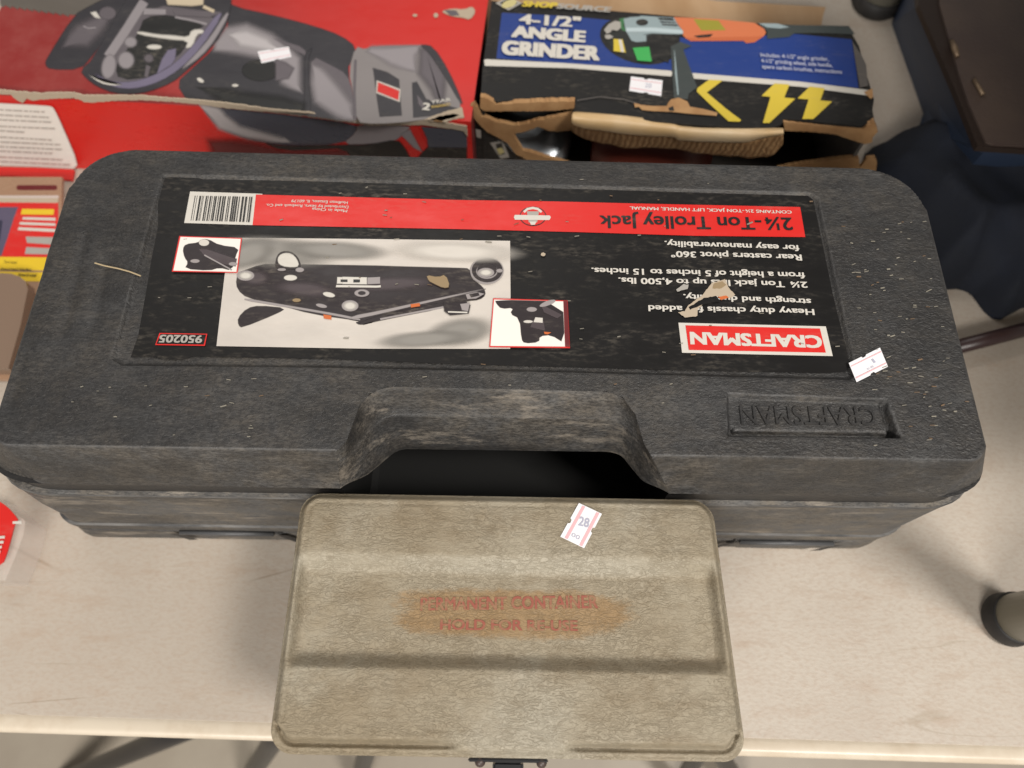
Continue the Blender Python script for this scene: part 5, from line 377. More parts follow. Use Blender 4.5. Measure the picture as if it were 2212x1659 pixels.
('paper_torn',None,"-510.3 506.6 108.8 -508.6 506.5 108.8 -506.5 506.4 109.2 -505.6 506.4 108.5 -503.4 506.3 109.0 -501.6 506.2 108.7 -500.0 506.1 108.7 -498.2 506.0 108.9 -497.0 505.9 108.2 -495.2 505.9 108.3 -493.1 505.7 108.9 -491.7 505.7 108.4 -489.9 505.6 108.8 -488.2 505.5 108.4 -486.9 505.4 108.0 -485.2 505.3 107.9 -483.6 505.3 107.9 -482.0 505.2 107.8 -479.6 505.1 108.5 -478.3 505.0 108.3 -476.4 504.9 108.1 -474.8 504.8 108.2 -473.3 504.7 108.1 -471.8 504.7 107.8 -470.2 504.6 107.5 -468.5 504.5 107.5 -466.7 504.4 107.2 -464.6 504.3 107.8 -463.3 504.2 106.9 -461.3 504.1 107.1 -459.5 504.0 107.3 -457.9 504.0 106.8 -456.1 503.9 107.0 -454.7 503.8 106.2 -453.2 503.7 106.3 -451.0 503.6 106.8 -449.6 503.6 106.2 -447.3 503.4 106.8 -445.7 503.4 106.8 -444.1 503.3 106.5 -442.6 503.2 105.8 -441.1 503.1 105.7 -438.9 503.0 106.5 -437.1 502.9 106.5 -435.7 502.9 106.1 -433.7 502.7 106.3 -432.6 502.7 105.6 -430.4 502.6 105.9 -427.8 502.4 106.9 -425.9 502.4 107.2 -423.8 502.2 107.6 -421.9 502.1 107.7 -419.9 502.1 107.9 -418.3 502.0 107.8 -416.3 501.9 108.3 -414.3 501.8 108.2 -412.4 501.7 108.8 -410.8 501.6 108.4 -409.2 501.5 108.5 -406.8 501.4 109.1 -405.1 501.3 108.8 -403.2 501.2 109.1 -401.5 501.1 108.8 -399.6 501.0 109.5 -398.4 501.0 108.2 -396.9 500.9 108.1 -395.3 500.8 107.7 -394.0 500.7 107.2 -392.7 500.7 106.4 -390.8 500.6 106.7 -388.7 500.5 107.2 -387.4 500.4 106.7 -385.5 500.3 107.3 -383.5 500.2 107.4 -382.1 500.1 107.3 -380.0 500.0 107.8 -378.5 500.0 107.7 -376.5 499.9 107.7 -374.6 499.8 108.1 -373.3 499.7 107.8 -371.2 499.6 108.1 -369.6 499.5 108.5 -367.8 499.4 108.6 -366.2 499.3 108.2 -364.4 499.2 108.8 -362.6 499.2 108.6 -360.7 499.1 109.0 -359.2 499.0 109.2 -357.2 498.9 109.3 -355.7 498.8 109.3 -353.9 498.7 109.4 -351.8 498.6 109.8 -350.8 498.6 109.2 -348.7 498.4 109.3 -347.1 498.4 109.5 -344.9 498.3 110.3 -343.5 498.2 109.8 -341.6 498.1 110.2 -339.9 498.0 110.5 -338.1 497.9 110.7 -336.4 497.8 110.5 -334.4 497.7 110.6 -332.9 497.7 110.0 -331.3 497.6 109.7 -329.4 497.5 110.0 -328.2 497.4 109.7 -326.2 497.3 110.1 -324.4 497.2 109.8 -322.9 497.1 109.3 -320.9 497.1 109.8 -319.5 497.0 109.3 -317.6 496.9 109.3 -315.7 496.8 109.8 -314.2 496.7 109.2 -312.6 496.6 109.1 -310.5 496.5 109.0 -308.6 496.4 109.7 -307.2 496.4 108.9 -305.5 496.3 109.4 -303.8 496.2 109.1 -302.0 496.1 109.1 -299.9 496.0 109.5 -298.5 495.9 109.3 -296.7 495.8 109.3 -294.9 495.7 108.6 -293.4 495.7 108.8 -291.5 495.6 109.0 -289.9 495.5 108.6 -288.0 495.4 108.8 -286.4 495.3 108.8 -284.8 495.2 108.5 -282.7 495.1 108.6 -281.2 495.1 108.7 -279.5 495.0 108.2 -277.5 494.9 108.3 -275.8 494.8 108.0 -274.2 494.7 108.2 -272.5 494.6 107.8 -270.8 494.5 107.7 -268.9 494.4 108.0 -267.3 494.4 107.5 -265.6 494.3 107.7 -263.9 494.2 107.2 -261.8 494.1 107.6 -260.3 494.0 107.0 -258.9 493.9 107.1 -257.4 493.9 106.6 -255.6 493.8 106.3 -253.9 493.7 106.3 -252.2 493.6 106.2 -250.9 493.5 106.0 -249.2 493.4 106.2 -247.2 493.3 106.1 -245.9 493.3 105.8 -244.0 493.2 105.6 -242.9 493.1 104.8 -241.2 493.0 104.6 -239.4 492.9 104.4 -237.6 492.9 104.5 -235.9 492.8 104.7 -234.4 492.7 104.1 -232.7 492.6 104.3 -231.3 492.5 103.3 -229.8 492.4 103.7 -228.1 492.4 103.0 -226.4 492.3 103.4 -224.9 492.2 102.8 -223.0 492.1 102.8 -221.5 492.0 102.6 -219.8 491.9 102.5 -218.2 491.9 102.4 -216.0 491.8 102.5 -214.3 491.7 102.7 -212.7 491.6 102.0 -210.9 491.5 102.2 -209.3 491.4 102.0 -207.2 491.3 102.5 -206.0 491.2 101.8 -203.8 491.1 102.0 -202.3 491.1 101.8 -200.6 491.0 102.1 -198.9 490.9 101.8 -197.0 490.8 102.1 -195.3 490.7 101.4 -193.7 490.6 101.5 -191.9 490.5 101.4 -189.9 490.4 101.9 -188.3 490.4 101.8 -186.6 490.3 101.2 -185.1 490.2 101.0 -183.4 490.1 100.3 -181.8 490.0 99.8 -179.9 489.9 99.9 -178.2 489.9 99.4 -176.3 489.8 99.4 -174.8 489.7 99.0 -172.9 489.6 99.0 -171.4 489.5 98.2 -169.6 489.4 98.7 -168.1 489.3 97.9 -166.3 489.2 97.4 -164.3 489.1 97.8 -162.8 489.1 97.7 -161.2 489.0 97.1 -159.2 488.9 96.8 -157.6 488.8 96.6 -155.8 488.7 96.9 -153.7 488.6 97.1 -152.4 488.6 96.2 -150.4 488.4 96.5 -148.6 488.4 96.0 -147.0 488.3 96.2 -145.2 488.2 95.9 -143.6 488.1 95.7 -141.5 488.0 95.8 -139.9 487.9 95.9 -138.4 487.8 95.2 -136.9 487.8 94.8 -134.7 487.6 95.5 -133.0 487.6 95.1 -131.4 487.5 94.9 -129.9 487.4 95.1 -128.0 487.3 95.2 -126.4 487.2 95.4 -124.4 487.1 95.7 -122.8 487.1 96.4 -121.1 487.0 96.4 -119.3 486.9 96.3 -117.6 486.8 96.9 -115.9 486.7 96.7 -114.4 486.6 96.6 -112.3 486.5 97.5 -110.5 486.4 97.7 -109.1 486.4 97.3 -107.3 486.3 97.7 -105.5 486.2 98.0 -103.9 486.1 98.4 -102.3 486.0 98.1 -100.3 485.9 98.5 -98.6 485.8 98.8 -97.1 485.8 99.0 -95.1 485.6 99.5 -93.5 485.6 99.5 -91.7 485.5 99.6 -90.2 485.4 99.7 -88.4 485.3 99.5 -86.8 485.2 99.6 -85.1 485.1 100.3 -83.4 485.1 100.3 -81.4 485.0 99.6 -79.9 484.9 99.9 -78.1 484.8 99.3 -76.2 484.7 99.1 -74.5 484.6 99.5 -72.9 484.5 99.3 -71.1 484.4 98.8 -69.5 484.4 98.9 -67.5 484.3 98.9 -65.8 484.2 98.0 -64.0 484.1 98.3 -62.4 484.0 97.8 -60.7 483.9 97.2 -59.0 483.8 97.6 -57.2 483.7 97.1 -55.6 483.7 96.6 -54.1 483.6 96.3 -52.1 483.5 96.3 -50.5 483.4 96.1 -48.9 483.3 95.8 -47.3 483.2 95.5 -45.3 483.1 95.3 -45.3 483.1 92.2 -45.0 483.1 90.3 -45.0 483.1 87.2 -45.2 483.1 84.7 -45.0 483.1 82.3 -45.9 483.2 83.3 -47.0 483.2 85.1 -47.8 483.3 87.6 -48.7 483.3 89.0 -50.5 483.4 89.2 -52.3 483.5 89.8 -54.0 483.6 89.5 -55.7 483.7 90.2 -57.5 483.8 90.5 -59.5 483.9 91.1 -61.3 483.9 91.2 -63.0 484.0 91.2 -64.6 484.1 91.5 -66.5 484.2 91.5 -68.2 484.3 91.9 -69.8 484.4 92.1 -71.8 484.5 91.8 -73.3 484.6 92.5 -75.2 484.6 92.5 -76.9 484.7 93.0 -78.9 484.8 93.1 -80.3 484.9 93.4 -82.2 485.0 93.5 -84.0 485.1 93.7 -85.7 485.2 93.9 -87.6 485.3 93.7 -89.3 485.4 93.2 -91.0 485.4 93.5 -92.6 485.5 93.0 -94.2 485.6 93.2 -96.1 485.7 92.7 -98.0 485.8 92.0 -99.5 485.9 92.6 -101.2 486.0 92.4 -102.9 486.1 92.1 -104.8 486.1 92.2 -106.3 486.2 91.8 -108.0 486.3 91.5 -109.7 486.4 91.5 -111.7 486.5 91.3 -113.2 486.6 90.8 -115.1 486.7 91.2 -116.8 486.8 90.2 -118.4 486.8 90.9 -120.4 486.9 90.7 -122.1 487.0 90.6 -124.0 487.1 89.8 -125.3 487.2 90.1 -127.1 487.3 89.7 -128.9 487.4 89.1 -130.5 487.4 89.8 -132.6 487.6 89.0 -134.0 487.6 89.4 -136.1 487.7 88.9 -137.8 487.8 89.5 -139.4 487.9 89.5 -140.8 488.0 90.2 -142.7 488.1 90.0 -144.3 488.1 90.4 -145.9 488.2 90.8 -147.8 488.3 91.1 -149.5 488.4 91.1 -151.4 488.5 91.6 -153.1 488.6 91.4 -154.8 488.7 91.8 -156.6 488.8 92.2 -158.3 488.8 92.5 -160.3 488.9 92.0 -161.8 489.0 92.8 -163.9 489.1 92.3 -165.6 489.2 92.5 -167.1 489.3 93.1 -168.9 489.4 93.1 -170.8 489.5 93.7 -172.6 489.6 93.8 -173.9 489.6 94.4 -175.8 489.7 94.6 -177.8 489.8 94.3 -179.4 489.9 95.1 -181.2 490.0 94.7 -182.6 490.1 95.6 -184.7 490.2 94.9 -186.4 490.3 95.5 -188.0 490.4 95.5 -189.7 490.4 95.7 -191.3 490.5 96.5 -193.2 490.6 96.8 -194.6 490.7 96.9 -196.9 490.8 96.2 -198.5 490.9 96.4 -200.2 491.0 97.0 -202.0 491.1 96.8 -203.5 491.1 97.1 -205.2 491.2 97.1 -207.1 491.3 97.5 -208.6 491.4 98.1 -210.3 491.5 97.8 -212.0 491.6 98.3 -213.9 491.6 98.2 -215.4 491.7 98.7 -217.4 491.8 98.4 -219.3 491.9 98.5 -220.7 492.0 98.8 -222.5 492.1 98.8 -224.3 492.2 99.1 -225.6 492.2 99.2 -227.5 492.3 99.5 -229.2 492.4 99.5 -230.8 492.5 99.1 -232.5 492.6 99.0 -234.3 492.7 99.1 -235.9 492.8 99.7 -237.5 492.8 99.3 -239.1 492.9 99.8 -240.8 493.0 100.0 -242.5 493.1 99.6 -244.5 493.2 99.6 -245.9 493.3 100.5 -247.4 493.3 100.4 -249.3 493.4 100.2 -251.2 493.5 100.2 -252.7 493.6 100.5 -254.4 493.7 100.3 -255.8 493.8 100.9 -257.7 493.9 100.9 -259.1 493.9 101.2 -261.1 494.0 100.7 -262.7 494.1 100.6 -264.2 494.2 100.8 -265.9 494.3 101.6 -267.8 494.4 101.5 -269.4 494.4 101.6 -271.3 494.6 101.5 -272.9 494.6 102.0 -274.5 494.7 101.9 -276.3 494.8 102.5 -277.7 494.9 103.0 -279.9 495.0 102.6 -281.3 495.1 103.1 -283.2 495.1 103.3 -284.7 495.2 103.2 -286.5 495.3 103.1 -287.9 495.4 104.0 -290.0 495.5 104.1 -291.7 495.6 104.0 -293.6 495.7 103.9 -295.2 495.8 104.2 -297.1 495.9 103.9 -298.5 495.9 104.5 -300.4 496.0 104.5 -302.0 496.1 104.4 -303.6 496.2 104.4 -305.4 496.3 105.2 -307.1 496.4 104.7 -309.0 496.4 104.8 -310.4 496.5 105.4 -312.3 496.6 105.7 -314.2 496.7 104.8 -315.7 496.8 105.2 -317.7 496.9 104.8 -319.3 497.0 105.1 -321.2 497.1 105.2 -322.9 497.1 105.5 -324.8 497.2 104.7 -326.4 497.3 105.2 -328.3 497.4 105.2 -329.8 497.5 105.2 -331.4 497.6 105.5 -333.6 497.7 105.1 -335.5 497.8 104.8 -337.1 497.9 104.7 -338.6 497.9 105.5 -340.6 498.1 105.0 -342.3 498.1 105.3 -344.3 498.2 104.5 -346.4 498.3 104.5 -348.0 498.4 104.4 -349.9 498.5 103.8 -351.5 498.6 104.3 -353.3 498.7 104.1 -355.6 498.8 103.3 -357.3 498.9 103.6 -359.2 499.0 102.8 -361.1 499.1 103.1 -362.9 499.2 103.1 -365.1 499.3 102.1 -366.9 499.4 102.4 -368.8 499.5 102.2 -371.0 499.6 101.2 -372.8 499.7 100.9 -374.6 499.8 101.1 -377.3 499.9 99.8 -379.1 500.0 100.0 -380.9 500.1 99.8 -382.8 500.2 99.8 -385.3 500.3 98.7 -387.3 500.4 98.5 -389.4 500.5 98.2 -391.0 500.6 98.2 -392.9 500.7 98.6 -394.7 500.8 98.2 -396.6 500.9 98.6 -397.1 500.9 100.3 -398.6 501.0 100.9 -400.0 501.1 101.9 -401.9 501.1 101.8 -402.9 501.2 103.3 -404.8 501.3 103.1 -406.9 501.4 102.1 -408.5 501.5 102.6 -410.4 501.6 101.7 -411.8 501.6 102.2 -414.2 501.8 101.3 -415.9 501.8 101.3 -417.4 501.9 101.7 -419.6 502.0 100.9 -421.2 502.1 100.8 -423.2 502.2 100.5 -425.2 502.3 100.2 -426.9 502.4 100.2 -429.4 502.5 99.2 -430.8 502.6 99.5 -433.1 502.7 98.6 -435.1 502.8 98.8 -437.0 502.9 98.6 -438.8 503.0 98.0 -442.8 503.2 96.8 -445.1 503.3 96.7 -446.4 503.4 97.2 -447.7 503.4 98.2 -448.9 503.5 99.2 -451.6 503.6 96.8 -454.2 503.8 94.6 -456.4 503.9 92.6 -457.4 503.9 93.9 -458.7 504.0 94.7 -459.7 504.1 95.5 -460.3 504.1 97.3 -461.2 504.1 98.9 -461.2 504.1 101.4 -462.0 504.2 102.6 -464.0 504.3 102.6 -466.2 504.4 102.2 -467.8 504.5 102.6 -470.0 504.6 102.2 -471.5 504.6 102.5 -473.5 504.8 102.3 -475.3 504.8 102.5 -476.9 504.9 102.2 -479.0 505.0 102.1 -480.7 505.1 102.0 -481.9 505.2 102.7 -484.0 505.3 102.1 -485.7 505.4 102.1 -487.0 505.4 102.6 -489.0 505.5 102.4 -490.6 505.6 102.5 -492.5 505.7 102.1 -493.8 505.8 102.8 -495.8 505.9 102.5 -497.2 505.9 102.8 -499.3 506.1 102.6 -500.8 506.1 102.8 -502.9 506.2 102.0 -504.5 506.3 102.2 -506.2 506.4 102.1 -507.6 506.5 102.5 -509.2 506.6 102.7 -511.0 506.6 102.5 -513.3 506.8 102.0 -514.6 506.8 102.7 -512.4 506.7 105.6"),
 ],
 'saw_corner': [
('paper_torn',100.0,"-83 483.9 -81.3 484.9 -79.6 486.3 -78.2 486.6 -76.5 488.1 -74.6 488.9 -72.9 489.7 -71.3 490.8 -69.6 491 -67.9 491.9 -66.2 493.3 -64.4 493.6 -62.9 494.9 -60.9 495.3 -59.2 495.7 -57.4 496.3 -55.6 497 -53.8 497.5 -51.7 498.8 -50.1 499.3 -49.3 496.9 -48.9 494.8 -48.5 492.6 -48 490.2 -47.4 487.8 -49.1 487.3 -50.7 486.8 -52.6 487 -54.2 485.8 -55.9 485.7 -57.7 485.5 -59.7 484.1 -62 483.5 -63.8 481.7 -65.8 482 -67.4 482.8 -69.1 482.4 -70.7 483.2 -72.5 483.4 -74.2 483.3 -75.8 482.9 -77.7 483.1 -79.5 484 -81.1 484.2"),
('cardboard',100.0,"-78.8 483.8 -77.2 484.5 -75.8 485.1 -73.9 485.6 -72.4 486.9 -71 487.7 -69.6 488.7 -67.8 488.4 -65.8 488.9 -64 489.9 -62.4 489.9 -60.5 490.2 -58.7 491.3 -57 491.2 -55.2 491 -53.5 490.4 -51.5 489.1 -53.5 488.7 -55.1 487.6 -56.9 486.5 -58.9 485.9 -60.7 485.2 -62.7 484.6 -64.3 484.1 -66.4 482.9 -68.2 482.3 -69.9 482.6 -71.4 482.9 -73.4 483.1 -75.1 483.2 -76.9 483"),
 ],
 'grinder_panel': [
('box_black',105.0,"-26.4 632 125.8 618 319.4 599.2 324.1 579.9 325 544.8 326.4 513.8 322.8 501.9 322.2 490.6 310.6 482.6 277.2 485.5 240.4 489.1 238.7 483.7 228.8 477.7 189.3 478.6 165.3 479.5 122 483.3 97.9 489 50.1 492.1 52.6 499.9 53.4 509.1 16.9 507 -18.4 503.4 -22.2 506.1 -28.8 510.9 -33 512 -32.6 542.2"),
 ],
 'grinder_print': [
('print_blue',105.0,"-16.2 616.1 42.3 613.3 93.3 608.1 166.4 584 262.7 594.9 318.4 588.7 316.8 557.7 314.5 527.3 262.2 533.4 161 542.2 140.1 545.4 51.5 551.5 -19.9 556.1 -18.1 586.5"),
('print_white',105.0,"-31.4 554.3 -28.8 555 41.6 552 143 544.7 144.3 541.8 142.5 537.6 51.4 545.6 -30.5 546.7"),
('print_white',105.0,"160.9 540.9 163 542.2 262.2 533.8 324.4 524.9 325.7 521.4 323.2 518.1 261.4 527.6 161.9 535.4"),
('print_black',105.0,"150.8 570.5 148.3 564.5 144.2 559.4 138.6 555.5 131.9 552.9 124.4 551.7 116.4 552 108.3 553.8 100.5 557 93.5 561.5 87.4 567 82.7 573.3 79.5 580.1 78.1 587.1 78.6 593.9 80.9 600 84.9 605.4 90.5 609.6 97.4 612.4 105.1 613.6 113.4 613.3 121.8 611.3 129.7 607.9 136.9 603.2 143 597.5 147.5 591 150.4 584.1 151.6 577.2"),
('print_disc',105.0,"149.1 572.3 146.8 567.1 143.1 562.6 138.1 559.1 132.1 556.9 125.2 555.9 118 556.3 110.6 558 103.6 560.9 97.1 564.9 91.6 569.8 87.3 575.4 84.4 581.4 83.1 587.5 83.5 593.5 85.6 598.9 89.2 603.6 94.2 607.2 100.4 609.6 107.5 610.6 114.9 610.2 122.5 608.5 129.7 605.4 136.2 601.2 141.7 596.1 145.9 590.4 148.6 584.3 149.7 578.2"),
('grind_green',105.0,"97.5 610.4 102.7 611.9 101.2 602 102.9 593.6 98.9 596.3"),
('grind_grey',105.0,"101.6 610.4 107.8 612.7 118.1 614 117.6 615.1 150.8 613 153.7 603.2 158.7 594.9 156.9 591.4 146.7 591.1 128.5 591.7 118.3 589.8 128 589.3 123.5 581.6 112.3 580 107.9 582 102.9 595"),
('grind_lite',105.0,"103.5 598.5 129 599.5 157.3 597 157.9 592.4 151.9 592.2 128.7 594.2 103.3 593.6"),
('print_black',105.0,"134.9 612.7 149.2 612.3 153.6 601.8 138.4 602.8"),
('grind_grey',105.0,"135.6 608.4 151.4 607.3 151.6 608.9 135.8 609.9"),
('grind_grey',105.0,"136.4 604.6 152.7 603.8 152.8 605.4 136.6 606.1"),
('print_black',105.0,"125 606.1 124.8 605.1 124.4 604.2 123.6 603.3 122.7 602.6 121.5 602.1 120.3 601.7 119 601.6 117.7 601.7 116.5 602 115.4 602.5 114.6 603.1 113.9 603.9 113.5 604.8 113.4 605.8 113.6 606.7 114.1 607.7 114.8 608.5 115.8 609.2 116.9 609.8 118.2 610.1 119.5 610.2 120.8 610.2 122 609.9 123 609.4 123.9 608.7 124.6 607.9 125 607"),
('grind_orange',105.0,"150.3 613.8 191.2 611.9 227.6 607.8 235.9 600.3 237.3 595.4 234.7 590.5 224.6 582 216.5 580.8 214.8 583.8 164.2 582.3 157.2 589.3 158.1 594.9 153.7 603.9"),
('grind_orange_d',105.0,"158.5 586.6 219.4 589.4 234.7 590.5 224.6 582 216.5 580.8 214.8 583.8 164.2 582.3"),
('print_olive',105.0,"169.1 611.4 193.1 610.1 199 597.3 175.5 596.4"),
('print_black',105.0,"167.3 588.9 174 590.4 186.3 592.1 182.9 587.9 171.7 586.6"),
('grind_dgrey',105.0,"230.6 607.6 262.1 605.8 318.2 605.8 322.5 594.7 291.2 595.6 264.6 594.7 258.9 589.7 237.3 586.8 238.5 596.8"),
('grind_grey',105.0,"231.6 607.2 250 607.2 260.6 602.7 251.2 600.6 239.1 601.8"),
('print_black',105.0,"122.3 588.5 154.8 590.6 152.6 575.5 144.3 571.2 141.1 553.6 132.5 558.8 121.3 553.1"),
('grind_dgrey',105.0,"144.6 574.6 154.1 581 164.7 575.7 156.3 570.8 160.6 548.8 165.4 524.1 157 516.2 155.5 509.2 143 510.8 143.7 540.5"),
('grind_grey',105.0,"147.5 569.9 146.2 540.4 146.5 514.6 147.8 514.8 148 540.7 147.9 569.9"),
('print_yellow',105.0,"177 533.4 189.7 533 173.6 517.9 190.1 498.1 201.8 485.9 200.1 484.1 190.2 484.2 177 501.5 164.5 518.9 165.3 522.8"),
('print_yellow',105.0,"237.3 530.3 250.9 529.3 243.9 513.4 253.9 512.3 226.6 483.1 220.7 482.9 231.4 513.9 223.3 514.9"),
('print_yellow',105.0,"269.1 527.1 282.7 525.5 276.4 510.7 287.1 509.7 266.9 488.6 256.9 488.4 265.9 511.5 256 512.5"),
('print_yellow',105.0,"90.8 582.9 99.3 582.4 101.6 565.5 90.2 567.2"),
('print_white',105.0,"95.3 582.3 98.3 582.1 100.1 566.1 97.1 566"),
('grind_green_l',105.0,"108.4 571.7 124 573.4 125.4 554.6 112.1 555.6"),
('print_grey',105.0,"82.1 594.5 87 602.3 93.2 606.7 98.3 605.4 98.5 597.7 94.8 593.4 89.7 594.7 88.6 591.9 84.5 589"),
('print_grey',105.0,"82.4 587.5 87.5 588.4 90.9 585 86.2 582.1 83.2 583.1"),
('print_grey',105.0,"-22.6 627.5 -9.4 637.3 3.2 628.1 -9.6 618"),
('print_black',105.0,"-18.5 627.6 -9.3 634.8 -1 628 -9.6 620.6"),
('print_paley',105.0,"-2.1 631 -1.9 629.8 -2.2 628.5 -2.8 627.2 -3.7 625.8 -4.9 624.5 -6.3 623.4 -7.9 622.4 -9.5 621.6 -11.1 621.2 -12.6 621 -14 621.2 -15.1 621.6 -15.9 622.3 -16.4 623.3 -16.5 624.4 -16.2 625.7 -15.6 627 -14.7 628.4 -13.5 629.7 -12.1 630.9 -10.5 631.9 -8.9 632.6 -7.3 633.1 -5.8 633.2 -4.4 633.1 -3.3 632.6 -2.5 631.9"),
('cardboard',105.0,"123.1 500.2 135.8 500.5 137 504.1 140.3 508.6 147.3 510.7 154.8 506.4 156.8 500.1 168.8 497.8 181.1 493.7 179.8 489.9 174.9 490.4 156.6 491.8 140.2 493.7 122.7 494.2 113 495.3 110.4 498.9 106.7 498.2 106 504.2 112.4 501.3"),
('print_black',105.0,"137.1 498.4 141.6 500.4 142.2 494.7 137.4 494.9"),
('cardboard',105.0,"317.9 521.2 326.5 525.9 325 515 322.3 513"),
('box_scuff',105.0,"317.8 584.9 323.1 568.6 325.8 555.3 323.1 529 314.9 526.2 316.3 557.7"),
('box_scuff',105.0,"54.6 504.5 74.9 509.4 96.9 506.7 108.2 502.6 108.5 503.7 97.1 507.8 74.9 510.5 54.5 505.6"),
 ],
 'grinder_torn': [
('cardboard',None,"-32.8 506.2 110.7 -31.0 506.1 110.4 -29.2 506.1 110.6 -27.8 506.0 109.6 -26.2 505.9 109.0 -24.4 505.8 107.7 -22.9 505.7 106.5 -21.5 505.6 105.6 -19.9 505.5 103.8 -18.4 505.4 102.7 -16.6 505.3 103.6 -14.8 505.2 103.4 -13.2 505.1 104.2 -11.2 505.0 104.1 -9.5 504.9 104.0 -7.7 504.8 104.3 -6.1 504.7 104.7 -4.3 504.6 104.8 -2.4 504.5 105.9 -0.9 504.4 106.0 1.2 504.3 106.2 2.8 504.2 106.5 4.5 504.1 106.8 6.2 504.0 106.9 8.1 503.9 106.9 9.9 503.8 107.1 11.7 503.7 107.4 13.3 503.6 108.4 15.2 503.5 108.0 16.9 503.4 108.6 18.5 503.3 109.1 20.3 503.2 109.0 21.7 503.1 109.6 23.7 503.0 109.0 25.0 502.9 109.3 26.8 502.9 110.1 28.5 502.8 109.7 30.4 502.6 110.6 31.9 502.6 110.8 33.6 502.5 110.7 35.4 502.4 110.3 37.0 502.3 110.5 38.5 502.2 111.5 40.3 502.1 111.7 41.8 502.0 111.5 43.6 501.9 112.0 45.1 501.8 111.5 46.9 501.7 111.6 48.8 501.6 112.3 50.3 501.5 112.4 52.0 501.4 112.5 52.0 501.4 110.2 52.3 501.4 108.1 52.2 501.4 105.6 52.1 501.4 103.7 50.8 501.5 103.2 48.9 501.6 103.2 47.2 501.7 102.4 45.4 501.8 102.0 44.0 501.9 102.2 42.3 502.0 101.5 40.7 502.1 101.2 39.0 502.1 100.5 37.0 502.3 100.8 35.7 502.3 99.7 33.8 502.4 99.8 32.2 502.5 99.7 30.5 502.6 99.4 28.8 502.7 98.9 27.1 502.8 98.9 25.6 502.9 99.0 23.8 503.0 98.1 22.0 503.1 98.3 20.5 503.2 98.1 18.6 503.3 97.7 17.1 503.4 97.8 15.2 503.5 97.3 13.7 503.6 97.1 11.9 503.7 97.3 10.0 503.8 96.7 8.5 503.9 96.8 6.4 504.0 97.0 4.8 504.1 96.8 3.2 504.2 96.1 1.2 504.3 96.5 -0.3 504.4 96.0 -2.1 504.5 96.2 -4.1 504.6 96.1 -5.6 504.7 96.0 -7.5 504.8 95.8 -9.3 504.9 95.7 -10.8 505.0 95.8 -13.0 505.1 94.9 -14.4 505.2 94.7 -16.4 505.3 94.5 -18.0 505.4 95.0 -19.9 505.5 94.2 -21.7 505.6 94.3 -23.6 505.7 94.2 -25.5 505.8 94.3 -27.1 505.9 93.9 -28.8 506.0 93.9 -30.3 506.1 94.6 -31.9 506.2 95.8 -33.4 506.3 97.4 -33.6 506.3 99.9 -33.3 506.3 103.0 -33.0 506.3 105.5 -32.9 506.3 107.7"),
('cardboard',None,"240.7 490.6 103.6 242.5 490.5 103.5 244.2 490.4 103.2 246.3 490.3 102.8 247.8 490.2 103.3 249.5 490.1 103.2 251.0 490.0 103.2 253.0 489.9 102.4 254.9 489.8 102.5 256.4 489.7 103.0 258.1 489.6 102.5 260.1 489.5 102.3 261.6 489.4 102.9 263.4 489.3 102.3 265.0 489.2 102.7 266.6 489.1 102.7 268.8 489.0 102.0 270.2 488.9 102.4 272.2 488.8 102.1 274.0 488.7 101.8 275.4 488.6 102.1 277.2 488.5 102.0 278.7 488.5 102.1 280.6 488.4 102.3 282.2 488.3 101.7 284.0 488.2 101.7 285.7 488.1 101.8 287.5 487.9 101.9 289.0 487.9 101.8 290.9 487.8 101.7 292.6 487.7 101.2 294.3 487.6 101.3 296.0 487.5 101.7 297.5 487.4 101.5 299.6 487.3 101.2 301.0 487.2 101.3 302.7 487.1 101.2 304.5 487.0 100.9 306.6 486.9 100.6 308.3 486.8 100.6 309.5 486.7 101.1 311.7 486.6 100.6 313.3 486.5 100.4 314.3 486.4 102.0 314.9 486.4 104.0 315.9 486.3 105.5 317.1 486.3 106.3 317.7 486.2 108.6 318.6 486.2 109.9 320.9 486.0 107.2 322.6 485.9 105.0 324.6 485.8 102.6 325.7 485.8 100.8 327.3 485.7 98.5 327.2 485.7 96.8 326.7 485.7 94.7 326.6 485.7 92.5 326.0 485.8 91.2 327.3 485.7 87.9 328.4 485.6 84.4 326.5 485.7 83.6 324.8 485.8 82.7 323.5 485.9 81.4 321.6 486.0 82.3 319.3 486.1 83.1 317.4 486.2 83.7 315.8 486.3 83.6 313.5 486.5 84.9 312.1 486.6 85.0 310.1 486.7 85.7 308.2 486.8 86.1 306.3 486.9 86.7 304.0 487.0 88.0 302.3 487.1 88.0 300.6 487.2 88.6 298.4 487.3 89.5 296.6 487.4 90.2 294.7 487.5 91.0 292.8 487.6 91.6 290.9 487.8 91.4 289.1 487.9 92.3 287.7 487.9 91.6 285.4 488.1 92.5 283.8 488.2 92.6 282.2 488.3 92.2 279.9 488.4 92.7 278.5 488.5 92.4 276.9 488.6 92.2 274.5 488.7 93.1 273.0 488.8 93.2 271.3 488.9 93.2 269.7 489.0 92.7 267.9 489.1 93.0 266.0 489.2 93.3 264.3 489.3 93.1 262.9 489.4 92.6 260.9 489.5 92.8 258.9 489.6 93.1 257.6 489.7 92.7 256.0 489.8 92.5 253.9 489.9 92.7 252.5 489.9 92.5 250.6 490.1 92.1 249.0 490.1 92.7 247.3 490.2 92.4 245.7 490.3 92.4 244.3 490.4 95.0 243.3 490.5 98.2 241.9 490.6 100.4"),
 ],
 'grinder_front': [
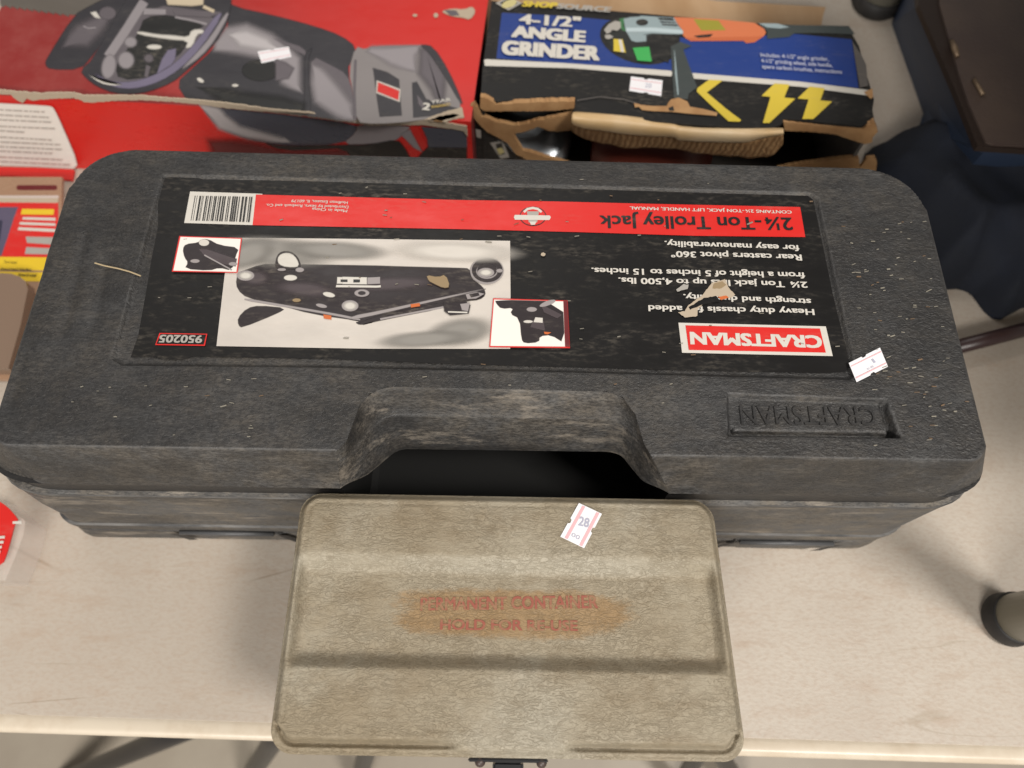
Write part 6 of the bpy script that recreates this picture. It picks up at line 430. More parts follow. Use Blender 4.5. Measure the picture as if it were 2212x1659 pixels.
('cardboard',None,"-42.3 501.8 100.8 -40.3 501.7 102.2 -38.2 501.6 104.1 -37.5 501.5 101.0 -36.2 501.4 99.1 -35.1 501.4 96.4 -34.3 501.3 94.0 -33.5 501.3 91.8 -32.7 501.2 88.6 -31.1 501.1 88.0 -29.3 501.1 87.9 -27.6 500.9 86.7 -26.1 500.9 86.4 -24.2 500.8 85.3 -22.6 500.7 84.2 -20.9 500.6 83.4 -19.4 500.5 82.8 -17.6 500.4 81.9 -15.7 500.3 82.4 -14.2 500.2 81.9 -12.1 500.1 81.4 -10.4 500.0 81.2 -8.7 499.9 80.7 -6.9 499.8 80.2 -5.0 499.7 79.5 -3.2 499.6 79.2 -1.2 499.4 79.4 0.6 499.3 80.5 2.6 499.2 80.0 4.6 499.1 80.7 6.4 499.0 81.4 8.3 498.9 82.0 10.0 498.8 83.4 12.1 498.7 83.5 13.7 498.6 84.6 15.7 498.5 86.2 17.3 498.4 86.2 19.2 498.3 87.5 20.8 498.2 88.1 22.6 498.1 88.5 24.4 498.0 88.5 25.9 497.9 89.1 27.5 497.8 90.6 29.3 497.7 91.2 30.8 497.6 91.5 32.6 497.5 92.3 34.1 497.4 92.3 35.9 497.3 92.8 37.8 497.2 93.9 39.2 497.1 94.4 41.0 497.0 94.9 42.6 496.9 95.5 44.4 496.8 96.2 45.8 496.8 96.5 47.3 496.7 97.5 49.3 496.6 97.9 50.7 496.5 99.0 50.7 496.5 95.9 50.6 496.5 93.3 50.8 496.5 91.2 50.9 496.5 88.2 51.0 496.5 85.7 51.0 496.5 82.7 50.7 496.5 80.7 51.1 496.4 77.2 49.1 496.6 77.2 47.4 496.7 76.9 45.5 496.8 76.5 43.7 496.9 75.8 41.9 497.0 75.6 40.2 497.1 75.5 38.2 497.2 74.8 36.2 497.3 75.3 34.5 497.4 75.4 32.3 497.5 75.2 30.6 497.6 75.5 28.4 497.8 76.2 26.7 497.9 77.0 24.7 498.0 78.2 22.6 498.1 78.6 20.9 498.2 79.7 18.8 498.3 78.9 17.2 498.4 77.8 15.6 498.5 76.1 13.5 498.6 75.6 12.0 498.7 74.1 10.2 498.8 73.3 8.1 498.9 72.3 6.6 499.0 71.2 4.5 499.1 70.6 2.6 499.2 70.1 0.9 499.3 69.9 -1.4 499.4 68.5 -3.0 499.5 68.0 -2.2 499.5 65.5 -1.0 499.4 63.6 -0.0 499.4 60.3 0.9 499.3 58.0 1.8 499.3 55.9 2.8 499.2 53.8 4.0 499.1 51.3 5.1 499.1 49.2 6.2 499.0 46.1 8.0 498.9 45.5 9.8 498.8 45.4 11.3 498.7 44.8 13.1 498.6 44.9 15.2 498.5 44.2 17.1 498.4 43.0 19.2 498.3 42.8 21.1 498.2 41.5 23.2 498.0 40.8 25.2 497.9 40.6 27.4 497.8 39.1 29.0 497.7 38.5 31.2 497.6 37.9 33.0 497.5 38.1 34.8 497.4 36.6 36.3 497.3 36.6 38.3 497.2 35.7 40.2 497.1 35.1 42.1 497.0 35.0 43.7 496.9 34.2 45.6 496.8 33.6 47.9 496.6 32.2 49.3 496.6 31.9 51.2 496.4 31.5 53.1 496.3 30.5 51.3 496.4 30.3 49.2 496.6 29.9 47.3 496.7 29.1 45.6 496.8 28.9 43.4 496.9 28.6 41.6 497.0 27.7 39.8 497.1 27.5 37.9 497.2 26.7 35.8 497.3 26.5 33.9 497.4 25.7 31.9 497.6 25.2 29.9 497.7 25.2 28.1 497.8 24.2 26.0 497.9 25.4 24.4 498.0 25.8 22.7 498.1 27.2 20.9 498.2 27.7 18.8 498.3 28.9 16.9 498.4 29.4 15.3 498.5 30.2 13.6 498.6 31.3 11.8 498.7 32.5 9.7 498.8 33.6 7.9 498.9 35.2 6.5 499.0 36.5 4.4 499.1 37.5 3.0 499.2 38.5 0.9 499.3 38.9 -0.8 499.4 41.2 -2.2 499.5 43.5 -3.8 499.6 46.1 -5.1 499.7 49.0 -6.4 499.7 51.0 -7.7 499.8 53.8 -8.9 499.9 55.3 -11.0 500.0 57.1 -12.5 500.1 57.9 -14.4 500.2 59.8 -16.2 500.3 60.6 -17.7 500.4 62.1 -19.5 500.5 63.1 -21.1 500.6 64.1 -22.9 500.7 65.0 -24.1 500.8 66.1 -25.8 500.9 67.4 -27.4 500.9 67.8 -28.7 501.0 69.7 -29.9 501.1 71.2 -31.0 501.1 73.3 -32.5 501.2 74.3 -33.4 501.3 76.2 -34.8 501.4 77.6 -36.0 501.4 79.7 -37.1 501.5 81.4 -38.1 501.6 83.7 -39.1 501.6 85.1 -40.3 501.7 87.3 -41.3 501.7 89.2 -41.4 501.7 92.0 -41.7 501.8 94.5 -41.8 501.8 96.5 -42.1 501.8 98.7"),
('cardboard',None,"255.2 484.8 43.1 256.8 484.7 43.8 258.3 484.6 44.3 260.4 484.5 44.7 261.7 484.4 46.1 263.1 484.3 46.8 264.5 484.3 47.8 266.3 484.1 47.7 268.1 484.1 48.6 269.6 484.0 49.8 271.3 483.9 49.9 273.3 483.8 50.2 274.8 483.7 51.5 276.6 483.6 51.5 278.2 483.5 52.5 279.8 483.4 53.2 282.1 483.3 52.9 283.3 483.2 54.0 285.2 483.1 54.3 286.9 483.0 54.6 288.2 482.9 55.5 289.9 482.8 56.1 291.3 482.7 56.7 293.1 482.6 57.5 294.6 482.5 57.4 296.3 482.4 58.1 297.9 482.4 58.8 299.7 482.2 59.5 301.0 482.2 60.0 302.8 482.1 60.5 304.4 482.0 60.5 306.0 481.9 61.2 307.6 481.8 62.2 308.9 481.7 62.5 311.0 481.6 62.6 312.2 481.5 63.4 313.9 481.4 63.7 315.5 481.3 64.0 317.6 481.2 64.2 319.1 481.1 64.7 320.5 481.1 65.0 323.1 480.9 64.2 324.9 480.8 63.7 326.3 480.7 61.3 327.2 480.7 59.3 328.6 480.6 56.7 330.3 480.5 53.2 331.2 480.4 51.5 331.3 480.4 53.5 331.8 480.4 55.6 331.7 480.4 58.0 332.2 480.4 59.9 331.9 480.4 62.4 332.1 480.4 64.4 333.8 480.3 65.1 335.2 480.2 65.3 337.0 480.1 65.4 338.2 480.1 66.4 340.4 479.9 64.2 342.4 479.8 61.7 344.1 479.7 59.2 344.9 479.7 56.2 346.2 479.6 52.8 347.2 479.5 50.2 347.7 479.5 47.4 348.8 479.4 44.3 347.3 479.5 43.6 345.1 479.6 44.4 343.9 479.7 43.8 342.1 479.8 43.9 340.4 479.9 43.6 338.6 480.0 43.5 336.4 480.1 44.1 334.9 480.2 43.2 333.4 480.3 43.1 331.3 480.4 43.3 329.7 480.5 43.3 327.8 480.6 43.3 326.1 480.7 43.1 324.2 480.9 42.8 322.4 480.9 43.6 321.0 481.0 42.6 318.6 481.2 43.5 317.0 481.3 43.4 315.5 481.4 42.8 313.1 481.5 43.2 311.7 481.6 42.8 310.2 481.6 42.2 307.9 481.8 42.9 306.4 481.9 42.7 304.7 482.0 42.4 303.2 482.1 41.5 301.4 482.1 41.5 299.5 482.3 41.7 297.7 482.4 41.4 296.2 482.4 40.7 294.2 482.6 40.7 292.1 482.7 41.0 290.8 482.8 40.4 289.2 482.9 40.0 287.0 483.0 40.1 285.6 483.1 39.7 283.6 483.2 39.1 281.9 483.3 39.8 280.2 483.4 39.2 278.5 483.5 39.1 276.6 483.6 38.7 274.8 483.7 39.5 272.7 483.8 39.3 271.0 483.9 39.8 269.0 484.0 39.8 266.9 484.1 41.0 265.1 484.2 41.2 263.2 484.3 40.9 261.3 484.4 41.3 259.3 484.6 41.6 257.1 484.7 42.7"),
 ],
 'grinder_blackfront': [
('box_black',None,"-42.1 504.8 82.3 -36.2 504.4 74.8 -18.0 503.4 55.8 -7.0 502.8 46.8 2.2 502.2 32.9 29.0 500.7 4.4 -45.3 505.0 -2.8"),
('print_grey',None,"-25.5 503.8 51.6 -13.0 503.1 55.5 -6.5 502.8 32.8 -15.2 503.2 29.5"),
('print_black',None,"-20.0 503.5 50.6 -14.0 503.2 52.6 -11.1 503.0 37.6 -16.2 503.3 34.9"),
('print_paley',None,"-19.1 503.5 44.2 -14.1 503.2 46.9 -11.1 503.0 40.6 -16.1 503.3 36.4"),
('print_grey',None,"-38.7 504.6 70.6 -33.9 504.3 69.6 -33.8 504.3 58.6 -38.2 504.6 59.6"),
 ],
 'flap_rows': [
('r',None,"50.1 492.4 105.0 56.0 492.0 105.2 61.9 491.5 105.4 67.8 491.1 105.5 73.7 490.6 105.5 79.6 490.1 105.6 85.4 489.7 105.5 91.3 489.2 105.4 97.2 488.8 105.3 103.1 488.3 104.9 109.0 487.8 104.5 114.9 487.4 104.1 120.8 486.9 103.7 126.8 486.5 103.5 132.7 486.0 103.2 138.6 485.5 102.9 143.8 485.1 102.5 146.3 484.9 101.6 152.2 484.5 101.4 158.1 484.0 101.3 164.0 483.6 101.2 169.8 483.1 101.3 175.7 482.6 101.5 181.5 482.2 101.8 187.3 481.7 102.0 193.1 481.3 102.2 198.9 480.8 102.3 204.7 480.4 102.5 210.5 479.9 102.7 216.2 479.5 103.0 221.9 479.0 103.4 227.6 478.6 103.8 233.3 478.1 104.4 238.9 477.7 105.0"),
('r',None,"49.5 485.5 107.6 55.4 485.0 106.9 61.2 484.6 106.3 67.1 484.1 106.2 73.0 483.6 106.2 78.9 483.2 106.1 84.8 482.7 105.8 90.7 482.2 105.5 96.6 481.8 105.2 102.5 481.3 104.9 108.4 480.9 104.7 114.3 480.4 104.4 120.2 479.9 104.2 126.1 479.5 104.1 132.0 479.0 104.1 137.9 478.6 104.0 143.1 478.2 103.7 145.4 478.0 101.9 151.3 477.5 101.9 157.2 477.1 101.9 163.0 476.6 101.9 168.9 476.2 102.0 174.7 475.7 102.3 180.5 475.2 102.6 186.3 474.8 102.9 192.1 474.4 103.2 197.9 473.9 103.5 203.6 473.4 103.8 209.2 473.0 104.5 214.5 472.6 105.9 219.9 472.2 107.1 225.4 471.8 107.9 230.9 471.3 108.9 236.3 470.9 109.9"),
('r',None,"49.5 483.5 104.3 55.3 483.0 102.6 61.2 482.6 101.0 67.2 482.1 100.8 73.1 481.6 100.5 79.1 481.1 100.3 85.1 480.7 99.8 91.1 480.2 99.2 97.1 479.8 98.7 103.1 479.3 98.5 109.1 478.8 98.5 115.0 478.4 98.4 121.0 477.9 98.3 127.0 477.4 98.5 132.9 477.0 98.8 138.8 476.5 99.0 144.0 476.1 98.6 146.1 475.9 96.0 152.1 475.5 96.1 158.0 475.0 96.2 164.0 474.5 96.3 169.9 474.1 96.5 175.8 473.6 96.9 181.6 473.2 97.2 187.5 472.7 97.6 193.3 472.2 98.0 199.1 471.8 98.4 204.9 471.3 98.9 210.3 470.9 100.4 215.2 470.5 102.8 220.3 470.1 104.9 225.7 469.7 106.4 231.0 469.3 107.9 236.3 468.9 109.3"),
('r',None,"49.8 485.4 98.7 55.6 485.0 96.3 61.5 484.5 94.1 67.6 484.1 93.8 73.7 483.6 93.4 79.8 483.1 93.1 85.9 482.6 92.5 92.0 482.1 91.8 98.1 481.7 91.1 104.2 481.2 91.0 110.2 480.7 91.0 116.3 480.3 91.1 122.3 479.8 91.1 128.3 479.3 91.5 134.3 478.9 91.9 140.3 478.4 92.2 145.5 478.0 92.0 147.6 477.8 88.6 153.6 477.4 88.8 159.6 476.9 89.0 165.7 476.4 89.2 171.6 475.9 89.5 177.6 475.5 89.9 183.6 475.0 90.2 189.5 474.6 90.7 195.4 474.1 91.1 201.3 473.6 91.7 207.1 473.2 92.2 212.4 472.8 94.2 217.1 472.4 97.4 222.0 472.0 100.1 227.3 471.6 101.9 232.6 471.2 103.8 237.8 470.8 105.6"),
 ],
 'flap_edge': [
('r',None,"49.9 486.2 97.9 55.7 485.8 95.5 61.6 485.3 93.2 67.7 484.9 92.9 73.8 484.4 92.6 79.9 483.9 92.2 86.0 483.4 91.6 92.1 482.9 90.9 98.2 482.5 90.2 104.3 482.0 90.1 110.4 481.5 90.1 116.5 481.0 90.2 122.5 480.6 90.2 128.6 480.1 90.6 134.6 479.6 91.0 140.5 479.2 91.4 145.8 478.8 91.1 147.8 478.6 87.8 153.9 478.1 87.9 159.9 477.7 88.1 165.9 477.2 88.3 171.9 476.7 88.6 177.9 476.3 89.0 183.8 475.8 89.4 189.8 475.3 89.8 195.7 474.9 90.2 201.6 474.4 90.8 207.5 473.9 91.4 212.7 473.5 93.4 217.5 473.2 96.6 222.4 472.8 99.3 227.7 472.4 101.1 233.0 472.0 102.9 238.2 471.6 104.7"),
('r',None,"50.6 488.9 90.3 56.5 488.4 87.1 62.5 488.0 84.1 68.7 487.5 82.9 74.9 487.0 82.2 81.2 486.5 81.0 87.3 486.0 81.3 93.6 485.5 79.8 100.0 485.0 78.2 106.2 484.6 78.6 112.4 484.1 78.7 118.4 483.6 80.1 124.7 483.1 80.0 130.8 482.6 80.6 137.0 482.1 80.6 143.2 481.7 80.9 147.5 481.3 81.4 151.0 481.1 79.0 157.3 480.6 78.7 163.7 480.1 77.6 169.9 479.6 77.6 175.9 479.1 78.4 182.3 478.6 77.6 188.3 478.1 78.5 194.7 477.7 77.9 200.6 477.2 78.8 206.7 476.7 79.2 213.1 476.2 78.4 218.7 475.8 80.3 223.8 475.4 82.9 229.4 474.9 84.4 234.3 474.6 87.1 237.5 474.3 92.3 241.2 474.0 96.0"),
('r',None,"51.5 492.3 81.8 57.4 491.9 77.7 63.4 491.4 73.8 69.8 490.9 71.8 76.1 490.4 70.8 82.6 489.9 68.6 88.7 489.4 69.8 95.3 488.9 67.4 102.0 488.4 64.9 108.2 487.9 65.9 114.7 487.4 66.0 120.6 486.9 68.8 127.1 486.4 68.6 133.3 485.9 69.6 139.8 485.4 69.1 146.2 484.9 69.4 149.4 484.7 70.6 154.5 484.3 69.2 161.0 483.8 68.4 167.9 483.3 66.0 174.3 482.8 65.7 180.3 482.3 67.0 187.2 481.8 65.0 193.2 481.3 66.5 200.0 480.8 64.9 206.0 480.3 66.2 212.3 479.8 66.5 219.3 479.2 64.1 225.2 478.8 65.9 230.8 478.4 68.0 237.1 477.9 68.1 241.6 477.5 71.7 242.6 477.4 80.7 244.6 477.3 86.2"),
 ],
 'sheet': [
('cardboard',30.0,"-81.7 695.4 -64.4 769.4 167.2 745 221.8 730.2 280.3 727.2 344.1 723.7 338.9 709.9 327.9 670.2 241.3 654.5 -59.5 654.2"),
 ],
 'pack_base': [
('pack_tan',16.0,"-546.6 479.4 -456.8 481.3 -402.5 259.4 -478.7 257.9"),
 ],
 'pack_card': [
('pack_tan',16.0,"-546.6 479.4 -456.8 481.3 -453.1 460.2 -540.1 458.4"),
('print_maroon',16.0,"-461.1 471 -460.3 470.9 -459.6 470.5 -458.9 469.9 -458.3 469.1 -458 468.2 -457.9 467.8 -457.8 466.9 -457.9 466.1 -458.2 465.5 -458.8 465 -459.5 464.9 -495.4 464.1 -496.1 464.2 -496.9 464.6 -497.6 465.3 -498.2 466.1 -498.5 466.9 -498.6 467.3 -498.8 468.2 -498.7 469 -498.3 469.7 -497.8 470.1 -497.1 470.2"),
('plastic_white',16.0,"-539.5 456.4 -453.6 458.5 -453.5 455.1 -538.8 454"),
('pack_tan2',16.0,"-538.8 454 -453.5 455.1 -452.7 449.4 -537.1 448.6"),
('print_red',16.0,"-537.1 448.6 -452 449.4 -434.9 383.7 -516.7 382"),
('pack_photo',16.0,"-535.3 442.6 -490 443.6 -490.5 432.3 -490.1 409.5 -490 386.9 -518 386.4"),
('pack_photo2',16.0,"-531.9 431.4 -500.6 427.1 -496.7 404.5 -522.5 400.8"),
('print_yellow2',16.0,"-485.6 441.5 -454.1 441.7 -453 435.1 -485.1 434.9"),
('print_white',16.0,"-482.1 431.7 -450 431.5 -449.2 428.2 -482 428.9"),
('print_white',16.0,"-483.2 425.9 -448.3 425 -447.6 422.1 -483.1 422.9"),
('print_white',16.0,"-482.9 419.7 -446.6 418.5 -445.7 414.9 -482.6 416.4"),
('print_grey',16.0,"-473.1 409.1 -444.1 408.9 -441.8 400.1 -469.8 401.9"),
('print_grey',16.0,"-469.1 397.1 -440.8 396.1 -438.9 389.1 -468.3 389.3"),
('print_yellow2',16.0,"-517.8 385.4 -435.4 385.9 -431.6 371.3 -513.3 370.9"),
('print_yellow2',16.0,"-512.8 369.4 -431.1 369 -428.5 359.2 -509.7 359"),
 ],
 'pack_blister': [
('clear',30.0,"-500.4 358.9 -474.8 359.4 -464.4 358.9 -455.8 356 -448.7 351 -444.5 342.9 -440.8 307 -439.4 263.1 -470.8 262.5"),
 ],
 'near_card': [
('print_red',35.0,"-425.9 148.3 -412.9 145.4 -408.7 143.6 -404.4 141.2 -399.9 138.2 -394.3 133.4 -390.6 129.8 -391.9 125 -391.6 115.4 -391.5 104.7 -392.1 96.5 -395.3 93.6 -408.3 89.9"),
 ],
 'near_shell': [
('clear',30.0,"-430.1 151.4 -417 148.5 -411.8 145.5 -405 140.9 -397.4 135.8 -390.1 131.3 -387.4 129.2 -386 118.9 -386.8 107 -388.5 94 -390.1 83 -409.3 82.7"),
 ],
 'near_print': [
('print_white',35.0,"-393.9 128 -387.1 128.4 -386.2 126 -393.5 126"),
('print_white',35.0,"-401.3 116.1 -396.5 116.4 -396.2 114.3 -400.9 114"),
('print_white',35.0,"-400.1 112.1 -396.1 112.4 -395.8 110.3 -399.7 110"),
('print_white',35.0,"-399 108.2 -396.2 108.5 -396 106.4 -398.6 106.1"),
('print_white',35.0,"-397.9 104.3 -396 104.6 -395.8 102.5 -397.5 102.2"),
 ],
 'jacket': [
('o',4.0,"368.4 540.6 381.5 545.8 401.1 558.7 431.5 575.2 471.3 587 507.6 571.8 610.9 603.1 543.5 370.2 487.8 357.9 463.6 344.4 455.8 346.2 449.7 354.1 441.8 373.3 431.3 378.3 411.1 375.8 394.4 381.7 386.4 408.9 367 452.4 351.4 498.1"),
 ],
 'bag_bottom': [
('o',0.0,"468.5 822 434.1 734.4 443.1 599.8 433.7 578.3 455 503.5 577.5 494.3 672.8 827.1"),
 ],
 'bag_top': [
('o',110.0,"394.7 676.4 388.2 630.9 399.6 524.4 404.9 456.9 414.1 456.1 487.9 451.6 553.5 680.3"),
 ],
 'bag_panel': [
('o',112.0,"414.4 674.2 407.4 629 406.1 539.4 406.9 506 411.9 460.5 417.3 457.5 487.2 453.9 551.3 677.7"),
 ],
 'bowlA': [
('o',213.5,"-99.1 125.7 -95.2 138.3 -90.1 160 -84.1 169 -74.8 173.4 -29.2 173.6 56.4 172.9 65.9 169.4 72.8 158.7 77.2 140.1 79.9 126.2"),
 ],
 'pocketB': [
('o',165.0,"-104.8 122 -89.4 138 -75.7 151.3 -69.9 153.3 64.7 153.9 72.1 151.8 84.6 135.1 98.4 120.3"),
 ],
 'recess': [
('o',213.5,"-239.7 327.8 200 321.4 204.2 316.5 207.9 187.3 203.9 183.5 26.1 185.3 -113.5 185.7 -235.6 184.6 -242.7 188.8"),
 ],
 'pad': [
('o',213.5,"128.7 172.4 223 170.3 226.8 147.1 126.9 146.7"),
 ],
 'straws': [
('o',214.7,"-268 255.5 -261.6 253.6 -252.3 251.7 -244.4 249.5 -236.7 246.5"),
 ],
}
TEXTS = [
  ('letter_red', '2¼-Ton Trolley Jack', 'print_black', [184.14, 301.58, 211.8], [56.58, 300.6, 211.8], [183.79, 291.58, 211.8], 0.022, 0),
  ('letter_contents', 'CONTAINS 2¼-TON JACK, LIFT HANDLE, MANUAL', 'print_white', [185.08, 307.36, 211.8], [76.94, 308.43, 211.8], [185.09, 304.93, 211.8], 0.02, 0),
  ('letter_small', 'Made in China', 'print_white', [-111.8, 301.83, 211.8], [-135.39, 302.94, 211.8], [-111.57, 299.62, 211.8], 0.01, 0),
  ('letter_small', 'Distributed by Sears, Roebuck and Co.', 'print_white', [-111.39, 305.06, 211.8], [-166.47, 305.51, 211.8], [-111.16, 302.85, 211.8], 0.01, 0),
  ('letter_small', 'Hoffman Estates, IL 60179', 'print_white', [-112.18, 308.6, 211.8], [-149.95, 309.42, 211.8], [-111.95, 306.37, 211.8], 0.01, 0),
  ('letter_black', 'for easy maneuverability.', 'print_white', [186.14, 279.86, 211.8], [98.62, 281.45, 211.8], [185.77, 275.39, 211.8], 0.026, 0),
  ('letter_black', 'Rear casters pivot 360°', 'print_white', [186.77, 272.62, 211.8], [102.18, 273.67, 211.8], [186.39, 268.12, 211.8], 0.026, 0),
  ('letter_black', 'from a height of 5 inches to 15 inches.', 'print_white', [186.89, 259.05, 211.8], [50.07, 259.83, 211.8], [186.51, 254.64, 211.8], 0.026, 0),
  ('letter_black', '2¼ Ton jack lifts up to 4,500 lbs.', 'print_white', [187.5, 252.06, 211.8], [67.1, 252.87, 211.8], [187.12, 247.71, 211.8], 0.026, 0),
  ('letter_black', 'strength and durability.', 'print_white', [188.09, 239.49, 211.8], [107.87, 241.44, 211.8], [187.72, 235.32, 211.8], 0.026, 0),
  ('letter_black', 'Heavy duty chassis for added', 'print_white', [189.0, 232.2, 211.8], [85.17, 232.92, 211.8], [188.62, 227.99, 211.8], 0.026, 0),
  ('logo_letters', 'CRAFTSMAN', 'print_white', [190.08, 213.07, 211.8], [110.05, 214.11, 211.8], [189.24, 204.86, 211.8], 0.045, 0),
  ('badge_letters', '950205', 'print_grey', [-190.71, 205.91, 211.8], [-216.69, 205.83, 211.8], [-190.54, 200.79, 211.8], 0.03, 0),
  ('stick_case_num', '1', 'sticker_ink', [219.37, 194.33, 213.5], [220.63, 194.98, 213.5], [218.82, 197.15, 213.5], 0, 0),
  ('stick_case_num', '01.00', 'sticker_ink', [214.79, 189.59, 213.5], [218.96, 191.74, 213.5], [214.54, 190.86, 213.5], 0, 0),
  ('stick_tan_num', '28', 'sticker_ink', [41.77, 101.51, 172.0], [47.83, 100.19, 172.0], [43.51, 106.87, 172.0], 0.02, 0),
  ('stick_tan_num', '00', 'sticker_ink', [37.21, 94.73, 172.0], [42.0, 92.6, 172.0], [38.45, 96.97, 172.0], 0, 0),
  ('stick_grinder_num', '20', 'sticker_ink', [117.19, 523.02, 105.0], [122.98, 522.13, 105.0], [117.97, 528.19, 105.0], 0, 0),
  ('tan_print', 'PERMANENT CONTAINER', 'tan_red', [-51.67, 51.16, 164.2], [53.2, 54.22, 164.2], [-52.14, 58.44, 164.2], 0.03, 0),
  ('tan_print', 'HOLD FOR RE-USE', 'tan_red', [-39.4, 40.48, 164.2], [40.83, 41.18, 164.2], [-39.58, 46.21, 164.2], 0.03, 0),
  ('emboss', 'CRAFTSMAN', 'case_plastic', [215.91, 166.87, 210.7], [135.77, 166.55, 210.7], [214.9, 155.09, 210.7], 0.03, 0),
  ('saw_text', '2', 'print_white', [-85.72, 496.16, 100.0], [-79.89, 495.61, 100.0], [-86.46, 504.4, 100.0], 0.05, 0),
  ('saw_text', 'YEAR', 'print_white', [-78.23, 503.21, 100.0], [-60.42, 507.07, 100.0], [-78.99, 506.93, 100.0], 0.02, 0),
  ('saw_text', 'WARRANTY', 'print_gold', [-77.91, 497.71, 100.0], [-60.15, 501.55, 100.0], [-78.62, 500.85, 100.0], 0.01, 0),
  ('grinder_text', '4-1/2"', 'print_white', [1.44, 599.55, 105.0], [58.83, 596.45, 105.0], [3.33, 612.33, 105.0], 0.04, 0),
  ('grinder_text', 'ANGLE', 'print_white', [-5.21, 582.42, 105.0], [62.35, 577.16, 105.0], [-3.81, 596.34, 105.0], 0.065, 0),
  ('grinder_text', 'GRINDER', 'print_white', [-14.21, 560.03, 105.0], [75.12, 554.5, 105.0], [-13.15, 576.73, 105.0], 0.065, 0),
  ('grinder_brand', 'SHOP', 'print_yellow', [3.73, 623.09, 105.0], [37.21, 621.46, 105.0], [4.69, 630.35, 105.0], 0.05, 0.2),
  ('grinder_brand', 'SOURCE', 'print_grey', [37.2, 621.03, 105.0], [89.54, 616.99, 105.0], [38.08, 627.83, 105.0], 0.05, 0.2),
  ('grinder_small', 'Includes: 4-1/2" angle grinder,', 'print_lblue', [227.88, 562.34, 105.0], [291.0, 558.2, 105.0], [228.45, 567.2, 105.0], 0.015, 0),
  ('grinder_small', '4-1/2" grinding wheel, side handle,', 'print_lblue', [227.51, 554.98, 105.0], [293.28, 550.54, 105.0], [228.08, 559.8, 105.0], 0.015, 0),
  ('grinder_small', 'spare carbon brushes, instructions', 'print_lblue', [227.64, 547.68, 105.0], [300.9, 542.55, 105.0], [228.2, 552.47, 105.0], 0.015, 0),
  ('pack_text', 'Tool steel', 'print_black', [-485.37, 378.29, 16.0], [-473.09, 377.92, 16.0], [-486.01, 381.39, 16.0], 0.0, 0),
  ('pack_text', 'Assorted blades', 'print_black', [-486.16, 370.53, 16.0], [-457.15, 370.51, 16.0], [-486.57, 373.3, 16.0], 0.02, 0),
  ('pack_text', 'Wood & metal', 'print_black', [-467.88, 364.15, 16.0], [-450.73, 363.89, 16.0], [-468.56, 367.51, 16.0], 0.02, 0),
]
PT = {'rfl': [-537.73, 509.2, 100.0], 'rfr': [-41.31, 484.14, 100.0], 'rbr': [-53.63, 625.93, 100.0], 'gfl': [-32.36, 507.23, 105.0], 'gfr': [322.41, 486.96, 105.0], 'gbl': [-26.49, 633.23, 105.0], 'gbr': [319.62, 600.39, 105.0], 'g_head': [16.5, 534.49, 26.31], 'g_body0': [77.49, 531.0, 1.22], 'g_body1': [196.98, 524.18, 12.47], 'g_c0': [53.36, 532.38, 35.42], 'g_c1': [92.8, 530.13, -10.18], 'g_c2': [128.23, 528.1, 18.28], 'g_c3': [146.53, 527.06, 20.81], 'g_c4': [169.08, 525.77, 13.17], 'g_c5': [196.89, 524.18, -0.86], 'pull0': [406.91, 578.98, 114.0], 'pull1': [407.67, 559.06, 114.0], 'hl0': [416.54, 530.76, 114.0], 'hl1': [465.68, 544.34, 114.0], 'tube0': [394.69, 304.47, 14.0], 'tube1': [509.84, 337.92, 14.0], 'foot': [384.16, 75.87, 0.0], 'foot2': [399.13, 743.99, 0.0], 'st1a': [-107.5, 44.32, -60.0], 'st1b': [-720.83, -123.9, -740.0], 'st2a': [-151.86, 40.14, -60.0], 'st2b': [-418.24, -118.45, -740.0], 'lg0a': [-98.31, 39.29, -60.0], 'lg0b': [-238.61, -119.23, -740.0], 'lg1a': [235.19, 75.16, -60.0], 'lg1b': [279.96, -119.13, -740.0], 'lg2a': [103.15, 73.13, -60.0], 'lg2b': [387.05, -117.47, -740.0]}
def _unpack(z, s):
    v = [float(x) for x in s.split()]
    return [(v[i], v[i+1], z) for i in range(0, len(v), 2)] if z is not None else [tuple(v[i:i+3]) for i in range(0, len(v), 3)]
D = {k: [(m, _unpack(z, s)) for m, z, s in v] for k, v in D.items()}

V = lambda p: Vector((p[0]/1000, p[1]/1000, p[2]/1000))
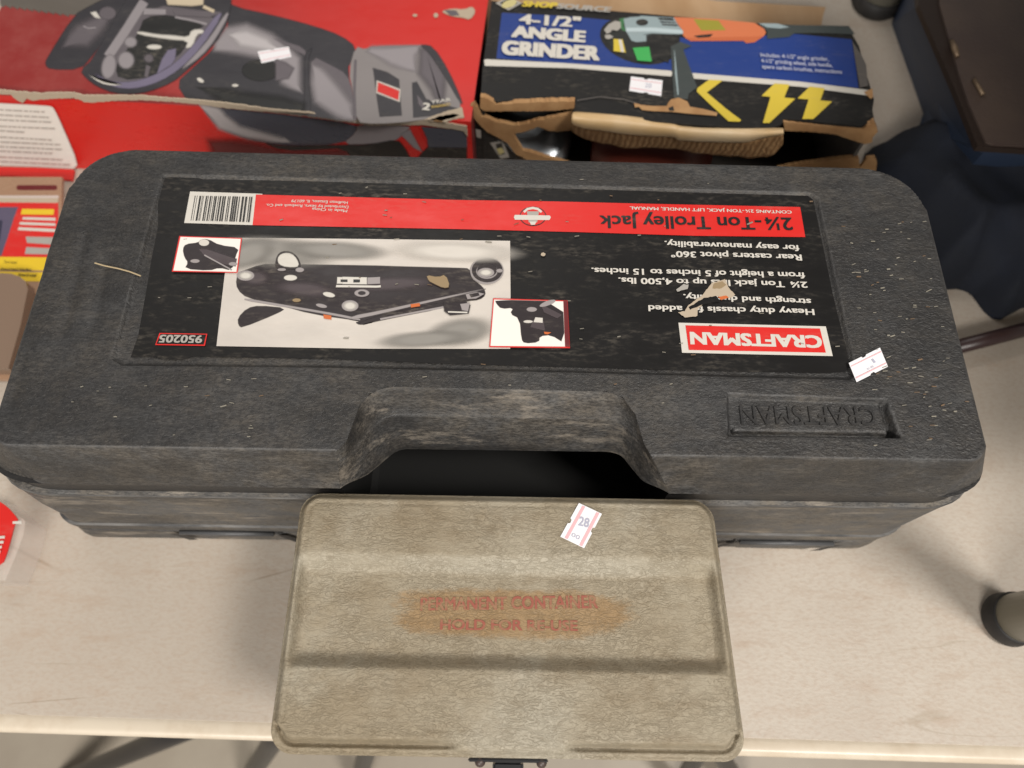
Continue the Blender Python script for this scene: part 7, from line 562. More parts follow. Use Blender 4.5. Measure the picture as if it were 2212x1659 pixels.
# ------------------------------------------------------------------ materials
MATS = {}
class NB:
    def __init__(s, name):
        s.m = bpy.data.materials.new(name); s.m.use_nodes = True; s.t = s.m.node_tree; s.n = s.t.nodes
        s.b = s.n['Principled BSDF']; s.co = s.n.new('ShaderNodeTexCoord').outputs['Object']; MATS[name] = s.m
    def lk(s, a, b): s.t.links.new(a, b)
    def map(s, scale=(1, 1, 1), rot=(0, 0, 0), loc=(0, 0, 0)):
        m = s.n.new('ShaderNodeMapping'); m.inputs['Scale'].default_value = scale; m.inputs['Rotation'].default_value = rot; m.inputs['Location'].default_value = loc
        s.lk(s.co, m.inputs['Vector']); return m.outputs[0]
    def noise(s, scale, detail=6, rough=.6, vec=None, dist=0):
        n = s.n.new('ShaderNodeTexNoise'); n.inputs['Scale'].default_value = scale; n.inputs['Detail'].default_value = detail
        n.inputs['Roughness'].default_value = rough; n.inputs['Distortion'].default_value = dist
        s.lk(vec or s.co, n.inputs['Vector']); return n.outputs[0]
    def voro(s, scale, vec=None, feature='F1', out='Distance'):
        n = s.n.new('ShaderNodeTexVoronoi'); n.feature = feature; n.inputs['Scale'].default_value = scale
        s.lk(vec or s.co, n.inputs['Vector']); return n.outputs[out]
    def wave(s, scale, dist=2, vec=None, axis='X', dscale=1):
        n = s.n.new('ShaderNodeTexWave'); n.bands_direction = axis; n.inputs['Scale'].default_value = scale; n.inputs['Distortion'].default_value = dist
        n.inputs['Detail Scale'].default_value = dscale
        s.lk(vec or s.co, n.inputs['Vector']); return n.outputs['Fac']
    def ramp(s, fac, a, b, va=0., vb=1.):
        n = s.n.new('ShaderNodeMapRange'); n.inputs[1].default_value = a; n.inputs[2].default_value = b; n.inputs[3].default_value = va; n.inputs[4].default_value = vb
        n.interpolation_type = 'SMOOTHSTEP'; s.lk(fac, n.inputs[0]); return n.outputs[0]
    def math(s, op, a, b):
        n = s.n.new('ShaderNodeMath'); n.operation = op
        for i, v in enumerate((a, b)):
            if isinstance(v, (int, float)): n.inputs[i].default_value = v
            else: s.lk(v, n.inputs[i])
        return n.outputs[0]
    def mix(s, fac, a, b):
        n = s.n.new('ShaderNodeMix'); n.data_type = 'RGBA'
        if isinstance(fac, (int, float)): n.inputs[0].default_value = fac
        else: s.lk(fac, n.inputs[0])
        for i, v in ((6, a), (7, b)):
            if isinstance(v, tuple): n.inputs[i].default_value = (*v, 1)
            else: s.lk(v, n.inputs[i])
        return n.outputs[2]
    def col(s, v):
        if isinstance(v, tuple): s.b.inputs['Base Color'].default_value = (*v, 1)
        else: s.lk(v, s.b.inputs['Base Color'])
    def rough(s, v):
        if isinstance(v, (int, float)): s.b.inputs['Roughness'].default_value = v
        else: s.lk(v, s.b.inputs['Roughness'])
    def bump(s, h, strength=.5, dist=.001):
        n = s.n.new('ShaderNodeBump'); n.inputs['Strength'].default_value = strength; n.inputs['Distance'].default_value = dist
        s.lk(h, n.inputs['Height'])
        if s.b.inputs['Normal'].is_linked: s.lk(s.b.inputs['Normal'].links[0].from_socket, n.inputs['Normal'])
        s.lk(n.outputs[0], s.b.inputs['Normal'])
    def geo_z(s):
        x = s.n.new('ShaderNodeSeparateXYZ'); s.lk(s.co, x.inputs[0]); return x.outputs
def printed(name, c, rough=.32, dust=.25, spec=.5, dustc=(.30, .26, .21), wr=.25):
    k = NB(name)
    n1 = k.noise(38, 8, .7, k.map((.45, 1.2, 1))); n2 = k.noise(420, 3, .6, k.map((.35, 1, 1)))
    d = k.math('MULTIPLY', k.ramp(n1, .45, .75), k.ramp(n2, .42, .7)); d = k.math('MULTIPLY', d, dust)
    k.col(k.mix(d, c, dustc)); k.rough(k.ramp(n1, .3, .8, rough, rough+.25)); k.b.inputs['Specular IOR Level'].default_value = spec if name != 'label_black' else .3
    if wr: k.bump(k.noise(26, 3, .5, k.map((1, .5, 1))), wr, .002)
    return k
PRN = {}
for nm, c, ro, du in (('saw_glow', (.45, .42, .43), .3, .05), ('photo_dim', (.25, .235, .215), .33, .2), ('photo_pale', (.60, .56, .51), .33, .2), ('print_red', (.62, .018, .014), .33, .22), ('print_white', (.60, .57, .52), .4, .3), ('print_black', (.012, .012, .012), .35, .4), ('print_grey', (.36, .34, .31), .4, .3),
    ('print_orange', (.55, .13, .03), .4, .2), ('print_maroon', (.13, .012, .014), .35, .2), ('print_paper', (.80, .76, .71), .4, .12), ('print_greytext', (.44, .40, .37), .4, .1), ('print_gold', (.6, .42, .1), .4, .1),
    ('label_black', (.0075, .007, .007), .36, .30), ('jack_dark', (.017, .011, .013), .35, .5), ('jack_mid', (.06, .045, .05), .35, .3), ('jack_lite', (.30, .27, .27), .35, .2), ('photo_tan', (.28, .20, .11), .5, .2), ('paper_torn', (.44, .36, .27), .85, .3),
    ('print_blue', (.012, .040, .21), .42, .2), ('print_yellow', (.62, .47, .05), .4, .15), ('print_yellow2', (.72, .50, .02), .4, .05), ('print_olive', (.30, .27, .03), .4, .15), ('print_paley', (.55, .48, .22), .4, .15), ('print_disc', (.02, .022, .02), .4, .2), ('print_lblue', (.45, .47, .60), .4, .1),
    ('grind_grey', (.27, .34, .36), .4, .15), ('grind_lite', (.46, .55, .58), .4, .1), ('grind_dgrey', (.045, .055, .055), .4, .15), ('grind_orange', (.60, .17, .07), .4, .1), ('grind_orange_d', (.52, .13, .05), .4, .1), ('grind_green', (.04, .16, .06), .4, .1), ('grind_green_l', (.05, .38, .09), .4, .1),
    ('saw_dark', (.032, .030, .036), .3, .12), ('saw_mid', (.115, .10, .112), .3, .1), ('saw_lite', (.27, .245, .26), .3, .1), ('saw_handle', (.22, .20, .20), .3, .1), ('saw_lilac', (.16, .14, .21), .3, .1), ('saw_blue', (.07, .075, .10), .25, .15), ('blade_grey', (.115, .10, .085), .35, .2), ('blade_cream', (.55, .46, .33), .35, .05),
    ('pack_tan', (.36, .22, .14), .2, .05), ('pack_tan2', (.48, .40, .30), .2, .05), ('plastic_white', (.58, .50, .46), .15, .02), ('pack_photo', (.10, .085, .14), .25, .05), ('pack_photo2', (.03, .03, .06), .25, .05),
    ('sticker_pink', (.72, .42, .45), .6, 0), ('sticker_ink', (.40, .40, .50), .6, 0)):
    printed(nm, c, ro, du); PRN[nm] = (c, ro, du)
def soft_ink(name):
    k = printed('~'+name, PRN[name][0], PRN[name][1], PRN[name][2], wr=0)
    at = k.n.new('ShaderNodeAttribute'); at.attribute_name = 'fade'
    k.lk(k.ramp(at.outputs['Fac'], 0, 1), k.b.inputs['Alpha'])
for nm in list(PRN): soft_ink(nm)
k = printed('sticker_white', (.80, .79, .82), .55, .03, wr=.1)
k = printed('box_black', (.012, .0115, .0115), .45, .28, spec=.35); 
k = printed('box_scuff', (.10, .09, .085), .7, .5)
# faded red stamping, half rubbed off
k = NB('tan_red'); n = k.noise(260, 4, .6, k.map((.5, 1, 1))); k.col(k.mix(k.ramp(n, .42, .68), (.28, .082, .055), (.27, .165, .09))); k.rough(.75)
# grey studio photograph printed on the label: light floor falling off to dark at the back
k = NB('photo_grad'); z = k.geo_z(); g = k.math('ADD', k.math('MULTIPLY', z[0], 2.6), k.math('MULTIPLY', z[1], -4.2))
n = k.noise(16, 5, .55, k.map((1, 2.2, 1))); g = k.math('ADD', g, k.math('MULTIPLY', n, .9))
k.col(k.mix(k.ramp(n, .3, .7), (.50, .46, .42), (.60, .55, .50))); k.rough(.33); k.bump(k.noise(30, 4, .6, k.map((.6, 1.4, 1))), .5, .002)
# black moulded plastic under a film of dust
def case_mat(name, dustk, bumpk=1., streak=1.):
    k = NB(name)
    st = k.map((.50 if name == 'case_plastic' else .30, 1.0, 1.0))
    big = k.noise(6, 5, .60, k.map((.8, 1.3, 1.3))); mid = k.noise(46, 8, .74, st); fine = k.noise(640, 3, .75, k.map((.40, 1, 1)))
    d = k.math('MULTIPLY', k.ramp(big, .30, .68, .22, 1), k.ramp(mid, .30, .72, .32, 1))
    d = k.math('MULTIPLY', d, k.ramp(fine, .36, .66, .40, 1.25))
    nn = k.n.new('ShaderNodeSeparateXYZ'); k.lk(k.n.new('ShaderNodeTexCoord').outputs['Normal'], nn.inputs[0])
    lean = k.ramp(k.math('MULTIPLY', nn.outputs[1], -1.), .25, .75)            # dirt clings to the faces that lean to the front
    d2 = k.math('MULTIPLY', k.math('MULTIPLY', d, k.math('ADD', k.math('MULTIPLY', lean, 1.1), .9)), dustk)
    tint = k.mix(k.ramp(k.noise(34, 6, .7), .36, .66), (.116, .114, .113), (.158, .138, .114))
    base = k.mix(d2, (.0160, .0160, .0172), tint)
    pat = k.math('MULTIPLY', k.math('MULTIPLY', k.ramp(k.noise(70, 7, .75, k.map((.25, 1, 1), (0, 0, 0), (.4, .2, 0))), .52, .68), .45*streak), k.math('ADD', k.math('MULTIPLY', lean, 1.0), .7))
    base = k.mix(pat, base, (.27, .235, .195))
    sp = k.ramp(k.voro(330, k.map((.26, 1, 1))), .0, .16, 1, 0); sp = k.math('MULTIPLY', sp, k.ramp(k.noise(24, 3, .6), .50, .66)); sp = k.math('MULTIPLY', sp, .28)
    base = k.mix(sp, base, (.27, .245, .21))
    ge = k.n.new('ShaderNodeNewGeometry'); pn = k.ramp(ge.outputs['Pointiness'], .515, .58, 0, 1); pn = k.math('MULTIPLY', pn, k.ramp(k.noise(90, 5, .7, k.map((.3, 1, 1))), .36, .60, .15, .75))
    k.col(k.mix(pn if name in ('case_plastic', 'case_bowl') else 0., base, (.17, .168, .17)))
    k.rough(k.ramp(d2, 0, .8, .42, .75)); k.b.inputs['Specular IOR Level'].default_value = .42
    k.bump(k.noise(430, 3, .6, k.map((.62, 1, 1)), 1.2), .6*bumpk, .0011); k.bump(k.noise(170, 4, .7, st), .15*bumpk, .0008)
    return k
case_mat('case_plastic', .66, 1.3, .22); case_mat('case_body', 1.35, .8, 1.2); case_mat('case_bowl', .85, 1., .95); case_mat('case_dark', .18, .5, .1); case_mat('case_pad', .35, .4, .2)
k = NB('case_edge'); k.col(k.mix(k.ramp(k.noise(60, 5, .7, k.map((.3, 1, 1))), .35, .65), (.05, .05, .052), (.17, .165, .16))); k.rough(.5)
k = NB('case_rail'); k.col((.085, .087, .092)); k.rough(.4)
k = NB('case_void_shade'); k.col((.004, .004, .004)); k.rough(.8)  # hole walls near black, the shade inside put into the colour
# drab container: pebbled leatherette plastic, stained
def tan_mat(name, lift):
    k = NB(name)
    big = k.noise(11, 6, .62, k.map((.7, 1.3, 1))); mid = k.noise(48, 6, .7, k.map((.6, 1.3, 1)))
    c = k.mix(k.ramp(big, .30, .70), (.335*lift, .292*lift, .218*lift), (.262*lift, .213*lift, .142*lift))
    c = k.mix(k.ramp(mid, .46, .74, 0, .75), c, (.200*lift, .152*lift, .092*lift))
    pale = k.ramp(k.noise(13, 5, .6, k.map((1, .8, 1), (0, 0, 0), (3, 1, 0))), .50, .70, 0, .65); c = k.mix(pale, c, (.400*lift, .368*lift, .298*lift))
    x = k.geo_z()
    dx = k.math('DIVIDE', k.math('ADD', x[0], AMX), .074); dy = k.math('DIVIDE', k.math('ADD', x[1], AMY), .0148)
    e = k.math('ADD', k.math('POWER', k.math('ABSOLUTE', dx, 0), 4.), k.math('POWER', k.math('ABSOLUTE', dy, 0), 3.))
    e = k.math('ADD', e, k.math('MULTIPLY', k.noise(60, 10, .85, k.map((.5, 1, 1))), 3.0))
    c = k.mix(k.math('MULTIPLY', k.ramp(e, 1.85, 2.60, 1, 0), .70), c, (.285, .160, .055))
    band = k.math('MULTIPLY', k.ramp(k.math('ABSOLUTE', k.math('SUBTRACT', x[1], .0325), 0), .002, .007, 1, 0), k.ramp(k.noise(22, 5, .6, k.map((.5, 1, 1))), .30, .62, .15, .55))  # pale wear on the far bank, which also paints in its lit brightness
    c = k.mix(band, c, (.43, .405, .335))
    # the grain: wrinkled cells, longer across than deep
    w = k.n.new('ShaderNodeVectorMath'); w.operation = 'ADD'
    nz = k.n.new('ShaderNodeTexNoise'); nz.inputs['Scale'].default_value = 120; nz.inputs['Detail'].default_value = 3; k.lk(k.co, nz.inputs['Vector'])
    sc2 = k.n.new('ShaderNodeVectorMath'); sc2.operation = 'SCALE'; sc2.inputs['Scale'].default_value = .004; k.lk(nz.outputs['Color'], sc2.inputs[0])
    k.lk(k.map((.42, 1, 1)), w.inputs[0]); k.lk(sc2.outputs[0], w.inputs[1])
    def ridge(sc, sx, seed, w_):
        n_ = k.noise(sc, 2.5, .55, k.map((sx, 1, 1), (0, 0, 0), (seed, seed*.7, 0)), 1.1)
        return k.ramp(k.math('ABSOLUTE', k.math('SUBTRACT', n_, .5), 0), 0, w_, 1, 0)
    r1 = ridge(330, .36, 0, .07); r2 = ridge(330, 1.1, 2.3, .06)
    cr = k.math('MAXIMUM', r1, k.math('MULTIPLY', r2, .55))
    cr = k.math('MULTIPLY', cr, k.ramp(k.noise(40, 4, .6), .30, .60, .35, 1))
    wv = k.noise(420, 4, .7, k.map((.5, 1, 1)))
    c = k.mix(k.math('MULTIPLY', cr, .40), c, (.125, .095, .055))
    k.col(k.mix(k.ramp(wv, .50, .70, 0, .25), c, (.16, .12, .07)))
    k.rough(.6); k.bump(cr, .55, -.0007); k.bump(wv, .2, .0006)
    return k
AMX, AMY = -.0006, -.0056
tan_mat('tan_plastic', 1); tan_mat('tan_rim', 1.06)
k = NB('table_top'); n1 = k.noise(5, 6, .6); n2 = k.noise(40, 6, .7, k.map((.5, 1.4, 1))); n3 = k.noise(420, 3, .6, k.map((.55, 1, 1)))
c = k.mix(k.ramp(n1, .3, .7), (.510, .456, .392), (.445, .388, .328)); c = k.mix(k.ramp(n2, .50, .74, 0, .55), c, (.40, .30, .225)); c = k.mix(k.ramp(n3, .40, .72, 0, .45), c, (.40, .31, .24))
sc_ = k.ramp(k.voro(13, k.map((.10, 1, 1), (0, 0, .35)), 'DISTANCE_TO_EDGE'), .0, .006, 1, 0); sc_ = k.math('MULTIPLY', sc_, k.ramp(k.noise(7, 3, .5), .53, .62)); c = k.mix(k.math('MULTIPLY', sc_, .5), c, (.25, .18, .12))
sp = k.ramp(k.voro(30, k.map((.38, 1, 1))), .0, .075, .9, 0); sp = k.math('MULTIPLY', sp, k.ramp(k.noise(11, 3, .5), .47, .58)); c = k.mix(sp, c, (.20, .15, .10))
s2 = k.math('ABSOLUTE', k.math('SUBTRACT', k.noise(5, 3, .5, k.map((.35, 2.2, 1), (0, 0, -.12), (7, 3, 0))), .5), 0); s2 = k.math('MULTIPLY', k.ramp(s2, 0, .004, 1, 0), k.ramp(k.noise(8, 3, .5, k.map((1, 1, 1), (0, 0, 0), (2, 5, 0))), .50, .60)); c = k.mix(k.math('MULTIPLY', s2, .30), c, (.27, .20, .12))
s3 = k.math('ABSOLUTE', k.math('SUBTRACT', k.noise(6, 2, .5, k.map((1.3, .8, 1), (0, 0, .6), (1, 9, 0))), .5), 0); s3 = k.math('MULTIPLY', k.ramp(s3, 0, .003, 1, 0), k.ramp(k.noise(10, 3, .5, k.map((1, 1, 1), (0, 0, 0), (6, 1, 0))), .54, .62)); c = k.mix(k.math('MULTIPLY', s3, .12), c, (.30, .24, .18))
k.col(c); k.rough(.5); k.bump(n3, .35, .0006)
k = NB('table_edge'); k.col(k.mix(k.ramp(k.noise(30, 5), .4, .7), (.66, .58, .47), (.58, .49, .38))); k.rough(.33)
k = NB('floor_tile'); k.col(k.mix(k.ramp(k.noise(6, 5), .3, .7), (.42, .37, .30), (.36, .31, .25))); k.rough(.45)
k = NB('tube_steel'); k.col((.012, .0135, .019)); k.rough(.35)
k = NB('seat_vinyl'); k.col((.075, .058, .044)); k.rough(.6)
k = NB('rubber'); k.col(k.mix(k.ramp(k.noise(60, 4), .4, .7), (.014, .013, .013), (.03, .027, .026))); k.rough(.6)
k = NB('leg_grey'); k.col((.28, .27, .225)); k.rough(.38)
k = NB('tube_brown'); k.col((.040, .021, .021)); k.rough(.35)
k = NB('navy_cloth'); n = k.noise(700, 2, .6); k.col(k.mix(k.ramp(k.noise(12, 5), .35, .7), (.0034, .0056, .0125), (.0060, .0098, .022))); k.rough(.85); k.bump(n, .3, .0005)
k = NB('navy_side'); k.col((.030, .050, .098)); k.rough(.6)
k = NB('brown_leather'); k.col(k.mix(k.ramp(k.noise(9, 5), .35, .7), (.060, .042, .038), (.085, .060, .048))); k.rough(.42); k.bump(k.voro(300), .25, .0006)
k = NB('brown_leather_dark'); k.col((.022, .013, .010)); k.rough(.5)
k = NB('brass'); k.col((.20, .14, .09)); k.b.inputs['Metallic'].default_value = .5; k.rough(.5)
k = NB('cardboard'); n = k.noise(60, 5, .6, k.map((1, 1, 1))); c = k.mix(k.ramp(n, .3, .7), (.44, .255, .115), (.34, .18, .075)); k.col(c); k.rough(.75); k.bump(k.noise(300, 4), .4, .0008)
k = NB('cardboard_flute'); w = k.math('MULTIPLY', k.wave(58, 3.5, None, 'X', 3), k.ramp(k.noise(45, 5, .7), .3, .6, .25, 1)); k.col(k.mix(w, (.27, .14, .055), (.46, .28, .13))); k.rough(.8); k.bump(w, .6, .001)
k = NB('cardboard_liner'); k.col(k.mix(k.ramp(k.noise(12, 4), .35, .7), (.62, .42, .21), (.74, .58, .38))); k.rough(.42)
k = NB('sheet_board'); n = k.noise(18, 5, .6, k.map((1, .4, 1))); k.col(k.mix(k.ramp(n, .3, .7), (.42, .255, .13), (.52, .345, .20))); k.rough(.65)
k = printed('red_board', (.50, .020, .016), .30, .12); zz = k.geo_z(); k.col(k.mix(k.ramp(k.math('ADD', zz[0], k.math('MULTIPLY', k.noise(9, 4), .12)), -.10, .22), k.mix(k.ramp(k.noise(24, 7, .7), .40, .75), (.26, .022, .020), (.30, .050, .044)), (.56, .020, .015)))  # red dulls toward the left, haze on the glossy board painted into the colour
k = printed('red_front', (.62, .016, .012), .22, .06, wr=.6)
k = NB('box_inside'); k.col((.018, .013, .010)); k.rough(.8)
k = NB('silver'); k.col((.42, .45, .48)); k.b.inputs['Metallic'].default_value = .8; k.rough(.3)
k = NB('tool_orange'); k.col((.10, .014, .007)); k.rough(.4)
k = NB('tool_black'); k.col((.02, .02, .022)); k.rough(.3)
k = NB('straw'); k.col((.42, .33, .20)); k.rough(.7)
k = NB('fleck'); k.col((.25, .23, .19)); k.rough(.8)
k = NB('fleck_brown'); k.col((.17, .11, .065)); k.rough(.8)
k = NB('clear_plastic'); k.col((.90, .83, .76)); k.rough(.12); k.b.inputs['Alpha'].default_value = .22; k.b.inputs['Specular IOR Level'].default_value = .8
k = NB('clear_tan'); k.col((.24, .165, .12)); k.rough(.2); k.b.inputs['Alpha'].default_value = .88

# ------------------------------------------------------------------ helpers
def thing(name, label, cat, loc, group=None):
    o = bpy.data.objects.new(name, None); o.empty_display_size = .02; COL.objects.link(o); o.location = loc
    o['label'] = label; o['category'] = cat
    if group: o['group'] = group
    return o
def wloc(o):
    v = Vector((0, 0, 0))
    while o: v = v + o.location; o = o.parent
    return v
def obj(name, bm, mats, parent=None, smooth=False, kind=None, label=None, cat=None, group=None):
    """bm is in world metres; the object is moved to its parent's origin"""
    if isinstance(mats, str): mats = [mats]
    off = wloc(parent) if parent else Vector((0, 0, 0))
    bmesh.ops.translate(bm, verts=bm.verts, vec=-off)
    me = bpy.data.meshes.new(name)
    if smooth:
        for fc in bm.faces: fc.smooth = True
    bm.to_mesh(me); bm.free()
    for m in mats: me.materials.append(MATS[m])
    o = bpy.data.objects.new(name, me); COL.objects.link(o)
    if parent: o.parent = parent
    if kind: o['kind'] = kind
    if label: o['label'] = label
    if cat: o['category'] = cat
    if group: o['group'] = group
    return o
def face(bm, pts, mi=0):
    vs = [bm.verts.new(p) for p in pts]
    fc = bm.faces.new(vs); fc.material_index = mi; return fc
def decals(name, group, parent, dz=.0002, start=0, normal=None, smooth=False, mats0=None):
    """flat print: each outline is a thin layer lying on the one before"""
    items = D[group]; names = []
    bm = bmesh.new()
    fade = bm.verts.layers.float.new('fade')
    for i, (m, poly) in enumerate(items):
        if m not in names: names.append(m)
        pts = [V(p) for p in poly]
        n = normal or Vector((0, 0, 1))
        pts = [p + n*(dz*(start+i+1)) for p in pts]
        mi = names.index(m)
        if m[0] == '~':                       # soft printed edge: ink fades out over the outer ring
            h_ = len(pts)//2; iv = [bm.verts.new(p) for p in pts[:h_]]; ov = [bm.verts.new(p) for p in pts[h_:]]
            for v in iv: v[fade] = 1.
            fs = [bm.faces.new(iv)]+[bm.faces.new((iv[q], iv[(q+1) % h_], ov[(q+1) % h_], ov[q])) for q in range(h_)]
        else: fs = [face(bm, pts, mi)]
        for fc in fs:
            fc.material_index = mi; fc.normal_update()
            if fc.normal.dot(n) < 0: fc.normal_flip()
    return obj(name, bm, names, parent)
def sheets(name, group, parent, thick, **kw):
    for i, it in enumerate(list(D[group])):
        D[group+str(i)] = [it]; sheet(name, group+str(i), parent, thick, **kw)
def sheet(name, group, parent, thick, mat=None, normal=None, up=0.):
    """an outline given a real thickness (downwards / inwards from its face)"""
    items = D[group]; names = []; bm = bmesh.new(); n = normal or Vector((0, 0, 1))
    for m, poly in items:
        m = mat or m
        if m not in names: names.append(m)
        top = [V(p)+n*up for p in poly]
        fc = face(bm, top, names.index(m)); fc.normal_update()
        if fc.normal.dot(n) < 0: fc.normal_flip()
        top = [v.co.copy() for v in fc.verts]; tv = list(fc.verts)
        bv = [bm.verts.new(p-n*thick) for p in top]
        for i in range(len(tv)):
            j = (i+1) % len(tv); q = bm.faces.new((tv[j], tv[i], bv[i], bv[j])); q.material_index = names.index(m)
        q = bm.faces.new(bv[::-1]); q.material_index = names.index(m)
    return obj(name, bm, names, parent)
def lettering(name, group, parent, lift=.0012, mat=None, extrude=0., normal=None):
    """every line of writing in the group, one mesh"""
    bm = bmesh.new(); names = []
    for g, s, m, a, b, h, bold, shear in TEXTS:
        if g != group: continue
        m = mat or m
        if m not in names: names.append(m)
        cu = bpy.data.curves.new('t', 'FONT'); cu.body = s; cu.size = 1; cu.resolution_u = 3; cu.shear = shear
        cu.extrude = extrude
        o = bpy.data.objects.new('t', cu); COL.objects.link(o)
        me = bpy.data.meshes.new_from_object(o); bpy.data.objects.remove(o); bpy.data.curves.remove(cu)
        xs = [v.co.x for v in me.vertices]; x0, x1 = min(xs), max(xs)
        a, b, h = V(a), V(b), V(h); ex = b-a; L = ex.length; ex.normalize()
        ey = h-a; ey = ey-ex*ey.dot(ex); H = ey.length; ey.normalize(); ez = ex.cross(ey)
        if ez.z < 0: ez = -ez
        sx = L/(x1-x0); sy = H/.70
        tmp = bmesh.new(); tmp.from_mesh(me); bpy.data.meshes.remove(me)
        # a heavier weight is printed as the same line struck again, a hair to the side and on top
        hits = [(0, 0)] if bold <= 0 or extrude else [(bold*q, bold*w) for q, w in ((0, 0), (1, .6), (-1, -.6), (1, -.6), (-1, .6))]
        for n_, (ox, oy) in enumerate(hits):
            mp = {v: bm.verts.new(a + ex*((v.co.x-x0+ox)*sx) + ey*((v.co.y+oy)*sy) + ez*(lift + v.co.z + n_*.00001)) for v in tmp.verts}
            for fc in tmp.faces:
                q = bm.faces.new([mp[v] for v in fc.verts]); q.material_index = names.index(m)
        tmp.free()
    return obj(name, bm, names, parent)
def box(bm, lo, hi, mi=0):
    r = bmesh.ops.create_cube(bm, size=1)
    c = (Vector(lo)+Vector(hi))/2; s = Vector(hi)-Vector(lo)
    for v in r['verts']: v.co = Vector((v.co.x*s.x, v.co.y*s.y, v.co.z*s.z))+c
def tube(bm, pts, rad, n=16, cap=True):
    pts = [Vector(p) for p in pts]; rings = []
    for i, p in enumerate(pts):
        d = (pts[min(i+1, len(pts)-1)]-pts[max(i-1, 0)]).normalized()
        a = d.orthogonal().normalized() if not rings else (ra - d*ra.dot(d)).normalized()
        ra = a; b = d.cross(a); rr = rad[i] if isinstance(rad, (list, tuple)) else rad
        rings.append([bm.verts.new(p+(a*math.cos(2*math.pi*k/n)+b*math.sin(2*math.pi*k/n))*rr) for k in range(n)])
    for A, B in zip(rings, rings[1:]):
        for k in range(n): bm.faces.new((A[k], A[(k+1) % n], B[(k+1) % n], B[k]))
    if cap: bm.faces.new(rings[0][::-1]); bm.faces.new(rings[-1])
def poly_np(group, i=0): return np.array([[p[0]/1000, p[1]/1000] for p in D[group][i][1]])
def pdist(P, poly, closed=True):
    """signed distance of points P (n,2) to a polygon outline: positive inside"""
    n = len(poly); d = np.full(len(P), 1e9); ins = np.zeros(len(P), bool)
    for i in range(n):
        a = poly[i]; b = poly[(i+1) % n]
        ab = b-a; t = np.clip(((P-a)@ab)/(ab@ab+1e-12), 0, 1); q = a+t[:, None]*ab
        d = np.minimum(d, np.hypot(*(P-q).T))
        c = ((a[1] > P[:, 1]) != (b[1] > P[:, 1])); xi = (b[0]-a[0])*(P[:, 1]-a[1])/(b[1]-a[1]+1e-15)+a[0]
        ins ^= c & (P[:, 0] < xi)
    return np.where(ins, d, -d)
sm = lambda t: (lambda q: q*q*(3-2*q))(np.clip(t, 0, 1))
def rring(x0, x1, y0, y1, r, z, n=7, notch=None):
    """rounded rectangle ring, counter-clockwise from the front left corner; notch cuts the front side"""
    rs = r if isinstance(r, (list, tuple)) else (r,)*4
    rs = [q if isinstance(q, tuple) else (q, q) for q in rs]
    out = []
    C = ((x0+rs[0][0], y0+rs[0][1], 180, rs[0]), (x1-rs[1][0], y0+rs[1][1], 270, rs[1]), (x1-rs[2][0], y1-rs[2][1], 0, rs[2]), (x0+rs[3][0], y1-rs[3][1], 90, rs[3]))
    for i, (cx, cy, a, rr) in enumerate(C):
        for q in range(n+1):
            t = math.radians(a+90*q/n); out.append((cx+rr[0]*math.cos(t), cy+rr[1]*math.sin(t), z))
        if i == 0:
            for px, py in (notch or [(x0+(x1-x0)*w, None) for w in (.3, .4, .5, .6, .7, .8)]): out.append((px, y0 if py is None else py, z))
    return out
def loft(bm, rings, cap0=False, cap1=False, mi=0):
    R = [[bm.verts.new(p) for p in q] for q in rings]; n = len(R[0])
    for A, B in zip(R, R[1:]):
        for k in range(n):
            q = bm.faces.new((A[k], A[(k+1) % n], B[(k+1) % n], B[k])); q.material_index = mi
    if cap0: bm.faces.new(R[0][::-1])
    if cap1: bm.faces.new(R[-1])
    return R

# ------------------------------------------------------------------ setting: floor and table
bm = bmesh.new(); box(bm, (-3, -3, -.80), (3, 3, -.74)); obj('floor', bm, 'floor_tile', kind='structure')
table = thing('folding_table', 'long pale laminate folding table with cream edge carrying all the goods', 'table', (0, .45, -.74))
def tab_pt(x, y): a = math.radians(-.75); return x*math.cos(a)-y*math.sin(a), x*math.sin(a)+y*math.cos(a)
bm = bmesh.new()
prof = [(.030, -.030), (.0075, -.030), (.0035, 0.)]
rings = []
for ins, z in ((.012, -.028), (.012, -.0002), (.013, 0.)):
    rings.append([(*tab_pt(x, y), z) for x, y, _ in rring(-1.05+ins, 1.05-ins, -.0295+ins, 1.15-ins, .03, 0)])
loft(bm, rings, True, True)
obj('tabletop', bm, 'table_top', table)
bm = bmesh.new(); rings = []
for ins, z in ((.0134, -.0004), (.0112, .0006), (.0098, .0010), (.005, .0016), (.0015, .0012), (.0002, -.001), (0, -.003), (.0, -.026), (.0015, -.030), (.02, -.030)):
    rings.append([(*tab_pt(x, y), z) for x, y, _ in rring(-1.05+ins, 1.05-ins, -.0295+ins, 1.15-ins, .03, 0)])
loft(bm, rings[::-1]); obj('edge_trim', bm, 'table_edge', table, smooth=True)
for i in range(3):
    bm = bmesh.new(); tube(bm, [V(PT[f'lg{i}a']), V(PT[f'lg{i}b'])], .0125); obj('leg', bm, 'tube_steel', table, smooth=True)
for kx in ('st1', 'st2'):
    bm = bmesh.new(); tube(bm, [V(PT[kx+'a']), V(PT[kx+'b'])], .0135); obj('leg', bm, 'tube_steel', table, smooth=True)

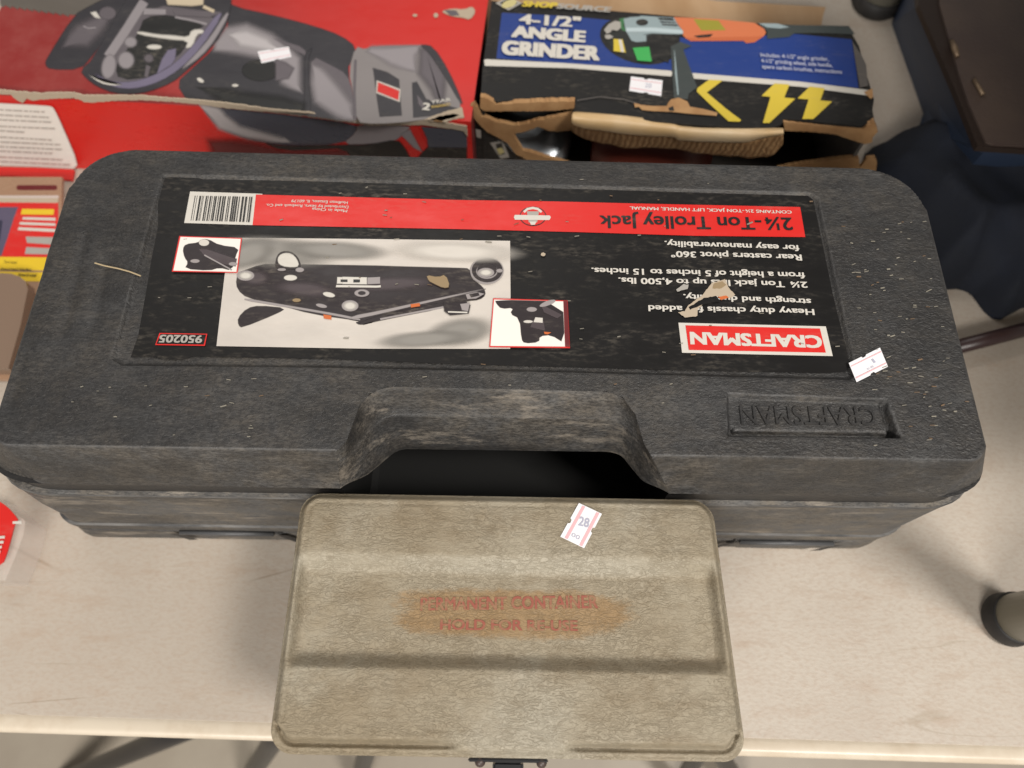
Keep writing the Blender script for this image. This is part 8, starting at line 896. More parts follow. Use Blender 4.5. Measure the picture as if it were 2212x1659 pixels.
# ------------------------------------------------------------------ black moulded tool case
CX0, CX1, CY0, CY1 = -.331, .300, .1225, .370          # parting flange outline
TX0, TX1, TY0, TY1 = -.299, .2745, .1335, .348          # edge of the flat top
ZT, ZF = .2135, .1690
case = thing('tool_case', 'large dusty black moulded plastic tool case with handle cutout and jack label', 'tool case', ((CX0+CX1)/2, .24, 0))
def grid_line(a, a1, b1, b, extra, step):
    L = list(np.linspace(a, a1+.006, 26))+list(np.arange(a1+.006+step, b1-.006, step))+list(np.linspace(b1-.006, b, 26))+list(extra)
    L = np.unique(np.round(np.array(L), 5)); keep = [L[0]]
    for v in L[1:]:
        if v-keep[-1] > .00025: keep.append(v)
    return np.array(keep)
gx = grid_line(CX0, TX0, TX1, CX1, [], .00115); gy = grid_line(CY0, TY0, TY1, CY1, [], .00095)
GX, GY = np.meshgrid(gx, gy); P = np.stack([GX.ravel(), GY.ravel()], 1)
def skew(x, y):                  # the far side runs a little askew to the near one
    return y+(x-CX0)*(.002-.013*np.clip((y-CY0)/(CY1-CY0), 0, 1))
def warp(v, a, a1, b1, b):       # makes every side's slope the same width (10 mm)
    w = .010
    return np.where(v < a1, a1-(a1-v)/(a1-a)*w, np.where(v > b1, b1+(v-b1)/(b-b1)*w, v))
def unwarp(v, a, a1, b1, b):
    w = .010
    return np.where(v < a1, a1-(a1-v)*(a1-a)/w, np.where(v > b1, b1+(v-b1)*(b-b1)/w, v))
wx = warp(P[:, 0], CX0, TX0, TX1, CX1); wy = warp(P[:, 1], CY0, TY0, TY1, CY1)
x0, x1, y0, y1 = TX0-.01, TX1+.01, TY0-.01, TY1+.01; R_ = .040
rad = np.where(wy > (y0+y1)/2, .046, .020)
mx, my = (x0+x1)/2, (y0+y1)/2
qx = np.abs(wx-mx)-(x1-x0)/2+rad; qy = np.abs(wy-my)-(y1-y0)/2+rad
sd = np.minimum(np.maximum(qx, qy), 0)+np.hypot(np.maximum(qx, 0), np.maximum(qy, 0))-rad      # negative inside
out = sd > 0
# points beyond the rounded outline slide onto it
cxp = np.sign(wx-mx)*((x1-x0)/2-rad)+mx; cyp = np.sign(wy-my)*((y1-y0)/2-rad)+my
ln_ = np.hypot(wx-cxp, wy-cyp)+1e-9; kx = out & (qx > 0) & (qy > 0)
wx = np.where(kx, cxp+(wx-cxp)/ln_*rad, wx); wy = np.where(kx, cyp+(wy-cyp)/ln_*rad, wy)
X = unwarp(wx, CX0, TX0, TX1, CX1); Y = unwarp(wy, CY0, TY0, TY1, CY1); Y = skew(X, Y); P = np.stack([X, Y], 1)
t = np.clip(-sd/.010, 0, 1)
wallz = ZF+(ZT-ZF)*np.where(t < .93, t*.985/.93, .985+.015*sm((t-.93)/.07))
z = wallz.copy()
# recessed field for the label
dr = pdist(P, poly_np('recess')); z -= .0026*sm((dr+.0006)/.0026)
# worn grooves moulded into the left end
for (ax, ay), (bx_, by_) in (((-.2804, .2755), (-.2767, .2131)), ((-.2622, .2509), (-.2588, .2125)), ((-.300, .25), (-.296, .16))):
    tq = np.clip((P[:, 1]-ay)/(by_-ay), 0, 1); xq = ax+(bx_-ax)*tq; z -= .0012*np.exp(-((P[:, 0]-xq)/.0042)**2)*np.exp(-(np.maximum(np.abs(P[:, 1]-(ay+by_)/2)-abs(ay-by_)/2, 0)/.006)**2)
# recessed name pad, with a deeper channel along its near and right sides
dp = pdist(P, poly_np('pad')); z -= .0036*sm((dp+.0008)/.0020)
pq_ = poly_np('pad'); yn_ = pq_[3, 1]+(P[:, 0]-pq_[3, 0])*(pq_[2, 1]-pq_[3, 1])/(pq_[2, 0]-pq_[3, 0])
z -= .0040*np.exp(-((dp-.0022)/.0014)**2)*sm((yn_+.0075-P[:, 1])/.003)*(dp > -.002)
pr_ = poly_np('pad')[:, 0].max(); z -= .0036*np.exp(-((dp-.0022)/.0014)**2)*sm((P[:, 0]-(pr_-.008))/.004)
# opening for the hand bowl: the sheet stops at its rim, the bowl is lofted down from there
A = poly_np('bowlA'); B = poly_np('pocketB')[::1]
A[0] = (A[0][0]-.001, TY0-.0006); A[-1] = (A[-1][0]+.001, TY0-.0006)
B[0] = (B[0][0]-.001, CY0+.0003); B[-1] = (B[-1][0]+.001, CY0+.0003)
Apoly = np.vstack([[B[0][0], .05], B[0], A, B[-1], [B[-1][0], .05]])
dA = pdist(P, Apoly); nx, ny = len(gx), len(gy)
inA = dA > 0
IA = inA.reshape(ny, nx); pad_ = np.pad(IA, 1)
TOU = np.zeros_like(IA)
for dj in (0, 1, 2):
    for di in (0, 1, 2): TOU |= pad_[dj:dj+ny, di:di+nx]
for i in np.nonzero(TOU.ravel() & ~inA)[0]:
    best = (9, None)
    for q in range(len(Apoly)-1):
        a_, b_ = Apoly[q], Apoly[q+1]; ab = b_-a_; t_ = np.clip(((P[i]-a_)@ab)/(ab@ab), 0, 1); c_ = a_+ab*t_; dd_ = np.hypot(*(P[i]-c_))
        if dd_ < best[0]: best = (dd_, c_)
    if best[0] < .003: X[i], Y[i] = best[1]
bm = bmesh.new()
vs = [bm.verts.new((X[i], Y[i], z[i])) for i in range(nx*ny)]
for j in range(ny-1):
    for i in range(nx-1):
        q = (j*nx+i, j*nx+i+1, (j+1)*nx+i+1, (j+1)*nx+i)
        if inA[list(q)].any(): continue
        bm.faces.new([vs[k] for k in q])
bmesh.ops.delete(bm, geom=[v for v in bm.verts if not v.link_faces], context='VERTS')
bmesh.ops.remove_doubles(bm, verts=bm.verts, dist=.00008)
lid = obj('lid', bm, 'case_plastic', case, smooth=True)
def resample(pl, n):
    s_ = np.r_[0, np.cumsum(np.hypot(*np.diff(pl, axis=0).T))]; u_ = np.linspace(0, s_[-1], n)
    q = np.stack([np.interp(u_, s_, pl[:, k_]) for k_ in (0, 1)], 1)
    for _ in range(3): q[1:-1] = (q[:-2]+2*q[1:-1]+q[2:])/4
    return q
NA = 160; RA, RB = resample(A, NA), resample(B, NA)
bm = bmesh.new(); rows_ = []
for tq, zq in ((0, ZT-.0001), (.03, ZT-.0006), (.08, ZT-.0022), (.20, ZT-.0068), (.36, ZT-.0128), (.50, ZT-.0176), (.53, ZT-.0181), (.56, ZT-.0186), (.58, ZT-.0206), (.62, ZT-.0240), (.74, ZT-.0330), (.88, ZT-.0420), (.97, ZT-.0470), (1.0, ZT-.0490), (1.004, ZT-.0520), (1.0, ZT-.0560)):
    row = []
    for k_ in range(NA):
        p = RA[k_]*(1-tq)+RB[k_]*tq
        e_ = min(k_, NA-1-k_)/(NA*.09); e_ = min(1, e_); e_ = e_*e_*(3-2*e_)
        zl = ZT+(ZF-ZT)*min(tq, 1)*.98       # at the two ends the bowl follows the front face
        row.append(bm.verts.new((p[0], p[1], zl*(1-e_)+zq*e_)))
    rows_.append(row)
for r0_, r1_ in zip(rows_, rows_[1:]):
    for k_ in range(NA-1): bm.faces.new((r0_[k_], r1_[k_], r1_[k_+1], r0_[k_+1]))
bmesh.ops.recalc_face_normals(bm, faces=bm.faces)
obj('hand_recess', bm, 'case_bowl', case, smooth=True)
A = Apoly; bx = B[:, 0]
# name pad lettering stands proud of the pad floor
lettering('embossed_name', 'emboss', case, -.0010, 'case_pad', extrude=.0012)
# lower shell with the shadow step, flange, front face and foot; its front is cut back behind the hand hole
n0, n1 = bx.min()-.001, bx.max()+.001
NOT = [(n0, None), (n0+.006, .30), (n0+.008, .302), (n1-.008, .302), (n1-.006, .30), (n1, None)]
FLAT = [(p, None) for p, _ in NOT]
def cr(ins_f, ins_s, z, r=(.030, .026, .05, .05), notch=True, il=None):
    return [(x, float(skew(x, y)), zz) for x, y, zz in rring(CX0+(ins_s if il is None else il), CX1-ins_s, CY0+ins_f, CY1-ins_s, r, z, notch=NOT if notch else FLAT)]
bm = bmesh.new()
CRN = ((.0365, .021), (.0335, .021), .05, .05); C2 = ((.030, .022), (.030, .022), .05, .05); C3 = ((.026, .022), (.026, .022), .05, .05)
CL = ((.024, .022), (.030, .022), .05, .05); CM = ((.020, .020), (.028, .024), .05, .05); CB = ((.017, .018), (.026, .024), .05, .05)
body_rings = [cr(.016, .018, .1684, CRN), cr(.0002, .0002, .1686, CRN), cr(.0004, .0004, .1676, CRN), cr(.0018, .0014, .1655, CRN), cr(.0022, .0016, .1570, CRN), cr(.0014, .0010, .1500, CRN), cr(-.0010, -.0014, .1482, CRN, il=-.003), cr(-.0016, -.0022, .1466, CRN, il=-.004), cr(-.0014, -.0024, .1446, CRN, il=-.005),
    cr(-.0008, -.0026, .1400, CRN, il=-.006), cr(.0002, -.0040, .110, CL, il=-.010), cr(.0008, -.0060, .0720, CL, il=-.015)]
RBODY = loft(bm, body_rings[::-1])
r2_ = [cr(.0008, -.0060, .0720, CL, il=-.015), cr(.0009, -.0060, .0700, CL, False, -.015), cr(.0012, -.0068, .0545, CM, False, -.018), cr(-.0004, -.0084, .0532, CM, False, -.020), cr(-.0006, -.0086, .0500, CM, False, -.0205),
    cr(.0004, -.0085, .0372, CM, False, -.022), cr(.0034, -.0055, .0350, CM, False, -.020), cr(.0034, -.0055, .0326, CM, False, -.020), cr(.0006, -.0083, .0312, CM, False, -.023), cr(.0006, -.0100, .0110, CB, False, -.027), cr(.0008, -.0100, .0030, CB, False, -.028), cr(.003, -.008, .0, CB, False, -.027)]
loft(bm, r2_[::-1], cap0=True)
bmesh.ops.recalc_face_normals(bm, faces=bm.faces)
body = obj('body', bm, ['case_body', 'case_void_shade', 'case_dark', 'case_edge'], case, smooth=False)
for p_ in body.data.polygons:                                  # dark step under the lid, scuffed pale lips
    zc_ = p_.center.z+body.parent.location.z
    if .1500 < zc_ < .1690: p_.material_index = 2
    elif .1466 < zc_ < .1482 or .0532 < zc_ < .0545: p_.material_index = 3
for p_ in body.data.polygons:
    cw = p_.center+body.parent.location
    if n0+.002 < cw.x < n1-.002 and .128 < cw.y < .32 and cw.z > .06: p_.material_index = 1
# grip bar deep in the hand hole
bm = bmesh.new(); tube(bm, [(n0+.012, .190, .098), (n0+.030, .188, .106), (n1-.030, .188, .106), (n1-.012, .190, .098)], .0125, 16); obj('grip_bar', bm, 'case_dark', case, smooth=True)
# catches along the front of the foot
def atyz(px_x, zz, yy=.1245): return None
for xa, xb, flip in ((-.262, -.184, 1), (.180, .258, -1)):
    bm = bmesh.new(); yf = CY0-.0004
    pts = [(xa, .0345), (xb, .0345), (xb+.006*flip+.002, .0285), (xb-.004, .0105), (xa+.014, .0085)] if flip == 1 else [(xa, .0345), (xb, .0345), (xb-.016, .0090), (xa+.006, .0105), (xa-.006, .0240)]
    fr = [bm.verts.new((x, yf, zz)) for x, zz in pts]; bk = [bm.verts.new((x, CY0+.012, zz)) for x, zz in pts]
    bm.faces.new(fr); m_ = len(fr)
    for i in range(m_): bm.faces.new((fr[(i+1) % m_], fr[i], bk[i], bk[(i+1) % m_]))
    bmesh.ops.recalc_face_normals(bm, faces=bm.faces)
    bmesh.ops.bevel(bm, geom=[e for e in bm.edges], offset=.0008, segments=2, affect='EDGES')
    catch = obj('catch', bm, 'case_body', case)
    bm = bmesh.new(); tube(bm, [(xa+.002, yf-.0006, .0352), (xb-.002, yf-.0006, .0352)], .0019, 10); obj('catch_rail', bm, 'case_rail', catch, smooth=True)
    for xg, sgn in ((xa-.004, 1 if flip == 1 else -1), (xb+.004, -1 if flip == 1 else 1)):
        bm = bmesh.new(); yy = CY0-.0012
        face(bm, [(xg-.004, yy, .032), (xg+.003, yy, .033), (xg+.010*flip+.002, yy-.0006, .012), (xg+.010*flip-.006, yy-.0006, .010)])
        bmesh.ops.recalc_face_normals(bm, faces=bm.faces)
        obj('catch_gap_shade', bm, 'rubber', catch)  # flat dark face on the foot, painting the shade of a slit
# label
lb = sheet('label', 'label', case, .0003)
decals('red_band', 'band', lb, start=1); decals('barcode', 'barcode', lb, .00002, start=10); decals('emblem', 'emblem', lb, .00006, start=8)
lettering('band_lettering', 'letter_red', lb, .0007); lettering('small_print', 'letter_small', lb, .0007); lettering('small_print', 'letter_contents', lb, .0007); lettering('lettering', 'letter_black', lb, .0006)
decals('product_photo', 'photo', lb, start=1); decals('jack_picture', 'jack', lb, .000025, start=18)
decals('inset_picture', 'inset_left', lb, .00004, start=30); decals('inset_picture', 'inset_right', lb, .00004, start=32)
decals('maker_badge', 'logo', lb, start=2); lettering('badge_lettering', 'logo_letters', lb, .0010); decals('number_badge', 'badge', lb, start=2); lettering('number_lettering', 'badge_letters', lb, .0010)
for i_, it_ in enumerate(list(D['tears'])):
    D['tears%d' % i_] = [it_]; decals('torn_patch', 'tears%d' % i_, lb, .00003, start=30+i_)
def price_sticker(group, parent, num=None):
    s_ = sheet('price_sticker', group, parent, .0002, up=.0007); decals('sticker_line', group+'_lines', s_, .0001, start=8)
    if num: lettering('sticker_number', num, s_, .0010)
price_sticker('stick_case', case, 'stick_case_num')

# ------------------------------------------------------------------ drab container
TZ = .172
tn = thing('container', 'olive drab leather-grained plastic container with faded red stamping in front of the black case', 'container', (0, .045, 0))
bx0, bx1, by0, by1 = -.1290, .1312, -.0262, .1204
def warp_taper(x, y):       # the lid is a little narrower at the far end
    k_ = (y-by0)/(by1-by0); cxm = .0022
    return cxm-.0030*k_+(x-cxm)*(1.010-.024*k_)
lx = np.unique(np.round(np.concatenate([np.linspace(bx0, bx0+.014, 22), np.arange(bx0+.014, bx1-.014, .0018), np.linspace(bx1-.014, bx1, 22)]), 5))
ly = np.unique(np.round(np.concatenate([np.linspace(by0, by0+.018, 30), np.linspace(.017, .023, 14), np.arange(by0+.018, by1-.014, .0011), np.linspace(by1-.014, by1, 22)]), 5))
GX, GY = np.meshgrid(lx, ly); px, py = GX.ravel().copy(), GY.ravel().copy()
def rsd(px, py, x0, x1, y0, y1, rad):
    mx, my = (x0+x1)/2, (y0+y1)/2
    qx = np.abs(px-mx)-(x1-x0)/2+rad; qy = np.abs(py-my)-(y1-y0)/2+rad
    return np.minimum(np.maximum(qx, qy), 0)+np.hypot(np.maximum(qx, 0), np.maximum(qy, 0))-rad, qx, qy, mx, my
rad = .0135
sd, qx, qy, mx, my = rsd(px, py, bx0, bx1, by0, by1, rad)
k_ = (sd > 0) & (qx > 0) & (qy > 0)
cxp = np.sign(px-mx)*((bx1-bx0)/2-rad)+mx; cyp = np.sign(py-my)*((by1-by0)/2-rad)+my; ln_ = np.hypot(px-cxp, py-cyp)+1e-9
px = np.where(k_, cxp+(px-cxp)/ln_*rad, px); py = np.where(k_, cyp+(py-cyp)/ln_*rad, py); sd = np.minimum(sd, 0)
z = np.full(len(px), TZ)
d = -sd
z -= .0060*(1-sm(d/.0062))**1.4                                  # rolled outer edge
z -= .0030*np.exp(-((d-.0072)/.0014)**2)*(py > by0+.016)*.18              # shallow groove along the rim at the sides
# sunken middle panel with sloping banks
z -= .0078*sm((.0840-py)/.0130)*sm((py-.0172)/.0098)*sm((d-.0035)/.0070)
# cut-down front corners, full height only in the middle
xl, xr = -.0235, .0300
side = np.maximum(sm((xl-px)/.010), sm((px-xr)/.010))
dfr = np.minimum(py-by0, d+.03*sm((py-by0-.010)/.022))
z -= side*(.0024*(1-sm((dfr-.0066)/.0030))*sm((d-.0006)/.002)+.0052*np.exp(-((dfr-.0054)/.0016)**2)*sm((d-.0016)/.002))
cn = (np.abs(px-mx) > (bx1-bx0)/2-.012) & (py < by0+.03)
px = warp_taper(px, py)
bm = bmesh.new(); nx, ny = len(lx), len(ly); vs = [bm.verts.new((px[i], py[i], z[i])) for i in range(nx*ny)]
for j in range(ny-1):
    for i in range(nx-1):
        try: bm.faces.new((vs[j*nx+i], vs[j*nx+i+1], vs[(j+1)*nx+i+1], vs[(j+1)*nx+i]))
        except ValueError: pass
bmesh.ops.remove_doubles(bm, verts=bm.verts, dist=.00006)
be = [e for e in bm.edges if e.is_boundary]
g = bmesh.ops.extrude_edge_only(bm, edges=be)
for v in g['geom']:
    if isinstance(v, bmesh.types.BMVert): v.co.z = TZ-.040
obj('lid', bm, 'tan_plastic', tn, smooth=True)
bm = bmesh.new()
loft(bm, [[(warp_taper(x, y), y, zz) for x, y, _ in rring(bx0+i_, bx1-i_, by0+i_, by1-i_, rad, 0)] for i_, zz in ((.012, .0008), (.006, .004), (.0012, TZ-.046), (.0004, TZ-.0405))], True, True)
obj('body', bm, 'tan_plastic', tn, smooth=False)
lettering('stamped_lettering', 'tan_print', tn, .0004)
price_sticker('stick_tan', tn, 'stick_tan_num')
# latch on the front
bm = bmesh.new(); lxm = .0015
box(bm, (lxm-.022, by0-.0022, TZ-.019), (lxm+.022, by0-.0004, TZ-.0075)); bmesh.ops.bevel(bm, geom=list(bm.edges), offset=.0006, segments=2, affect='EDGES')
lt = obj('latch', bm, 'tool_black', tn)
bm = bmesh.new(); box(bm, (lxm-.0085, by0-.0078, TZ-.040), (lxm+.0085, by0-.0018, TZ-.0085)); bmesh.ops.bevel(bm, geom=list(bm.edges), offset=.0015, segments=3, affect='EDGES'); obj('latch_hook', bm, 'tool_black', lt)
bm = bmesh.new(); tube(bm, [(lxm-.006, by0-.0095, TZ-.014), (lxm+.006, by0-.0095, TZ-.014)], .0026, 12); obj('latch_pin', bm, 'silver', lt, smooth=True)
for sx in (-.0155, .0185):
    bm = bmesh.new(); bmesh.ops.create_uvsphere(bm, u_segments=12, v_segments=8, radius=.0030, matrix=Matrix.Translation((lxm+sx, by0-.0022, TZ-.0105))); obj('rivet', bm, 'brown_leather', lt, smooth=True)

# ------------------------------------------------------------------ red saw box
a, b, c_ = V(PT['rfl']), V(PT['rfr']), V(PT['rbr'])
rb = thing('saw_box', 'worn red power tool box with a grey reciprocating saw pictured across its top', 'box', (-.25, .58, 0))
ex = (b-a).normalized(); nf = Vector((ex.y, -ex.x, 0)); nf = nf if nf.y < 0 else -nf
a = b-ex*.47; d_ = -nf*.185
bm = bmesh.new(); T_ = [a, b, b+d_+ex*.004, a+d_]; B_ = [p.copy() for p in T_]
for p in B_: p.z = .0005
nseg = 24
tv = []
# top: slightly sagging panel
rows = 10
for j in range(rows+1):
    for i in range(nseg+1):
        p = T_[0].lerp(T_[1], i/nseg).lerp(T_[3].lerp(T_[2], i/nseg), j/rows); tv.append(bm.verts.new(p))
for j in range(rows):
    for i in range(nseg): bm.faces.new((tv[j*(nseg+1)+i], tv[j*(nseg+1)+i+1], tv[(j+1)*(nseg+1)+i+1], tv[(j+1)*(nseg+1)+i]))
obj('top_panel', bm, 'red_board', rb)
bm = bmesh.new(); face(bm, [B_[0], B_[1], T_[1], T_[0]]); obj('front_panel', bm, 'red_front', rb)
bm = bmesh.new(); face(bm, [B_[1], B_[2], T_[2], T_[1]]); face(bm, [B_[2], B_[3], T_[3], T_[2]]); face(bm, [B_[3], B_[0], T_[0], T_[3]]); face(bm, B_[::-1]); obj('side_panels', bm, 'print_maroon', rb)
decals('saw_picture', 'saw_top', rb, .00002); lettering('saw_lettering', 'saw_text', rb, .0012)
decals('front_picture', 'saw_front', rb, .00006, normal=nf); pn_ = decals('text_panel', 'saw_panel', rb, .00006, start=24, normal=nf); decals('front_lettering', 'saw_front_text', pn_, .00001, start=210, normal=nf)
sheet('bottom_flap', 'saw_lip', rb, .003)
o = sheet('torn_crease', 'saw_crease', rb, .0014, normal=nf, up=.0003)
sheet('torn_corner', 'saw_corner', rb, .0016, up=.0019)
price_sticker('stick_red', rb)

# ------------------------------------------------------------------ grinder box
a, b, c_, d0 = V(PT['gfl']), V(PT['gfr']), V(PT['gbr']), V(PT['gbl'])
gb = thing('grinder_box', 'torn black and blue angle grinder box with yellow bolts and ripped open front', 'box', (.15, .57, 0))
ex = (b-a).normalized(); ng = Vector((ex.y, -ex.x, 0)); ng = ng if ng.y < 0 else -ng
sheet('top_panel', 'grinder_panel', gb, .0028)
decals('grinder_picture', 'grinder_print', gb, .00004); lettering('title_lettering', 'grinder_text', gb, .0021); lettering('brand_lettering', 'grinder_brand', gb, .0021); lettering('small_print', 'grinder_small', gb, .0021)
price_sticker('stick_grinder', gb, 'stick_grinder_num')
def wall(name, p, q, mat, z0=.001, z1=.1018, th=.003):
    bm = bmesh.new(); e = (q-p).normalized(); n_ = Vector((e.y, -e.x, 0))
    P0 = [Vector((v.x, v.y, zz)) for v, zz in ((p, z0), (q, z0), (q, z1), (p, z1))]; P1 = [v-n_*th for v in P0]
    face(bm, P0)
    face(bm, P1[::-1])
    for i in range(4): face(bm, [P0[(i+1) % 4], P0[i], P1[i], P1[(i+1) % 4]])
    bmesh.ops.remove_doubles(bm, verts=bm.verts, dist=1e-6); bmesh.ops.recalc_face_normals(bm, faces=bm.faces)
    return obj(name, bm, mat, gb)
aa, bb = a+ng*.004, b+ng*.004
wall('side_panel', d0, aa, 'box_black'); wall('side_panel', bb, c_, 'box_scuff'); wall('back_panel', c_, d0, 'box_black')
bm = bmesh.new(); face(bm, [Vector((v.x, v.y, .0015)) for v in (aa, bb, c_, d0)]); obj('bottom_panel', bm, 'box_inside', gb)
bm = bmesh.new(); iv = -ng*.0045; face(bm, [Vector((v.x, v.y, zz)) for v, zz in ((d0-iv*1, .002), (c_-iv*1, .002), (c_-iv*1, .101), (d0-iv*1, .101))]); obj('inner_liner', bm, 'box_inside', gb)
sheets('torn_edge', 'grinder_torn', gb, .0050, normal=ng, up=.0035)
sheets('torn_edge', 'grinder_front', gb, .0040, normal=ng)
decals('front_panel', 'grinder_blackfront', gb, .0004, normal=ng)
def strip(name, key, mat, parent, sub=3):
    rows_ = [[V(p) for p in poly] for _, poly in D[key]]; bm = bmesh.new()
    R = [[bm.verts.new(p) for p in r_] for r_ in rows_]
    for A_, B2 in zip(R, R[1:]):
        for i in range(len(A_)-1): bm.faces.new((A_[i], A_[i+1], B2[i+1], B2[i]))
    bmesh.ops.recalc_face_normals(bm, faces=bm.faces)
    o = obj(name, bm, mat, parent, smooth=True)
    s1 = o.modifiers.new('s', 'SUBSURF'); s1.levels = s1.render_levels = 2
    s2 = o.modifiers.new('t', 'SOLIDIFY'); s2.thickness = .0016; s2.offset = 0
    return o
fl = strip('front_flap', 'flap_rows', 'cardboard_liner', gb)
strip('flap_edge', 'flap_edge', 'cardboard_flute', fl)
# the grinder lying inside
h = V(PT['g_head']); ag = thing('angle_grinder', 'angle grinder with bright gear head lying inside the torn black and blue box', 'angle grinder', (h.x, h.y, .004))
bm = bmesh.new(); tube(bm, [h+Vector((0, .004, -.022)), h+Vector((0, .002, 0)), h+Vector((0, 0, .010)), h+Vector((0, -.002, .013))], [.040, .040, .034, .020], 32); obj('gear_head', bm, 'silver', ag, smooth=True)
p0, p1 = V(PT['g_body0']), V(PT['g_body1']); p0.z = max(p0.z, .03)-.006; p1.z = p0.z
bm = bmesh.new(); tube(bm, [p0, p0.lerp(p1, .2), p0.lerp(p1, .7), p1], [.026, .030, .030, .022], 24); obj('housing', bm, 'tool_orange', ag, smooth=True)
bm = bmesh.new(); tube(bm, [V(PT['g_c1'])-ng*-.006, V(PT['g_c2'])+ng*.012, V(PT['g_c3'])+ng*.016], [.006, .006, .004], 12); obj('side_handle', bm, 'tool_black', ag, smooth=True)
bm = bmesh.new(); tube(bm, [V(PT['g_c3'])+ng*.012, V(PT['g_c4'])+ng*.016, V(PT['g_c5'])+ng*.014], .004, 12); obj('power_cord', bm, 'tool_black', ag, smooth=True)
# ------------------------------------------------------------------ cardboard behind
cb = D['sheet'][0][1]; sx = sum(p[0] for p in cb)/len(cb)/1000
o = sheet('cardboard_sheet', 'sheet', None, .0285, 'sheet_board')
o['label'] = 'plain brown cardboard carton lying flat behind the two tool boxes'; o['category'] = 'cardboard'
# ------------------------------------------------------------------ blister packs on the left
pk = thing('blade_pack', 'hanging blister pack with red card and yellow strip at left of the black case', 'blister pack', (-.5, .4, 0))
card = sheet('card', 'pack_base', pk, .004, up=0)
decals('card_print', 'pack_card', card, .00003); lettering('lettering', 'pack_text', card, .0009)
o = sheet('blister', 'pack_blister', pk, .013, 'clear_tan')
bm = bmesh.new(); box(bm, (-.62, .30, .0005), (-.40, .46, .011)); obj('backing', bm, 'clear_plastic', pk)
np_ = thing('red_pack', 'red card in a clear plastic clamshell at lower left corner of the black case', 'blister pack', (-.43, .12, 0))
sheet('shell', 'near_shell', np_, .0295, 'clear_plastic'); sheet('card', 'near_card', np_, .001); decals('lettering', 'near_print', np_, .0003)
# ------------------------------------------------------------------ right: bag, jacket, cane, grey legs with an added unseen shade panel
bag = thing('shoulder_bag', 'brown leather topped bag with dark navy sides at the upper right', 'bag', (.50, .65, 0))
bot = [V(p) for p in D['bag_bottom'][0][1]]; top = [V(p) for p in D['bag_top'][0][1]]
bm = bmesh.new(); rows_ = [[a_.lerp(b_, t_)+Vector((0, 0, 0)) for a_, b_ in zip(bot, top)] for t_ in (0, .15, .5, .85, 1)]
R = loft(bm, rows_); bmesh.ops.recalc_face_normals(bm, faces=bm.faces); obj('side', bm, 'navy_side', bag)
sheet('rim', 'bag_top', bag, .006, 'brown_leather_dark'); sheet('flap', 'bag_panel', bag, .0019, 'brown_leather')
bm = bmesh.new(); p = V(PT['pull0']); q = V(PT['pull1']); tube(bm, [p, p.lerp(q, .5), q], [.002, .003, .002], 10); obj('zip_pull', bm, 'brass', bag, smooth=True)
bm = bmesh.new(); p = V(PT['hl0']); tube(bm, [p, p+Vector((.004, -.018, 0))], .0020, 10); obj('zip_end', bm, 'brass', bag, smooth=True)
jp = poly_np('jacket'); lo, hi = jp.min(0), jp.max(0)
gx = np.arange(lo[0]-.003, hi[0]+.003, .0045); gy = np.arange(lo[1]-.003, hi[1]+.003, .0045)
GX, GY = np.meshgrid(gx, gy); Pq = np.stack([GX.ravel(), GY.ravel()], 1); dd = pdist(Pq, jp)
fold = lambda q: 1-2*np.abs(np.sin(q/2))**.6
nz_ = .008*fold(Pq[:, 0]*70+Pq[:, 1]*38+1.8*np.sin(Pq[:, 1]*25))+.003*fold(Pq[:, 1]*95-Pq[:, 0]*60+1.2*np.sin(Pq[:, 0]*40))+.0015*np.sin(Pq[:, 0]*150+Pq[:, 1]*90)
hz = .002+(.070+nz_)*np.sqrt(np.clip(dd/.05, 0, 1))
bm = bmesh.new(); vs = [bm.verts.new((Pq[i, 0], Pq[i, 1], hz[i])) for i in range(len(Pq))]; nx = len(gx)
for j in range(len(gy)-1):
    for i in range(nx-1):
        q = (j*nx+i, j*nx+i+1, (j+1)*nx+i+1, (j+1)*nx+i)
        if dd[list(q)].max() > 0: bm.faces.new([vs[k_] for k_ in q])
bmesh.ops.delete(bm, geom=[v for v in bm.verts if not v.link_faces], context='VERTS')
# edge vertices follow the hem
for v in bm.verts:
    if v.is_boundary:
        best = None
        for i in range(len(jp)):
            A_, B2 = Vector(jp[i]), Vector(jp[(i+1) % len(jp)]); ab = B2-A_; t_ = max(0, min(1, (v.co.xy-A_).dot(ab)/ab.length_squared)); q = A_+ab*t_; dq = (q-v.co.xy).length
            if best is None or dq < best[0]: best = (dq, q)
        v.co.x, v.co.y, v.co.z = best[1].x, best[1].y, .004
g = bmesh.ops.extrude_edge_only(bm, edges=[e for e in bm.edges if e.is_boundary])
for v in g['geom']:
    if isinstance(v, bmesh.types.BMVert): v.co.z = .0005
bmesh.ops.recalc_face_normals(bm, faces=bm.faces)
obj('jacket', bm, 'navy_cloth', None, smooth=True, label='dark navy cloth jacket heaped on the table right of the black case', cat='jacket')
bm = bmesh.new(); tube(bm, [V(PT['tube0']), V(PT['tube1'])], .0068, 18)
obj('cane', bm, 'tube_brown', None, smooth=True, label='thin dark brown cane lying on the table below the navy jacket', cat='cane')
wf = thing('legs_with_shade_panel', 'grey legs standing on black rubber feet at the right edge, carrying an added unseen shade panel', 'stool', (.6, .42, 0))
F1 = V(PT['foot'])+Vector((.016, -.006, 0)); F2 = V(PT['foot2'])+Vector((.02, .02, 0))
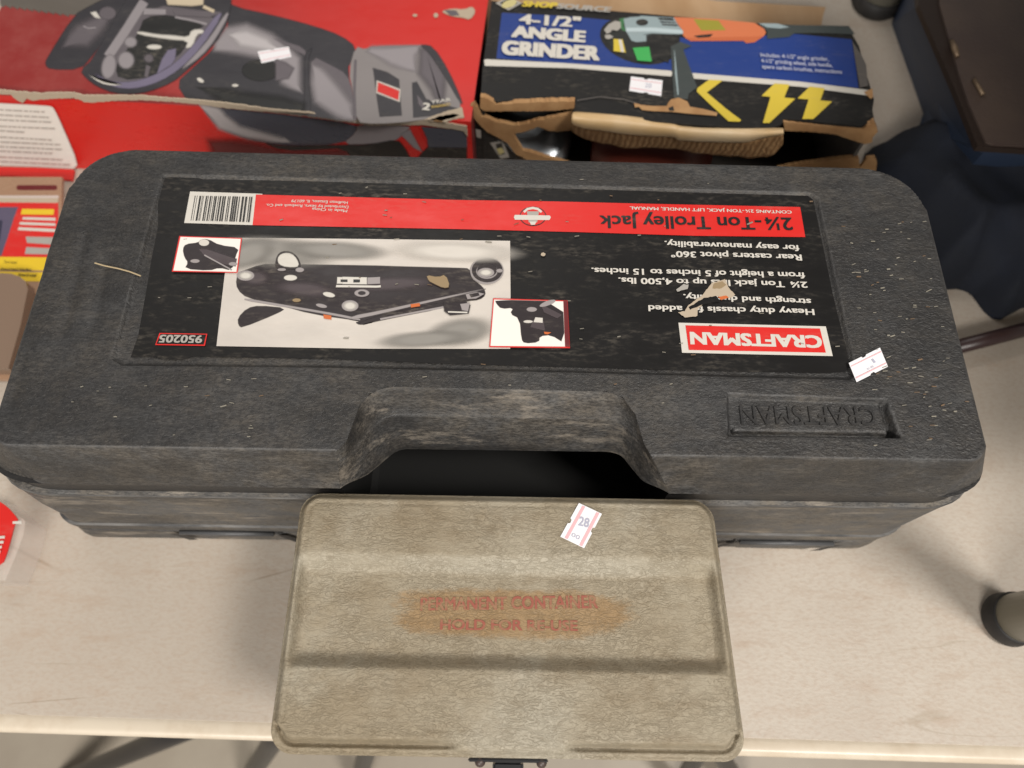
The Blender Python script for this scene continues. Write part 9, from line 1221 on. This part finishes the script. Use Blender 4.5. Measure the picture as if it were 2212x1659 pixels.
def frame_leg(F, r0, tall):
    bm = bmesh.new(); tube(bm, [F+Vector((0, 0, .012)), F+Vector((.004, 0, tall))], r0*.93, 28); lg = obj('leg', bm, 'leg_grey', wf, smooth=True)
    bm = bmesh.new(); tube(bm, [F+Vector((0, 0, .0005)), F+Vector((0, 0, .004)), F+Vector((0, 0, .008)), F+Vector((0, 0, .018)), F+Vector((0, 0, .019))], [r0*.96, r0*1.05, r0*1.03, r0, r0*.94], 28); obj('rubber_foot', bm, 'rubber', lg, smooth=True)
for F, r0 in ((F1, .0200), (F2, .027), (F1+Vector((.40, .02, 0)), .0185), (F2+Vector((.40, 0, 0)), .0185)): frame_leg(F, r0, .31)
bm = bmesh.new(); loft(bm, [[(x, y, zz) for x, y, _ in rring(F1.x-.03+q, F1.x+.44-q, F1.y+.03+q, F2.y+.05-q, .06, 0)] for q, zz in ((.004, .31), (0, .316), (0, .328), (.006, .336))], True, True)  # panel out of view, added and sized to shade the right of the table
obj('added_shade_panel', bm, 'leg_grey', wf)
# ------------------------------------------------------------------ straw and flecks on the case
bm = bmesh.new(); tube(bm, [V(p) for p in D['straws'][0][1]], .0005, 6); obj('straw', bm, 'straw', None, label='thin dry straw lying on the left end of the black case', cat='straw')
bm = bmesh.new(); rr = random.Random(11)
def fleck(x, y, zz, L, w, a_, mi):
    ca, sa = math.cos(a_), math.sin(a_); P_ = [(-L, -w), (L, -w), (L, w), (-L, w)]
    lo_ = [bm.verts.new((x+px_*ca-py_*sa, y+px_*sa+py_*ca, zz)) for px_, py_ in P_]; hi_ = [bm.verts.new(v.co+Vector((0, 0, .0004))) for v in lo_]
    for q in [hi_]+[(lo_[i], lo_[(i+1) % 4], hi_[(i+1) % 4], hi_[i]) for i in range(4)]:
        fc = bm.faces.new(q); fc.material_index = mi
def hgt(x, y):
    i = np.argmin((X-x)**2+(Y-y)**2); return zc[i]
zc = None
for _ in range(190):
    if rr.random() < .45: x, y = rr.uniform(.215, .272), rr.uniform(.15, .30)
    elif rr.random() < .5: x, y = rr.uniform(-.23, .20), rr.uniform(.196, .33)
    else: x, y = rr.uniform(-.28, .26), rr.uniform(.14, .19)
    q = np.array([[x, y]])
    if pdist(q, A)[0] > -.001: continue
    inrec = pdist(q, poly_np('recess'))[0]; inpad = pdist(q, poly_np('pad'))[0]
    if abs(inrec) < .004 or inpad > -.004: continue
    zz = ZT+.0003 if inrec < 0 else ZT-.0008
    big = rr.random() < .18
    fleck(x, y, zz, rr.uniform(.0007, .0020)*(1.1 if big else .8), rr.uniform(.00012, .00028)*(1.6 if big else .9), rr.gauss(.12, .18), 0 if rr.random() < .80 else 1)
obj('dust_flecks', bm, ['fleck', 'fleck_brown'], None, kind='stuff', label='pale dust and grass flecks scattered over the top of the black case', cat='debris')
